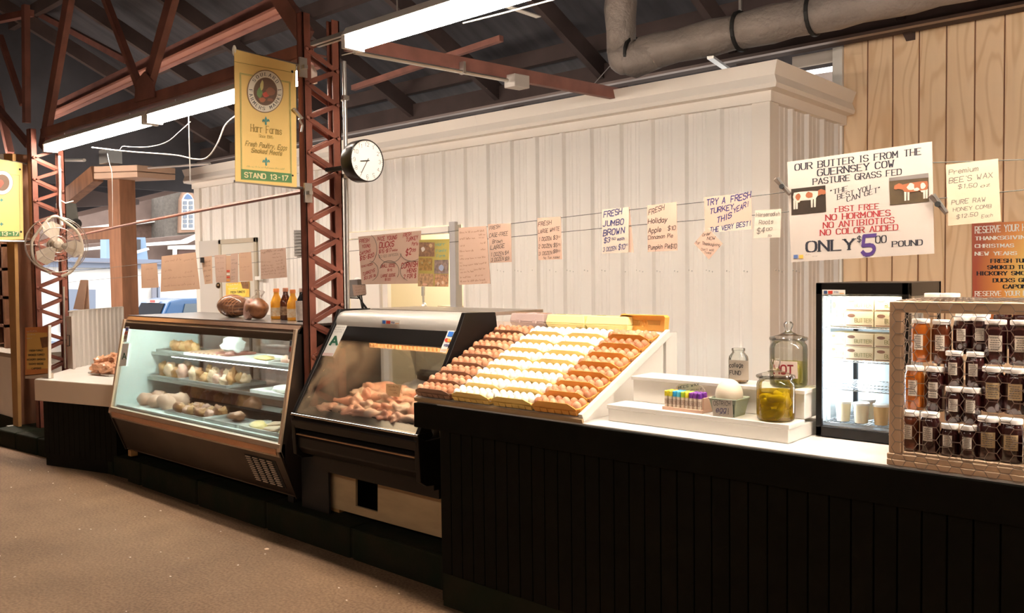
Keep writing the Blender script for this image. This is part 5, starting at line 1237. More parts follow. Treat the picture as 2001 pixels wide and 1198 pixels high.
# banners
bany = M('banner_yellow', (.90, .64, .23), .7, noise_=(2, .06)); bang = M('banner_green', (.10, .24, .09), .7); bango = M('banner_olive', (.42, .42, .16), .7); bant = M('banner_tan_ink', (.36, .25, .07), .7); cream_i = M('cream_ink', (.85, .72, .42), .7); teal = M('teal_ink', (.10, .30, .26), .7)
CB = (450, 90, 4.28)
def banner(X, Yr, label, full):
    o = thing('vertical_banner', label, 'banner', (X, Yr, 2.0))
    return o
BX = -4.14; bp = plane(X=BX)
bn = thing('vertical_banner', 'yellow market banner with round emblem reading stand 13-17 on the near column', 'banner', (BX, 2.63, 2.0))
c4 = [P(*q, bp) for q in [(458, 96), (578, 126), (580, 366), (460, 354)]]
part('cloth', MB().prism(c4, (-.004, 0, 0)), bany, bn)
part('top_rod', MB().tube([P(455, 97, X=BX-.012), P(600, 131, X=BX-.012)], .009, 8), silver, bn); part('bottom_rod', MB().tube([P(458, 354, X=BX-.012), P(604, 369, X=BX-.012)], .008, 8), silver, bn)
part('rod_cap', MB().ell(P(458, 99, X=BX-.01), .012, .012, .03, 8, 6), cardw, bn)
for q in ((592, 132), (602, 377)): part('bracket', MB().obox(P(*q, X=-4.10), (.006, 0, 0), (0, .025, 0), (0, 0, .055)).obox(P(*q, X=-4.09), (.03, 0, 0), (0, .012, 0), (0, 0, .01)), silver, bn)
part('grommet', MB().ell(P(571, 140, X=BX), .004, .008, .008, 10, 6).ell(P(572, 343, X=BX), .004, .006, .006, 10, 6), blackm, bn)
def bpatch(nm, px, mat, off=.002): return patch(bn, nm, px, bp, mat, off, CB)
bpatch('seam', [(35, 128), (540, 222), (540, 226), (35, 132)], bant)
for k, q in enumerate([[(78, 222), (503, 300), (503, 306), (78, 228)], [(78, 222), (84, 223), (96, 1118), (90, 1117)], [(497, 300), (503, 300), (516, 1145), (510, 1145)], [(90, 1112), (515, 1142), (515, 1148), (90, 1118)]]): bpatch('border', q, bango)
for k, q in enumerate([[(88, 234), (494, 308), (494, 311), (88, 237)], [(88, 234), (91, 234), (100, 1040), (97, 1040)], [(491, 308), (494, 308), (507, 1070), (504, 1070)]]): bpatch('border', q, bango)
bpatch('green_band', [(92, 1028), (513, 1068), (514, 1142), (92, 1113)], bang, .0025)
bpatch('emblem_ring', circ(292, 379, 152, 180, 40), M('ring_brown', (.30, .20, .12), .7), .003); bpatch('emblem_white', circ(292, 379, 144, 172, 40), M('emblem_white', (.80, .74, .62), .7), .0035)
bpatch('emblem_ring', circ(294, 380, 100, 118, 32), MATS['ring_brown'], .004); bpatch('emblem_field', circ(294, 380, 96, 114, 32), M('emblem_dark', (.16, .10, .07), .7), .0045)
rnd = random.Random(4)
def blob(cx_, cy_, rx, ry, n=9): return [(cx_+rx*rnd.uniform(.7, 1.1)*math.cos(2*PI*i/n), cy_+ry*rnd.uniform(.7, 1.1)*math.sin(2*PI*i/n)) for i in range(n)]
for b_, c_ in [((265, 330, 16, 46), (.55, .50, .22)), ((245, 390, 26, 50), (.18, .30, .12)), ((335, 380, 40, 40), (.30, .14, .09)), ((300, 405, 32, 28), (.58, .10, .07)), ((270, 450, 34, 20), (.45, .16, .09)), ((335, 450, 30, 18), (.12, .13, .08))]:
    bpatch('emblem_fruit', blob(*b_), M('fruit%d' % b_[0], c_, .7), .005+b_[0]*1e-6)
mb = MB()
def arc_text(txt, a0, a1, top=True):
    n = len(txt)
    for i, chh in enumerate(txt):
        a = a0+(a1-a0)*i/(n-1); c = Vector((292+122*math.cos(a)*.99, 379+145*math.sin(a)*.99))/4.28+Vector((450, 90))
        rad = Vector((math.cos(a), math.sin(a)*1.1)).normalized(); tan_ = Vector((-rad.y, rad.x))
        if not top: rad, tan_ = -rad, -tan_
        e = tan_*(22/4.28/5); u = rad*(26/4.28/6)
        glyph(mb, chh, c-e*2-u*3, e, u, bp, .9, True, .005)
arc_text('SOULARD', math.radians(-140), math.radians(-35)); arc_text('FARMERS MARKET', math.radians(182), math.radians(-5)+0, False)
part('emblem_lettering', mb, ink, bn)
ptext(bn, 'Harr Farms', (172, 712), (430, 742), 58, bp, bant, .85, True, .003, cr=CB); ptext(bn, 'Since 1985', (240, 762), (358, 776), 24, bp, bant, .8, True, .003, cr=CB)
ptext(bn, 'Fresh Poultry, Eggs', (125, 832), (470, 872), 38, bp, bant, 1, False, .003, cr=CB, slant=.25); ptext(bn, 'Smoked Meats', (176, 888), (430, 916), 36, bp, bant, 1, False, .003, cr=CB, slant=.25)
scribble(bn, [(135, 1012, 455, 1036, 16)], bp, bango, CB, .003, .6, 'small_print'); ptext(bn, 'STAND 13-17', (120, 1096), (483, 1126), 40, bp, cream_i, 1.2, False, .0045, cr=CB)
for cx_, cy_ in ((298, 625), (300, 965)):
    bpatch('fleur_de_lis', [(cx_, cy_-38), (cx_+9, cy_-15), (cx_+5, cy_+5), (cx_+8, cy_+32), (cx_, cy_+38), (cx_-8, cy_+28), (cx_-5, cy_+3), (cx_-9, cy_-18)], teal, .003)
    for s_ in (-1, 1): bpatch('fleur_de_lis', [(cx_+s_*6, cy_+6), (cx_+s_*12, cy_-12), (cx_+s_*24, cy_-14), (cx_+s_*32, cy_+2), (cx_+s_*25, cy_+12), (cx_+s_*22, cy_), (cx_+s_*14, cy_+10)][::s_], teal, .003)
# pegs and wrap below the banner bracket
pg = thing('clothes_peg', 'metal clip and torn tape hanging between the banner and the near column', 'clip', P(580, 225, X=-4.12))
part('peg', MB().bar(P(573, 212, X=-4.12), P(590, 232, X=-4.12), .018, .012), silver, pg); part('tape', MB().tube([P(584, 232, X=-4.12), P(591, 245, X=-4.12), P(589, 258, X=-4.12)], .006, 6), silver, pg)
BX2 = -8.46; bp2 = plane(X=BX2)
b2 = thing('vertical_banner', 'second yellow market banner on the far column, cut by the left edge', 'banner', (BX2, 2.7, 1.9))
part('cloth', MB().prism([P(*q, bp2) for q in [(-60, 302), (44, 319), (46, 468), (-58, 470)]], (-.004, 0, 0)), bany, b2)
for px, mt, of in ((circ(4, 357, 22, 24, 32), MATS['ring_brown'], .002), (circ(4, 357, 21, 23, 32), MATS['emblem_white'], .003), (circ(4, 357, 14.5, 16, 24), MATS['emblem_dark'], .004), (blob(0, 358, 8, 8), MATS['fruit300'], .005)): patch(b2, 'emblem', px, bp2, mt, of)
patch(b2, 'border', [(37, 342), (38.2, 342), (40, 462), (38.8, 462)], bp2, bango, .002); patch(b2, 'border', [(-58, 330), (38, 342), (38, 343.2), (-58, 331)], bp2, bango, .002)
patch(b2, 'green_band', [(-55, 452), (37.5, 452), (38, 462), (-55, 463)], bp2, bang, .003); ptext(b2, 'STAND 13-17', (-45, 461), (36, 460), 7, bp2, cream_i, 1.1, off=.005)
for cy_ in (391, 438): patch(b2, 'fleur_de_lis', [(3, cy_-4), (5, cy_-1), (8, cy_), (5, cy_+1), (3, cy_+4), (1, cy_+1), (-2, cy_), (1, cy_-1)], bp2, teal, .003)
part('top_rod', MB().tube([P(-60, 303, X=BX2-.01), P(62, 322, X=BX2-.01)], .009, 8), silver, b2); part('bottom_rod', MB().tube([P(-58, 470, X=BX2-.01), P(64, 472, X=BX2-.01)], .009, 8), silver, b2)
part('grommet', MB().ell(P(39, 331, X=BX2), .004, .01, .01, 8, 6).ell(P(41, 453, X=BX2), .004, .01, .01, 8, 6), blackm, b2)
# long red rail from column to column
rl = thing('steel_rail', 'thin rusty rod running from the near column over to the far one', 'rail', (-6, 3.2, 2)); part('rod', MB().tube([P(140, 463, Y=4.1), P(245, 440, Y=3.9), P(420, 406, Y=3.4), P(605, 372, Y=3.0)], .013, 8), red, rl)
# fan
fc_ = P(112, 478, Y=2.80); fn_ = (EYE-fc_); fn_.z = 0; fn_ = (fn_.normalized()+Vector((.15, .1, 0))).normalized(); fu = Vector((0, 0, 1)); fs = fu.cross(fn_).normalized()
fan = thing('wall_fan', 'cream three-bladed caged fan mounted on the far column', 'fan', fc_)
fm = M('aged_cream_metal', (.44, .37, .29), .4); Rf = .235
for k in range(3):
    a0 = k*2*PI/3+1.9; mb = MB(); n = 7; vv = []
    outl = [(.03, -.3), (.09, -.55), (.17, -.5), (.20, -.15), (.195, .25), (.14, .5), (.07, .45), (.03, .3)]
    mb.prism([fc_+(fs*math.cos(a0+a)+fu*math.sin(a0+a))*r_+fn_*(.02*math.sin(a*2)) for r_, a in outl], -fn_*.003)
    part('blade', mb, fm, fan)
part('hub', MB().lathe([(.03, -.05), (.035, 0), (.03, .02), (.0001, .03)], fc_, 16, fn_), fm, fan, smooth='auto'); part('motor', MB().lathe([(.03, -.2), (.06, -.18), (.065, -.08), (.04, -.05)], fc_, 16, fn_), fm, fan, smooth='auto')
mb = MB()
for r_, o_ in ((Rf, 0), (Rf*.99, -.08), (Rf*.6, .035), (Rf*.3, .045)):
    mb.tube([fc_+(fs*math.cos(2*PI*i/32)+fu*math.sin(2*PI*i/32))*r_+fn_*o_ for i in range(33)], .0035, 6, False)
for k in range(26):
    a = 2*PI*k/26; u = fs*math.cos(a)+fu*math.sin(a); mb.tube([fc_+u*.03+fn_*.05, fc_+u*Rf*.6+fn_*.036, fc_+u*Rf+fn_*0, fc_+u*Rf*.98-fn_*.08, fc_+u*.08-fn_*.12], .0008, 4, False)
part('cage', mb, wire, fan)
mb = MB(); yk = [(100, 535), (68, 510), (62, 482), (66, 465), (92, 432), (106, 423), (118, 427), (150, 452), (161, 480), (158, 500), (140, 530), (120, 540)]
part('yoke', MB().tube(smooth_path([P(x, y, fc_.y and plane(pt=fc_-fn_*.06, n=fn_)) for x, y in yk]), .012, 8), fm, fan, smooth='auto')
part('wall_arm', MB().tube([fc_-fn_*.19, Vector((-8.33, 3.0, fc_.z))], .018, 8), fm, fan)
part('cable', MB().tube([P(118, 330, X=-8.25), P(117, 400, X=-8.2), P(122, 440, X=-8.1)], .008, 6).tube([P(143, 393, X=-8.2), P(128, 397, X=-8.2), P(119, 392, X=-8.25)], .006, 6), cardw, fan)
cb = thing('conduit', 'white conduit running down the far column to the fan', 'conduit', P(117, 440, X=-8.33)); part('pipe', MB().tube([P(116, 305, X=-8.3), P(119, 445, X=-8.3)], .014, 8).tube([P(124, 560, X=-8.32), P(127, 720, X=-8.32)], .010, 8), silver, cb)
sp_ = thing('loudspeaker', 'dark grey bracketed loudspeaker behind the fan', 'speaker', P(140, 446, X=-8.9)); c = P(139, 422, X=-8.9)
part('speaker_box', MB().prism([P(x, y, X=-8.8) for x, y in [(124, 394), (150, 398), (156, 440), (152, 446), (126, 444)]], (-.2, 0, 0)), M('charcoal_box', (.10, .10, .09), .5), sp_, bevel=.01); part('grille', MB().lathe([(.05, 0), (.05, .01), (.03, .012), (.0001, .01)], P(149, 437, X=-8.79), 14, (1, 0, 0)), blackm, sp_)
# loose cables above
for nm, pts, r_, lab in [('hanging_cable', [(235, 292), (240, 286), (255, 287), (290, 287), (325, 278), (350, 258), (372, 238)], .006, 'white looping cable hanging under the far light'),
        ('hanging_cable', [(180, 288), (250, 296), (340, 303), (380, 311), (405, 308), (425, 280), (440, 245), (462, 225)], .011, 'thick pale cable sagging behind the yellow banner'),
        ('hanging_cable', [(668, 108), (700, 100), (735, 88), (760, 72)], .006, 'thin white cable beside the near column top'), ('hanging_cable', [(905, 45), (985, 25), (1085, -2)], .008, 'white straight cable right of the near light'),
        ('hanging_cable', [(210, 300), (214, 320), (219, 345), (220, 445)], .004, 'thin cord dropping past the outer timber post')]:
    mb = MB().tube(smooth_path([P(x, y, Y=3.1 if pts[0][0] < 600 else 2.9) for x, y in pts]), r_*.5, 6); solo(nm, mb, M('grey_cable', (.55, .50, .46), .5), lab, 'cable', smooth=True)
solo('drop_rod', MB().tube([P(369, 238, Y=3.02)+Vector((0, 0, .10)), P(369, 238, Y=3.02), P(372, 355, Y=3.02)], .004, 6), silver, 'thin vertical wire with a bead hanging above the shed corner', 'wire')
solo('hanging_pipe', MB().tube([P(125, 313, Y=4.5), P(165, 313, Y=4.3)], .02, 8), silver, 'short fat pale pipe just right of the far column top', 'pipe')
solo('hanging_pipe', MB().tube([P(290, 328, Y=4.2), P(410, 320, Y=3.9)], .012, 8), silver, 'long thin pale pipe hanging above the shed corner', 'pipe')
# ================================================================== LINES WITH PAPER SIGNS
YL = 3.2; py_ = plane(Y=YL)
ln = thing('sign_line', 'pair of thin dark strings carrying the paper signs right of the near column', 'string', (-2.4, YL, 1.7))
part('string', MB().tube([P(x, y, Y=YL+.004) for x, y in [(682, 469), (860, 455), (1000, 437), (1175, 416), (1390, 393), (1500, 380), (1545, 374)]], .0016, 5), M('dark_string', (.08, .08, .07), .6), ln)
part('string', MB().tube([P(x, y, Y=YL+.004) for x, y in [(682, 491), (870, 474), (1000, 463), (1230, 441), (1390, 428), (1500, 418), (1548, 413)]], .0016, 5), MATS['dark_string'], ln)
l2 = thing('sign_line', 'pair of strings crossing the plywood wall at the right', 'string', (-.7, YL, 1.8))
part('string', MB().tube([P(1820, 318, Y=YL+.004), P(2001, 312, Y=YL+.004), P(2060, 309, Y=YL+.004)], .0016, 5), MATS['dark_string'], l2); part('string', MB().tube([P(1824, 389, Y=YL+.004), P(2001, 371, Y=YL+.004), P(2060, 364, Y=YL+.004)], .0016, 5), MATS['dark_string'], l2)
l3 = thing('sign_line', 'pair of thin strings carrying the paper signs left of the near column', 'string', (-6, 3.3, 1.6))
part('string', MB().tube([P(x, y, Y=3.304) for x, y in [(130, 533), (250, 519), (400, 503), (600, 480)]], .0016, 5), MATS['dark_string'], l3); part('string', MB().tube([P(x, y, Y=3.304) for x, y in [(130, 552), (250, 541), (400, 524), (600, 502)]], .0016, 5), MATS['dark_string'], l3)
def sheet(label, q, mat, cr, Y=YL, th=.0015, name='paper_sign'):
    pl = plane(Y=Y); ox, oy, s = cr; c = [P(ox+x/s, oy+y/s, pl) for x, y in q]; bot = (c[2]+c[3])/2
    o = thing(name, label, 'sign', bot); part('paper', MB().prism(c, (0, th, 0)), mat, o); return o, pl
def write(o, pl, cr, lines, mat, th=.75, jit=.22, slant=.1):
    for L in lines: ptext(o, L[0], (L[1], L[2]), (L[3], L[4]), L[5], pl, L[6] if len(L) > 6 else mat, th, jit=jit, cr=cr, slant=slant)
CP2 = (1000, 360, 3.706); CP3 = (660, 420, 5.558); CP4 = (250, 450, 5.408); CP1 = (1480, 260, 3.743)
o, pl = sheet('pinkish sign Fresh Large White with prices by the dozen', [(185, 245), (355, 235), (363, 543), (192, 550)], paper, CP2)
write(o, pl, CP2, [('FRESH', 192, 305, 285, 290, 30), ('LARGE WHITE', 190, 360, 345, 332, 27), ('1 DOZEN', 196, 412, 285, 405, 26), ('$3', 300, 400, 330, 397, 26), ('00', 332, 388, 350, 386, 12), ('2 DOZEN', 193, 465, 288, 458, 26), ('$5', 302, 455, 330, 452, 26), ('75', 332, 445, 352, 443, 13), ('3 DOZEN', 196, 515, 290, 508, 24), ('$8', 300, 500, 328, 497, 24), ('00', 330, 490, 350, 488, 12), ('No Tax Added', 230, 542, 345, 535, 16)], ink)
o, pl = sheet('white sign Fresh Jumbo Brown in blue marker', [(653, 185), (848, 165), (845, 495), (657, 503)], paperw, CP2)
patch(o, 'back_sheet', [(848, 165), (853, 165), (884, 494), (845, 492)], plane(Y=YL+.006), paper, 0, CP2)
write(o, pl, CP2, [('FRESH', 665, 240, 795, 215, 42), ('JUMBO', 660, 305, 808, 290, 40), ('BROWN', 662, 375, 815, 352, 42), ('$3', 668, 425, 710, 418, 34), ('50', 725, 402, 752, 400, 16), ('each', 765, 408, 815, 402, 22), ('3 DOZEN', 660, 490, 755, 475, 28), ('$10', 772, 475, 818, 470, 36), ('00', 822, 445, 840, 443, 12)], inkblue, 1.0)
o, pl = sheet('pinkish sign Fresh Holiday Apple Cinnamon Pie and Pumpkin Pie', [(980, 155), (1193, 128), (1200, 480), (985, 490)], paper, CP2)
write(o, pl, CP2, [('FRESH', 990, 225, 1102, 185, 38), ('Holiday', 988, 285, 1125, 275, 36), ('Apple', 988, 355, 1080, 345, 36), ('$10', 1130, 335, 1185, 330, 30), ('Cinnamon Pie', 985, 400, 1165, 385, 28), ('Pumpkin Pie', 988, 475, 1145, 462, 32), ('$10', 1150, 468, 1192, 465, 32)], ink)
o, pl = sheet('pinkish sign urging to try a fresh turkey this year', [(1393, 95), (1733, 60), (1740, 325), (1400, 350)], paper, CP2)
patch(o, 'white_strip', [(1420, 318), (1732, 265), (1735, 325), (1430, 352)], pl, paperw, .0002, CP2)
write(o, pl, CP2, [('TRY A', 1410, 155, 1545, 135, 44), ('FRESH', 1585, 130, 1728, 98, 44), ('TURKEY', 1435, 215, 1605, 180, 38), ('THIS', 1485, 285, 1590, 240, 40), ('YEAR!', 1605, 210, 1712, 160, 38), ('THE VERY BEST!', 1435, 350, 1728, 298, 34, inkblue)], inkblue, 1.1)
o, pl = sheet('diamond-turned pink note about ordering for Thanksgiving', [(1418, 315), (1527, 430), (1427, 545), (1320, 428)], paper, CP2, YL-.006)
write(o, pl, CP2, [('Order', 1380, 378, 1442, 365, 20), ('NOW', 1415, 405, 1475, 398, 22), ('for Thanksgiving', 1332, 432, 1505, 450, 20), ('Don\'t wait', 1372, 478, 1465, 485, 16), ('Today', 1395, 500, 1445, 505, 14)], ink)
o, pl = sheet('pale sign Horseradish Roots with price per pound', [(1765, 190), (1952, 178), (1945, 385), (1750, 392)], paperw, CP2)
write(o, pl, CP2, [('Horseradish', 1770, 235, 1940, 228, 28), ('Roots', 1790, 290, 1892, 285, 30), ('$4', 1775, 358, 1830, 352, 40), ('00', 1842, 338, 1885, 333, 20), ('lb', 1857, 382, 1880, 380, 18)], inkgray, .8)
o, pl = sheet('large pink sign listing capons, ducks, turkeys and Cornish hens', [(222, 238), (905, 170), (878, 745), (258, 755)], paper, CP3)
write(o, pl, CP3, [('FRESH', 235, 305, 338, 290, 36), ('YOUNG', 262, 360, 350, 350, 34), ('CAPONS', 235, 440, 355, 405, 32), ('$15-$20', 240, 495, 390, 455, 42), ('NICE YOUNG', 432, 280, 640, 262, 42), ('DUCKS', 452, 362, 608, 340, 58), ('$15-$17', 448, 415, 580, 400, 36), ('medium', 590, 395, 648, 388, 22), ('FRESH', 708, 245, 795, 222, 38), ('TURKEY', 740, 292, 868, 262, 40), ('Parts', 805, 332, 870, 325, 34), ('$2', 738, 440, 795, 430, 64), ('99', 808, 400, 845, 395, 30), ('YOUNG FROZEN', 250, 575, 378, 545, 22), ('TURKEYS', 268, 665, 400, 615, 34), ('$3.25 lb', 285, 705, 410, 670, 30), ('SMALL GOOSE', 468, 575, 622, 562, 34), ('$115', 540, 612, 590, 608, 24), ('LARGE GOOSE', 468, 680, 625, 665, 30), ('$120', 512, 715, 572, 710, 24), ('CORNISH', 690, 580, 865, 560, 56), ('HENS', 752, 630, 850, 620, 40), ('2 FOR $', 715, 695, 848, 680, 42)], inkred, 1.1)
ptext(o, '$12-$20 UNFROZEN', (448, 468), (655, 440), 26, pl, inkgray, .7, jit=.2, cr=CP3)
mb = MB()
for cxx, cyy, rx, ry, a0, a1 in [(330, 370, 95, 160, -1.2, 1.5), (565, 410, 125, 110, .1, 3.0), (800, 380, 130, 120, .5, 2.8), (340, 610, 100, 110, -1.5, 1.2), (560, 610, 105, 115, -2.9, .6), (810, 610, 130, 110, -3.2, -1.2), (810, 610, 130, 110, 2, 3.1)]:
    pts = [P(660+(cxx+rx*math.cos(a0+(a1-a0)*i/12))/5.558, 420+(cyy+ry*math.sin(a0+(a1-a0)*i/12))/5.558, pl, .002) for i in range(13)]; mb.tube(pts, .0012, 4)
part('loop_lines', mb, inkgray, o)
o, pl = sheet('collage of dark photographs on a yellow sheet hung over the open doorway', [(885, 270), (1212, 262), (1200, 780), (870, 775)], M('collage_yellow', (.45, .36, .10), .7, noise_=(6, .3)), CP3, YL-.008)
for i, (q, c_) in enumerate([([(883, 298), (1050, 298), (1050, 452), (880, 452)], (.12, .07, .05)), ([(885, 468), (1028, 470), (1025, 605), (882, 603)], (.16, .10, .04)), ([(1050, 490), (1205, 488), (1203, 640), (1046, 638)], (.13, .10, .10)), ([(878, 635), (1040, 640), (1036, 778), (872, 775)], (.22, .14, .09)), ([(1055, 645), (1203, 648), (1200, 778), (1052, 778)], (.24, .14, .09))]):
    patch(o, 'photograph', q, pl, M('photo%d' % i, c_, .4, noise_=(60, .2, (min(1, c_[0]*2.6), c_[1]*2.4, c_[2]*2))), .001, CP3)
for b_, c_ in [((925, 375, 22, 30), (.55, .50, .48)), ((1125, 575, 30, 34), (.30, .34, .48)), ((945, 755, 28, 16), (.62, .35, .26)), ((1140, 735, 13, 24), (.62, .45, .33)), ((1088, 745, 14, 20), (.6, .45, .36)), ((915, 520, 16, 14), (.32, .25, .13)), ((995, 520, 16, 14), (.32, .25, .13)), ((1010, 330, 20, 26), (.5, .35, .2))]: patch(o, 'figure_blotch', blob(*b_), pl, M('blot%d' % b_[0], c_, .6), .002, CP3)
ptext(o, 'Harr', (1065, 340), (1165, 330), 34, pl, teal, .8, jit=.2, cr=CP3); ptext(o, 'Family', (1068, 405), (1180, 395), 30, pl, teal, .8, jit=.2, cr=CP3); ptext(o, 'Farm', (1075, 460), (1165, 455), 30, pl, teal, .8, jit=.2, cr=CP3)
o, pl = sheet('long pinkish sign with a faint handwritten price list', [(1312, 140), (1612, 120), (1655, 745), (1315, 760)], paper, CP3)
scribble(o, [(1325, 205, 1590, 180, 22), (1325, 270, 1500, 262, 24), (1530, 225, 1600, 220, 18), (1530, 255, 1600, 250, 18), (1330, 345, 1375, 342, 16), (1545, 315, 1600, 312, 22), (1325, 405, 1470, 395, 20), (1550, 385, 1610, 380, 20), (1325, 450, 1370, 448, 14), (1325, 490, 1600, 465, 20), (1325, 528, 1365, 525, 12), (1325, 562, 1610, 530, 20), (1325, 600, 1370, 598, 12), (1330, 635, 1470, 620, 22), (1480, 605, 1600, 590, 20), (1330, 690, 1440, 680, 20), (1490, 670, 1580, 660, 20), (1330, 735, 1620, 712, 22), (1560, 745, 1625, 738, 16)], pl, inkbr, CP3)
patch(o, 'back_sheet', [(1612, 120), (1616, 122), (1660, 748), (1650, 746)], plane(Y=YL+.006), inkbr, 0, CP3)
o, pl = sheet('pinkish sign Fresh Cage-Free Brown Large eggs', [(1632, 100), (1880, 90), (1888, 512), (1650, 522)], paper, CP3)
write(o, pl, CP3, [('FRESH', 1648, 165, 1760, 140, 38), ('CAGE-FREE', 1645, 245, 1845, 222, 42), ('Brown', 1680, 308, 1785, 298, 38), ('LARGE', 1658, 380, 1810, 355, 44), ('1 DOZEN', 1662, 450, 1800, 438, 38), ('$4', 1815, 430, 1855, 425, 36), ('3 DOZEN', 1665, 510, 1800, 492, 38), ('$9', 1818, 495, 1858, 490, 36)], ink)
# small box with a note on a wire stand, on the meat case
nb = thing('payment_terminal', 'small grey box with a pinned note on a wire stand above the meat case', 'box', P(700, 604, Y=3.28)); yn = plane(Y=3.25)
part('box', MB().prism([P(660+x/5.558, 420+y/5.558, Y=3.27) for x, y in [(120, 705), (215, 700), (222, 875), (118, 895)]], (0, .06, 0)), M('mid_grey', (.26, .23, .22), .5), nb, bevel=.002)
part('note', quad([(155, 758), (300, 762), (310, 862), (175, 880)], yn, .002, CP3), paper, nb)
scribble(nb, [(190, 790, 270, 785, 14), (190, 825, 285, 815, 14), (200, 850, 290, 840, 14)], yn, inkbr, CP3)
part('note_cap', MB().ell(P(660+215/5.558, 420+715/5.558, Y=3.3), .03, .02, .02), cardw, nb)
for a, b in [((215, 880), (320, 1018)), ((235, 860), (265, 1015)), ((255, 865), (278, 1015)), ((265, 940), (300, 1015)), ((100, 900), (222, 905)), ((110, 1025), (350, 1018))]: part('wire_leg', MB().tube([P(660+a[0]/5.558, 420+a[1]/5.558, Y=3.28), P(660+b[0]/5.558, 420+b[1]/5.558, Y=3.28)], .004, 6), blackm, nb)
# left group
o, pl = sheet('small blank kraft paper, leftmost on the line', [(138, 358), (305, 345), (325, 605), (143, 613)], paperk, CP4, 3.3); scribble(o, [(190, 420, 270, 412, 16), (200, 530, 300, 520, 16)], pl, inkbr, CP4, th=.4)
o, pl = sheet('large square kraft paper with faint writing over the street view', [(355, 275), (715, 232), (760, 622), (345, 652)], paperk, CP4, 3.3); scribble(o, [(390, 340, 560, 315, 24), (590, 330, 690, 312, 24), (390, 440, 480, 425, 22), (600, 455, 700, 440, 20), (370, 520, 700, 490, 20), (380, 600, 700, 575, 24)], pl, inkbr, CP4, th=.4)
o, pl = sheet('narrow kraft paper clipped at the left corner of the shed', [(772, 285), (885, 270), (893, 562), (812, 572)], paperk, CP4, 3.3); scribble(o, [(790, 345, 870, 335, 20), (795, 390, 870, 380, 22), (800, 440, 875, 425, 22), (815, 500, 880, 480, 22), (825, 545, 880, 530, 20)], pl, inkbr, CP4, th=.6)
part('clip', MB().obox(P(250+785/5.408, 450+315/5.408, Y=3.29), (.02, 0, 0), (0, .006, 0), (0, 0, .02)), blackm, o)
o, pl = sheet('pale faintly written paper left of the payment logo strip', [(915, 265), (1035, 255), (1035, 550), (930, 552)], paper, CP4, 3.3); scribble(o, [(925, 300, 1025, 296, 16), (940, 350, 1010, 345, 16), (930, 415, 1010, 410, 16), (950, 440, 1010, 436, 16), (940, 500, 1010, 495, 14)], pl, inkbr, CP4, th=.4)
o, pl = sheet('brown strip with small red card logos', [(1035, 270), (1085, 270), (1085, 553), (1037, 553)], paperk, CP4, 3.302)
for i, m_ in enumerate([LR, cardw, LR, LO]): patch(o, 'logo', [(1043, 422+i*33), (1076, 422+i*33), (1076, 440+i*33), (1043, 440+i*33)], pl, m_, .001, CP4)
o, pl = sheet('pale paper with small handwriting right of the logo strip', [(1085, 250), (1162, 240), (1162, 553), (1085, 553)], paper, CP4, 3.298); scribble(o, [(1092, 320, 1140, 316, 16), (1092, 360, 1150, 356, 18), (1095, 425, 1150, 420, 18), (1095, 455, 1130, 452, 14), (1092, 500, 1150, 495, 16), (1092, 525, 1140, 520, 16)], pl, inkgray, CP4, th=.5)
o, pl = sheet('faint tan paper over the small cream door', [(1172, 240), (1300, 228), (1318, 535), (1180, 538)], paperk, CP4, 3.3); scribble(o, [(1190, 250, 1280, 243, 14), (1190, 290, 1250, 286, 12), (1190, 400, 1290, 385, 14), (1200, 430, 1240, 426, 12)], pl, inkbr, CP4, th=.35)
o, pl = sheet('wide pinkish price list paper nearest the near column on its left', [(1400, 205), (1665, 185), (1680, 497), (1405, 518)], paper, CP4, 3.3); scribble(o, [(1410, 250, 1450, 245, 26), (1460, 235, 1650, 215, 26), (1530, 260, 1620, 250, 18), (1525, 295, 1640, 285, 18), (1410, 345, 1510, 338, 16), (1560, 335, 1655, 320, 18), (1410, 385, 1540, 375, 20), (1570, 365, 1640, 352, 16), (1410, 420, 1555, 400, 20), (1570, 405, 1655, 390, 18), (1410, 450, 1560, 432, 20), (1580, 425, 1650, 415, 18), (1410, 478, 1560, 462, 18), (1590, 460, 1655, 450, 16), (1610, 490, 1655, 485, 14)], pl, inkbr, CP4, th=.6)
mb = MB().box(-10.1, YS-.30, 1.0, -10.0, YS-.29, 1.1)
o, pl = sheet('orange and yellow turkey notice on the small cream door', [(1035, 560), (1283, 540), (1283, 705), (1035, 705)], M('notice_orange', (.80, .30, .05), .6, noise_=(2, .5, (.9, .65, .08))), CP4, YS-.062)
patch(o, 'yellow_ground', [(1070, 575), (1190, 562), (1255, 640), (1240, 695), (1060, 700)], pl, M('notice_yellow', (.90, .66, .10), .6), .002, CP4); patch(o, 'turkey_picture', [(1192, 545), (1278, 542), (1278, 620), (1210, 615)], pl, M('turkey_brown', (.30, .14, .05), .7, noise_=(30, .5)), .003, CP4); ptext(o, 'FRESH TURKEYS', (1085, 668), (1235, 660), 22, pl, ink, 1, off=.004, cr=CP4)
scribble(o, [(1045, 585, 1160, 575, 14), (1060, 625, 1160, 618, 14)], pl, cardw, CP4, .004)
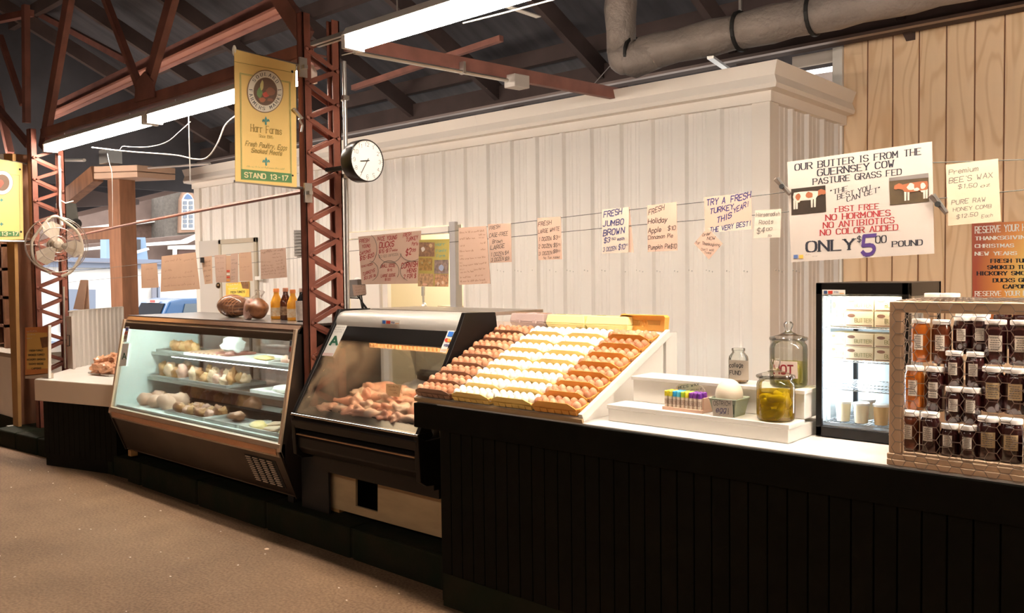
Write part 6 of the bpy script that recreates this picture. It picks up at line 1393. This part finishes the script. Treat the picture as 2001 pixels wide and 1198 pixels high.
# butter poster
o, pl = sheet('big white printed poster about Guernsey butter with two cow pictures', [(218, 212), (1277, 62), (1293, 882), (248, 945)], M('poster_white', (.42, .365, .32), .4), CP1, YL, .003, 'butter_poster'); po = o
def pt(tx, x0, y0, x1, y1, cap, m_=ink, th=1.0): ptext(po, tx, (x0, y0), (x1, y1), cap*.92, pl, m_, th, True, .0006, cr=CP1)
pt('OUR BUTTER IS FROM THE', 275, 275, 1198, 155, 50); pt('GUERNSEY COW', 440, 315, 1003, 245, 52); pt('PASTURE GRASS FED', 407, 378, 1053, 303, 46)
pt('"THE', 535, 452, 660, 420, 36, th=.85); pt('BEST YOU', 585, 488, 825, 418, 40, th=.85); pt('CAN GET"', 655, 503, 897, 428, 38, th=.85)
pt('rBST FREE', 570, 578, 888, 553, 42, inkred); pt('NO HORMONES', 500, 640, 972, 602, 44, inkred); pt('NO ANTIBIOTICS', 482, 696, 1000, 655, 44, inkred); pt('NO COLOR ADDED', 460, 750, 1027, 708, 44, inkred)
pt('ONLY', 360, 870, 705, 850, 82); pt('$', 732, 796, 757, 794, 42, th=1); ptext(po, '5', (766, 892), (850, 885), 138, pl, purple, 1.2, False, .0009, cr=CP1, slant=.1); pt('00', 865, 806, 942, 800, 56); pt('POUND', 987, 832, 1206, 818, 42)
for j, (x, m_) in enumerate([(265, MATS['logo_darkblue']), (305, LO)]): patch(po, 'card_logo', [(x, 892), (x+30, 890), (x+30, 916), (x, 918)], pl, m_, .002, CP1)
scribble(po, [(352, 895, 388, 892, 8), (402, 905, 438, 901, 8)], pl, inkgray, CP1, .002)
def cow(q, gx, gy, sx, body, flip, bgc):
    patch(po, 'cow_photo', q, pl, M('field%d' % gx, bgc, .5, noise_=(20, .4)), .0015, CP1)
    wht = M('cow_white', (.50, .42, .35), .7); rd = M('cow_red', (.26, .08, .03), .7)
    def T(pts): return [(gx+sx*flip*x, gy+sx*y-(.11*sx*flip*x)) for x, y in pts][::flip]
    patch(po, 'cow_body', T([(-1, -.35), (-.4, -.42), (.5, -.45), (1.0, -.42), (1.08, -.1), (1.0, .25), (.4, .30), (-.3, .32), (-.8, .25), (-1, 0)]), pl, body, .003, CP1)
    patch(po, 'cow_head', T([(-1, -.4), (-1.25, -.5), (-1.6, -.35), (-1.65, -.1), (-1.5, .0), (-1.3, -.05), (-1, .05)]), pl, rd if body != rd else rd, .0032, CP1)
    for x in (-.75, -.5, .75, .95): patch(po, 'cow_leg', T([(x-.08, .2), (x+.10, .2), (x+.08, .95), (x-.06, .95)]), pl, wht, .0028, CP1)
    for b_, m_ in [((-.3, -.1, .32, .30), rd if body != rd else wht), ((.65, -.05, .22, .28), rd if body != rd else wht), ((.15, .15, .25, .14), wht)]: patch(po, 'cow_patch', T([(b_[0]+b_[2]*math.cos(a*PI/5)*rnd.uniform(.75, 1.1), b_[1]+b_[3]*math.sin(a*PI/5)*rnd.uniform(.75, 1.1)) for a in range(10)]), pl, m_, .0036, CP1)
    for a in (0,): patch(po, 'cow_udder', T([(.45, .28), (.8, .28), (.75, .42), (.55, .42)]), pl, M('udder', (.75, .45, .35), .7), .003, CP1)
cow([(247, 410), (497, 382), (503, 575), (250, 600)], 355, 465, 88, M('cow_white', (.50, .42, .35), .7), -1, (.03, .018, .010)); cow([(963, 328), (1250, 292), (1256, 500), (970, 528)], 1150, 400, 92, M('cow_red', (.26, .08, .03), .7), 1, (.075, .048, .022))
patch(po, 'photo_sky', [(963, 328), (1250, 292), (1250, 325), (964, 352)], pl, M('grey_sky_print', (.14, .12, .11), .6), .0022, CP1)
for lab, a, b in [('metal clothes clip holding the left corner of the butter poster', (128, 335), (240, 450)), ('metal clothes clip holding the right side of the butter poster', (1262, 455), (1385, 588))]:
    A_ = P(1480+a[0]/3.743, 260+a[1]/3.743, Y=YL-.012); B_ = P(1480+b[0]/3.743, 260+b[1]/3.743, Y=YL-.012); g_ = thing('clothes_clip', lab, 'clip', (A_+B_)/2)
    part('jaw', MB().bar(A_, B_, .014, .010, (0, -1, 0)), M('dull_clip_metal', (.22, .17, .14), .35, .8), g_, bevel=.002); part('jaw', MB().bar(A_.lerp(B_, .05)+Vector((.012, -.006, .006)), A_.lerp(B_, .95)+Vector((.004, -.002, .002)), .008, .006, (0, -1, 0)), silver, g_)
    part('spring', MB().lathe([(.010, -.01), (.010, .01)], A_.lerp(B_, .5), 10, (0, 1, 0)), blackm, g_)
o, pl = sheet('white handwritten beeswax and honeycomb sign against the plywood', [(1378, 232), (1760, 186), (1780, 645), (1395, 678)], M('warm_white_paper', (.44, .365, .26), .8), CP1)
write(o, pl, CP1, [('Premium', 1400, 305, 1615, 275, 36), ('BEE\'S WAX', 1400, 370, 1718, 325, 38), ('$1.50', 1468, 410, 1605, 395, 30), ('oz', 1635, 400, 1700, 385, 22), ('PURE RAW', 1420, 525, 1670, 500, 32), ('HONEY COMB', 1430, 575, 1710, 545, 26), ('$12.50', 1455, 628, 1610, 605, 28), ('Each', 1640, 622, 1720, 612, 24)], inkgray, .7)
# reserve poster on the plywood wall
YR = YW-.02; pr_ = plane(Y=YR)
def grad_orange():
    m = M('sunburst_print', (.85, .45, .08), .4); nt = m.node_tree; b = nt.nodes['Principled BSDF']
    tc = nt.nodes.new('ShaderNodeTexCoord'); mp = nt.nodes.new('ShaderNodeMapping'); mp.inputs['Location'].default_value = (-1.05, 0, -.35); mp.inputs['Scale'].default_value = (2.2, 1, 1.5)
    g = nt.nodes.new('ShaderNodeTexGradient'); g.gradient_type = 'SPHERICAL'; cr = nt.nodes.new('ShaderNodeValToRGB'); e = cr.color_ramp.elements
    e[0].position = 0; e[0].color = (.45, .08, .03, 1); e[1].position = .8; e[1].color = (1, .74, .20, 1); x = e.new(.35); x.color = (.85, .32, .06, 1)
    nt.links.new(tc.outputs['Object'], mp.inputs[0]); nt.links.new(mp.outputs[0], g.inputs[0]); nt.links.new(g.outputs['Fac'], cr.inputs[0]); nt.links.new(cr.outputs[0], b.inputs['Base Color']); return m
rp = thing('reserve_poster', 'orange and yellow holiday reservation poster pinned to the plywood', 'poster', P(1900, 600, pr_))
part('poster', MB().prism([P(1899, 437, pr_), P(2150, 425, pr_), P(2150, 640, pr_), P(1901, 640, pr_)], (0, .008, 0)), grad_orange(), rp)
CR = (1840, 300, 3.993); tw = M('poster_cream_letters', (.97, .93, .84), .6)
def rt(tx, x0, y0, x1, y1, cap, m_, th=1.4): ptext(rp, tx, (x0, y0), (x1, y1), cap, pr_, m_, th, True, .003, cr=CR)
rt('RESERVE YOUR HOLIDAY', 262, 622, 820, 590, 50, tw, 1.2); rt('THANKSGIVING', 262, 676, 690, 664, 26, tw); rt('CHRISTMAS', 262, 735, 562, 730, 26, tw); rt('NEW YEARS', 262, 795, 585, 790, 26, tw)
rt('FRESH TURKEYS', 385, 852, 800, 848, 28, ink); rt('SMOKED TURKEYS', 360, 902, 830, 898, 28, ink); rt('HICKORY SMOKED', 278, 950, 760, 946, 28, ink); rt('DUCKS GEESE', 403, 1004, 770, 1000, 28, ink); rt('CAPONS', 482, 1053, 700, 1050, 28, ink); rt('RESERVE YOUR HOLIDAY', 262, 1112, 830, 1105, 36, tw, 1.2)
# orange stand sign on the side counter
sq = plane(Y=2.60); sg = thing('counter_sign', 'orange and yellow holiday notice in a clear holder on the side counter', 'sign', P(73, 740, sq))
part('notice', quad([(49, 640), (97, 638), (97, 730), (49, 735)], sq, .003), M('notice_red', (.55, .14, .05), .5, noise_=(3, .4, (.75, .30, .05))), sg)
patch(sg, 'yellow_ground', [(53, 650), (92, 650), (93, 720), (52, 722)], sq, M('sign_yellow', (.82, .50, .12), .6), .001); patch(sg, 'turkey_picture', [(78, 660), (93, 658), (93, 678), (82, 680)], sq, MATS['turkey_brown'], .002)
CS = (0, 350, 2.995)
for i, (tt, y, x0, x1) in enumerate([('FRESH TURKEY', 1010, 172, 252), ('SMOKED TURKEY', 1035, 165, 262), ('HICKORY SMOKED', 1062, 158, 265), ('DUCKS GEESE', 1088, 170, 255), ('CAPONS', 1115, 185, 240)]): ptext(sg, tt, (x0, y), (x1, y-3), 10, sq, ink, 1, off=.003, cr=CS)
scribble(sg, [(155, 895, 215, 893, 8), (155, 915, 205, 913, 8), (155, 935, 195, 933, 8)], sq, cardw, CS, .003); part('holder_edge', MB().bar(P(97, 636, sq), P(97, 739, sq), .012, .02, (0, -1, 0)), cardw, sg); part('holder_foot', quad([(49, 733), (97, 729), (97, 740), (49, 740)], sq, .03), M('clear_foot', (.6, .5, .4), .3), sg)
# wrapped pieces on trays at the side counter
sky = plane(Z=.705)
brpk = M('brown_pulled_wrap', (.42, .19, .10), .4, noise_=(16, .5, (.68, .38, .22)), bump=(40, .5, .004), coat=.3)
tr1 = thing('foam_tray', 'left foil tray under brown wrapped pieces on the side counter', 'tray', P(190, 733, Z=.703)); c = P(193, 730, Z=.703); part('tray_body', MB().box(c.x-.10, c.y-.05, .702, c.x+.12, c.y+.08, .715), silver, tr1, bevel=.003)
c2 = P(217, 733, Z=.703); tr2 = thing('foam_tray', 'right foil tray under brown wrapped pieces on the side counter', 'tray', c2); part('tray_body', MB().box(c2.x-.06, c2.y-.06, .702, c2.x+.1, c2.y+.06, .72), silver, tr2, bevel=.003)
for i, (px, py, s_) in enumerate([(190, 722, .06), (205, 722, .065), (219, 722, .06), (197, 709, .06), (213, 706, .06), (222, 700, .055)]):
    c = P(px, py, Y=2.95+.02*i); mb = MB().ell(c, s_*1.1, s_*.8, s_*.75, 14, 10, None, .7, 4, i+3); 
    for j, v in enumerate(mb.v): mb.v[j] = v+(v-c).normalized()*noise.noise(v*35)*.012; mb.v[j].z = max(mb.v[j].z, .716)
    solo('wrapped_piece', mb, brpk, 'crinkled brown wrapped piece, %s of the pile beside the deli case' % ORD[i], 'food', 'brown wrapped pieces on the side counter')
# ================================================================== ON THE DELI CASE
DZ = 1.223
ham = M('netted_dark_ham', (.13, .045, .018), .5, noise_=(30, .5, (.30, .12, .04)), coat=.15); film = thin_glass('cling_film', (.98, .96, .94), .07, haze=.06, fogcol=(.9, .8, .7))
hc_ = P(456, 600, Y=3.12); hh_ = .078
hm = thing('smoked_ham', 'dark brown netted ham in clear film on the deli case', 'ham', (hc_.x, 3.12, DZ)); c = Vector((hc_.x, 3.12, DZ+hh_))
q = MB().ell(c, .125, .095, hh_, 30, 20, None, .12, 3, 2); part('meat', q, ham, hm, smooth=True)
mb = MB()
for i in range(9):
    a = -.9+i*.225; ring = []
    for k in range(25):
        t_ = PI*k/24; d_ = Vector((math.sin(a)+.35*math.cos(t_), -math.cos(a)*math.sin(t_), math.cos(t_)*math.cos(a))).normalized(); ring.append(c+Vector((d_.x*.127, d_.y*.097, d_.z*(hh_+.002))))
    mb.tube(ring, .0022, 5)
for i in range(6):
    zz = -.7+i*.28; r_ = math.sqrt(1-zz*zz); mb.tube([c+Vector((math.cos(k*PI/12)*r_*.127, math.sin(k*PI/12)*r_*.097, zz*(hh_+.001))) for k in range(25)], .0018, 5)
part('netting', mb, M('net_cord', (.50, .22, .09), .5), hm)
part('film', MB().ell(c, .131, .101, hh_+.004, 24, 14, None, .12, 3, 2).tube([c+Vector((-.13, 0, -.005)), c+Vector((-.15, 0, -.008))], [.01, .02], 8), film, hm, smooth=True)
h2 = P(503, 604, Y=3.05); hm2 = thing('smoked_ham', 'cut ham with a pink face in a pinkish film beside the netted ham', 'ham', (h2.x, 3.05, DZ)); c = Vector((h2.x, 3.05, DZ+.068))
R = Matrix.Rotation(-.5, 3, 'Z')
part('meat', MB().ell(c, .105, .075, .067, 24, 16, R, .15, 3, 5), ham, hm2, smooth=True)
part('cut_face', MB().lathe([(.072, -.02), (.070, .006), (.060, .014), (.0001, .018)], c+Vector((-.03, -.05, 0)), 20, (-.25, -.95, .15)), M('pink_cut_face', (.50, .28, .22), .35, noise_=(25, .3), coat=.4), hm2, smooth='auto')
part('film_knot', MB().tube([c+Vector((.0, 0, .06)), c+Vector((.015, 0, .08)), c+Vector((.03, 0, .10)), c+Vector((.035, 0, .115))], [.04, .022, .025, .035], 10), film, hm2, smooth=True)
orange_j = M('orange_juice', (.90, .42, .04), .25, sss=.1); brj = M('brown_bottle', (.10, .028, .012), .12, coat=.5); blj = M('black_bottle', (.012, .012, .015), .15, coat=.5); ocap = M('orange_cap', (.85, .28, .07), .4)
def bottle(px, y, h, r, m, capm, label, lm=None, lz=(.12, .45)):
    x = P(px, 620, Y=y).x; o = thing('drink_bottle', label, 'bottle', (x, y, DZ), 'drink bottles on the deli case')
    part('bottle_body', MB().lathe([(r*.9, 0), (r, .006), (r, h*.55), (r*.8, h*.66), (r*.45, h*.80), (r*.42, h*.9), (.0001, h*.9)], (x, y, DZ), 24), m, o, smooth='auto')
    part('cap', MB().lathe([(r*.5, h*.88), (r*.5, h*.985), (r*.44, h), (.0001, h)], (x, y, DZ), 18), capm, o, smooth='auto')
    if lm: part('label', MB().lathe([(r+.0008, h*lz[0]), (r+.0008, h*lz[1])], (x, y, DZ), 24), lm, o, smooth='auto')
    return o
bottle(541, 3.12, .20, .038, orange_j, ocap, 'left orange juice bottle on the deli case', M('juice_label', (.75, .50, .25), .6, noise_=(60, .5, (.85, .75, .6))), (.1, .38))
bottle(559, 3.10, .205, .036, brj, M('pink_cap', (.55, .25, .16), .4), 'brown tea bottle between the two orange juices', M('tan_label', (.45, .32, .20), .6, noise_=(60, .6, (.16, .08, .05))), (.15, .42))
bottle(573, 3.08, .195, .036, orange_j, ocap, 'right orange juice bottle next to the black bottle', MATS['juice_label'], (.1, .38))
bottle(592, 3.05, .205, .042, blj, M('dark_pink_cap', (.5, .35, .3), .4), 'black bottle with a large white label beside the column', M('white_label', (.72, .62, .56), .7, noise_=(40, .3)), (.03, .62))
tt_ = M('fruit_scrap', (.55, .30, .18), .5)
# ================================================================== STREET BEYOND
XB = -26
wlm = M('white_street_wall', (.86, .84, .80), .7); bluegrey = M('blue_grey_trim', (.23, .27, .36), .6); roofb = M('brown_shingle', (.18, .125, .108), .85, noise_=(2, .2)); brickm = M('old_brick', (.15, .09, .07), .9, noise_=(5, .3)); stone = M('tower_stone', (.155, .135, .12), .9, noise_=(6, .3)); wtrim = M('white_fascia', (.86, .84, .80), .6)  # building walls are one even white
def far(name, px, X, m, par, th=.3, **k): return part(name, MB().prism([P(x, y, X=X) for x, y in px], (-th, 0, 0)), m, par, **k)
wb = thing('market_building', 'long low white building with a blue-grey parapet across the street', 'building', (XB, 12, -1.1))
far('wall', [(20, 512), (420, 530), (420, 640), (20, 760)], XB, wlm, wb, 5.2); far('parapet', [(20, 500), (330, 508), (330, 526), (20, 520)], XB+.2, bluegrey, wb, 1); far('parapet_line', [(20, 507), (330, 515), (330, 517), (20, 509)], XB+.3, M('dark_line', (.25, .25, .3), .7), wb, .1)
far('shutter', [(120, 565), (187, 566), (187, 640), (120, 650)], XB+.15, bluegrey, wb, .1); far('downpipe', [(298, 560), (306, 560), (307, 610), (299, 610)], XB+.2, M('slate_pipe', (.25, .26, .32), .6), wb, .1); far('downpipe', [(309, 560), (313, 560), (313, 610), (309, 610)], XB+.2, bluegrey, wb, .1)
far('wall_line', [(120, 528), (320, 520), (320, 521), (120, 529)], XB+.1, bluegrey, wb, .05)
gh = thing('gabled_house', 'low brown roofed houses with white fascias behind the market building', 'house', (-32, 16, -1))
far('roof', [(120, 482), (410, 455), (410, 640), (120, 680)], -32, roofb, gh, 2); far('fascia', [(150, 486), (210, 480), (210, 486), (150, 491)], -31.5, wtrim, gh, .3); far('fascia', [(284, 475), (360, 469), (397, 454), (397, 461), (366, 476), (284, 481)], -31.5, wtrim, gh, .3)
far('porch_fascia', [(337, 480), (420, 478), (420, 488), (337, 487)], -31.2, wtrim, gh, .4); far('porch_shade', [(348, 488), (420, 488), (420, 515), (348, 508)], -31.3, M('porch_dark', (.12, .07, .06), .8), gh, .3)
far('porch_post', [(342, 487), (346, 487), (346, 505), (342, 505)], -31.1, wtrim, gh, .2)
ac = thing('rooftop_unit', 'dark screened rooftop box with a pale blue frame', 'vent', (-29, 13, 2)); far('frame', [(208, 464), (284, 464), (291, 520), (208, 520)], -30, M('sky_blue_frame', (.20, .30, .46), .6), ac, .5); far('screen', [(246, 468), (275, 468), (275, 492), (246, 494)], -29.9, M('grey_screen', (.055, .05, .055), .6), ac, .3)
far('brace', [(252, 494), (290, 484), (292, 488), (256, 499)], -29.7, wtrim, ac, .1)
ch = thing('church', 'brown-roofed church with a stone tower and arched window', 'church', (-45, 24, -1))
far('nave_roof', [(155, 432), (155, 424), (250, 392), (321, 380), (324, 440), (155, 450)], -46, roofb, ch, 6); far('gutter', [(143, 447), (325, 424), (326, 431), (143, 455)], -45.6, wtrim, ch, .4)
far('nave_wall', [(120, 452), (325, 436), (325, 625), (120, 700)], -46, brickm, ch, 4); far('tower_wall', [(321, 350), (440, 320), (440, 620), (321, 625)], -44.5, stone, ch, 6)
q = [(350, 455), (352, 390), (357, 377), (366, 370), (376, 376), (383, 390), (384, 453)]
far('window_surround', q, -44.3, M('sandstone', (.34, .21, .15), .8), ch, .3)
wp_ = far('tracery', [(356, 449), (357, 390), (361, 381), (367, 377), (374, 382), (379, 391), (380, 449)], -44.2, wtrim, ch, .2)
for x0 in (358.5, 370):
    for r in range(6): part('window_pane', MB().prism([P(x, y, X=-44.1) for x, y in [(x0, 393+r*9), (x0+7, 393+r*9), (x0+7, 400+r*9), (x0, 400+r*9)]], (-.05, 0, 0)), M('grey_pane', (.17, .20, .25), .2), ch)
part('window_head', MB().prism([P(x, y, X=-44.1) for x, y in [(360, 389), (364, 381), (367, 379), (372, 382), (377, 389)]], (-.05, 0, 0)), M('blue_pane', (.10, .17, .32), .2), ch)
# pickup truck
TX = -20.0
tk = thing('pickup_truck', 'blue crew-cab pickup parked in front of the white building', 'truck', (TX-1, 10, -1.1))
bluep = M('blue_car_paint', (.028, .10, .25), .25, coat=.6); glassd = M('tinted_window', (.02, .022, .028), .7, spec=.1)
yb_, yf_ = 9.6, 12.6; zr = 1.0; zb = .15
part('cab', MB().prism([(TX, y, z) for y, z in [(yb_-.15, zb), (yb_+.25, zr-.06), (yb_+.6, zr), (yf_-.7, zr), (yf_+.3, zb), (yf_+.5, -.7), (yb_-.15, -.7)]], (-1.55, 0, 0)), bluep, tk, bevel=.05)
part('rear_window', MB().prism([(TX-.10, yb_-.12, zb+.08), (TX-1.46, yb_-.12, zb+.08), (TX-1.40, yb_+.22, zr-.12), (TX-.18, yb_+.22, zr-.12)], (0, -.03, 0)), glassd, tk)
for a, b in ((yb_+.55, yb_+1.75), (yb_+1.95, yb_+2.85)): part('side_window', MB().prism([(TX+.005, a-.10, zb+.05), (TX+.005, b+.1, zb+.05), (TX+.005, b-.02, zr-.14), (TX+.005, a+.08, zr-.14)], (.03, 0, 0)), M('side_glass', (.11, .14, .17), .1, coat=.3), tk)
part('brake_light', MB().box(TX-.9, yb_+.18, zr-.10, TX-.65, yb_+.22, zr-.04), M('red_lens', (.6, .05, .04), .3), tk); part('brake_light_surround', MB().box(TX-1.1, yb_+.19, zr-.11, TX-.5, yb_+.24, zr-.03), cardw, tk)
part('bed', MB().box(TX-1.6, yb_-2.1, -.7, TX, yb_-.2, .12), bluep, tk, bevel=.04); part('bonnet', MB().box(TX-1.55, yf_+.4, -.7, TX, yf_+1.5, .1), bluep, tk, bevel=.08)
for y in (yb_-1.2, yf_+.7):
    for x in (TX-.02, TX-1.58): part('wheel', MB().lathe([(.15, -.12), (.38, -.12), (.40, -.05), (.40, .05), (.38, .12), (.15, .12)], (x, y, -.70), 20, (1, 0, 0)), blackm, tk)
# outer timber post, cap, beams, low eave
op = thing('timber_post', 'square brown timber post with a pale cap block at the street side', 'post', (-11.6, 5, 0)); y5 = plane(Y=5.0)
a = [P(x, y, y5) for x, y in [(209, 340), (240, 340), (246, 740), (222, 740)]]
a = [P(209, 340, y5), P(232, 340, y5), Vector((P(232, 340, y5).x, 5, 0)), Vector((P(209, 340, y5).x, 5, 0))]
part('post', MB().prism(a, (0, .22, 0)), brownw, op, bevel=.01)
cy = plane(Y=4.85); part('cap_block', MB().prism([P(x, y, cy) for x, y in [(183, 325), (268, 322), (268, 334), (183, 337)]], (0, .5, 0)), M('pale_cap', (.50, .33, .24), .7), op, bevel=.01); part('cap_block', MB().prism([P(x, y, cy) for x, y in [(183, 338), (268, 335), (268, 346), (183, 350)]], (0, .5, 0)), MATS['pale_cap'], op, bevel=.01)
part('fixture', MB().obox(P(216, 307, Y=4.9), (.12, 0, 0), (0, .1, 0), (0, 0, .09)), silver, op)
part('brace', MB().bar(P(122, 395, Y=5.05), P(190, 340, Y=5.05), .14, .22, (0, 0, 1)), brownw, op); part('rail', MB().bar(P(130, 458, Y=5.1), P(232, 455, Y=5.1), .1, .17), brownw, op)
ev = thing('outer_eave', 'dark low canopy eave running along the street side', 'canopy', (-14, 8, 2.6))
part('soffit', MB().prism([P(x, y, X=-14.2) for x, y in [(60, 445), (140, 420), (326, 378), (403, 356), (403, 250), (60, 250)]], (-.15, 0, 0)), roofm, ev)
part('soffit_board', MB().prism([P(x, y, X=-13.6) for x, y in [(120, 402), (130, 405), (272, 400), (272, 390), (120, 360)]], (-.1, 0, 0)), M('grey_soffit', (.16, .13, .13), .8), ev)
part('fascia', MB().bar(P(100, 432, X=-14.0), P(395, 360, X=-14.0), .12, .07), M('mauve_fascia', (.30, .22, .20), .7), ev)
# building seen over the shed, bright
ob2 = thing('roof_beyond', 'pale shingled roof of the next building seen over the shed', 'roof', (-6, 14, 3)); part('slope', MB().prism([P(x, y, Y=14) for x, y in [(1560, 150), (1640, 138), (1640, 200), (1520, 200)]], (0, .3, 0)), M('pale_shingle', (.26, .20, .17), .9, noise_=(4, .2)), ob2)
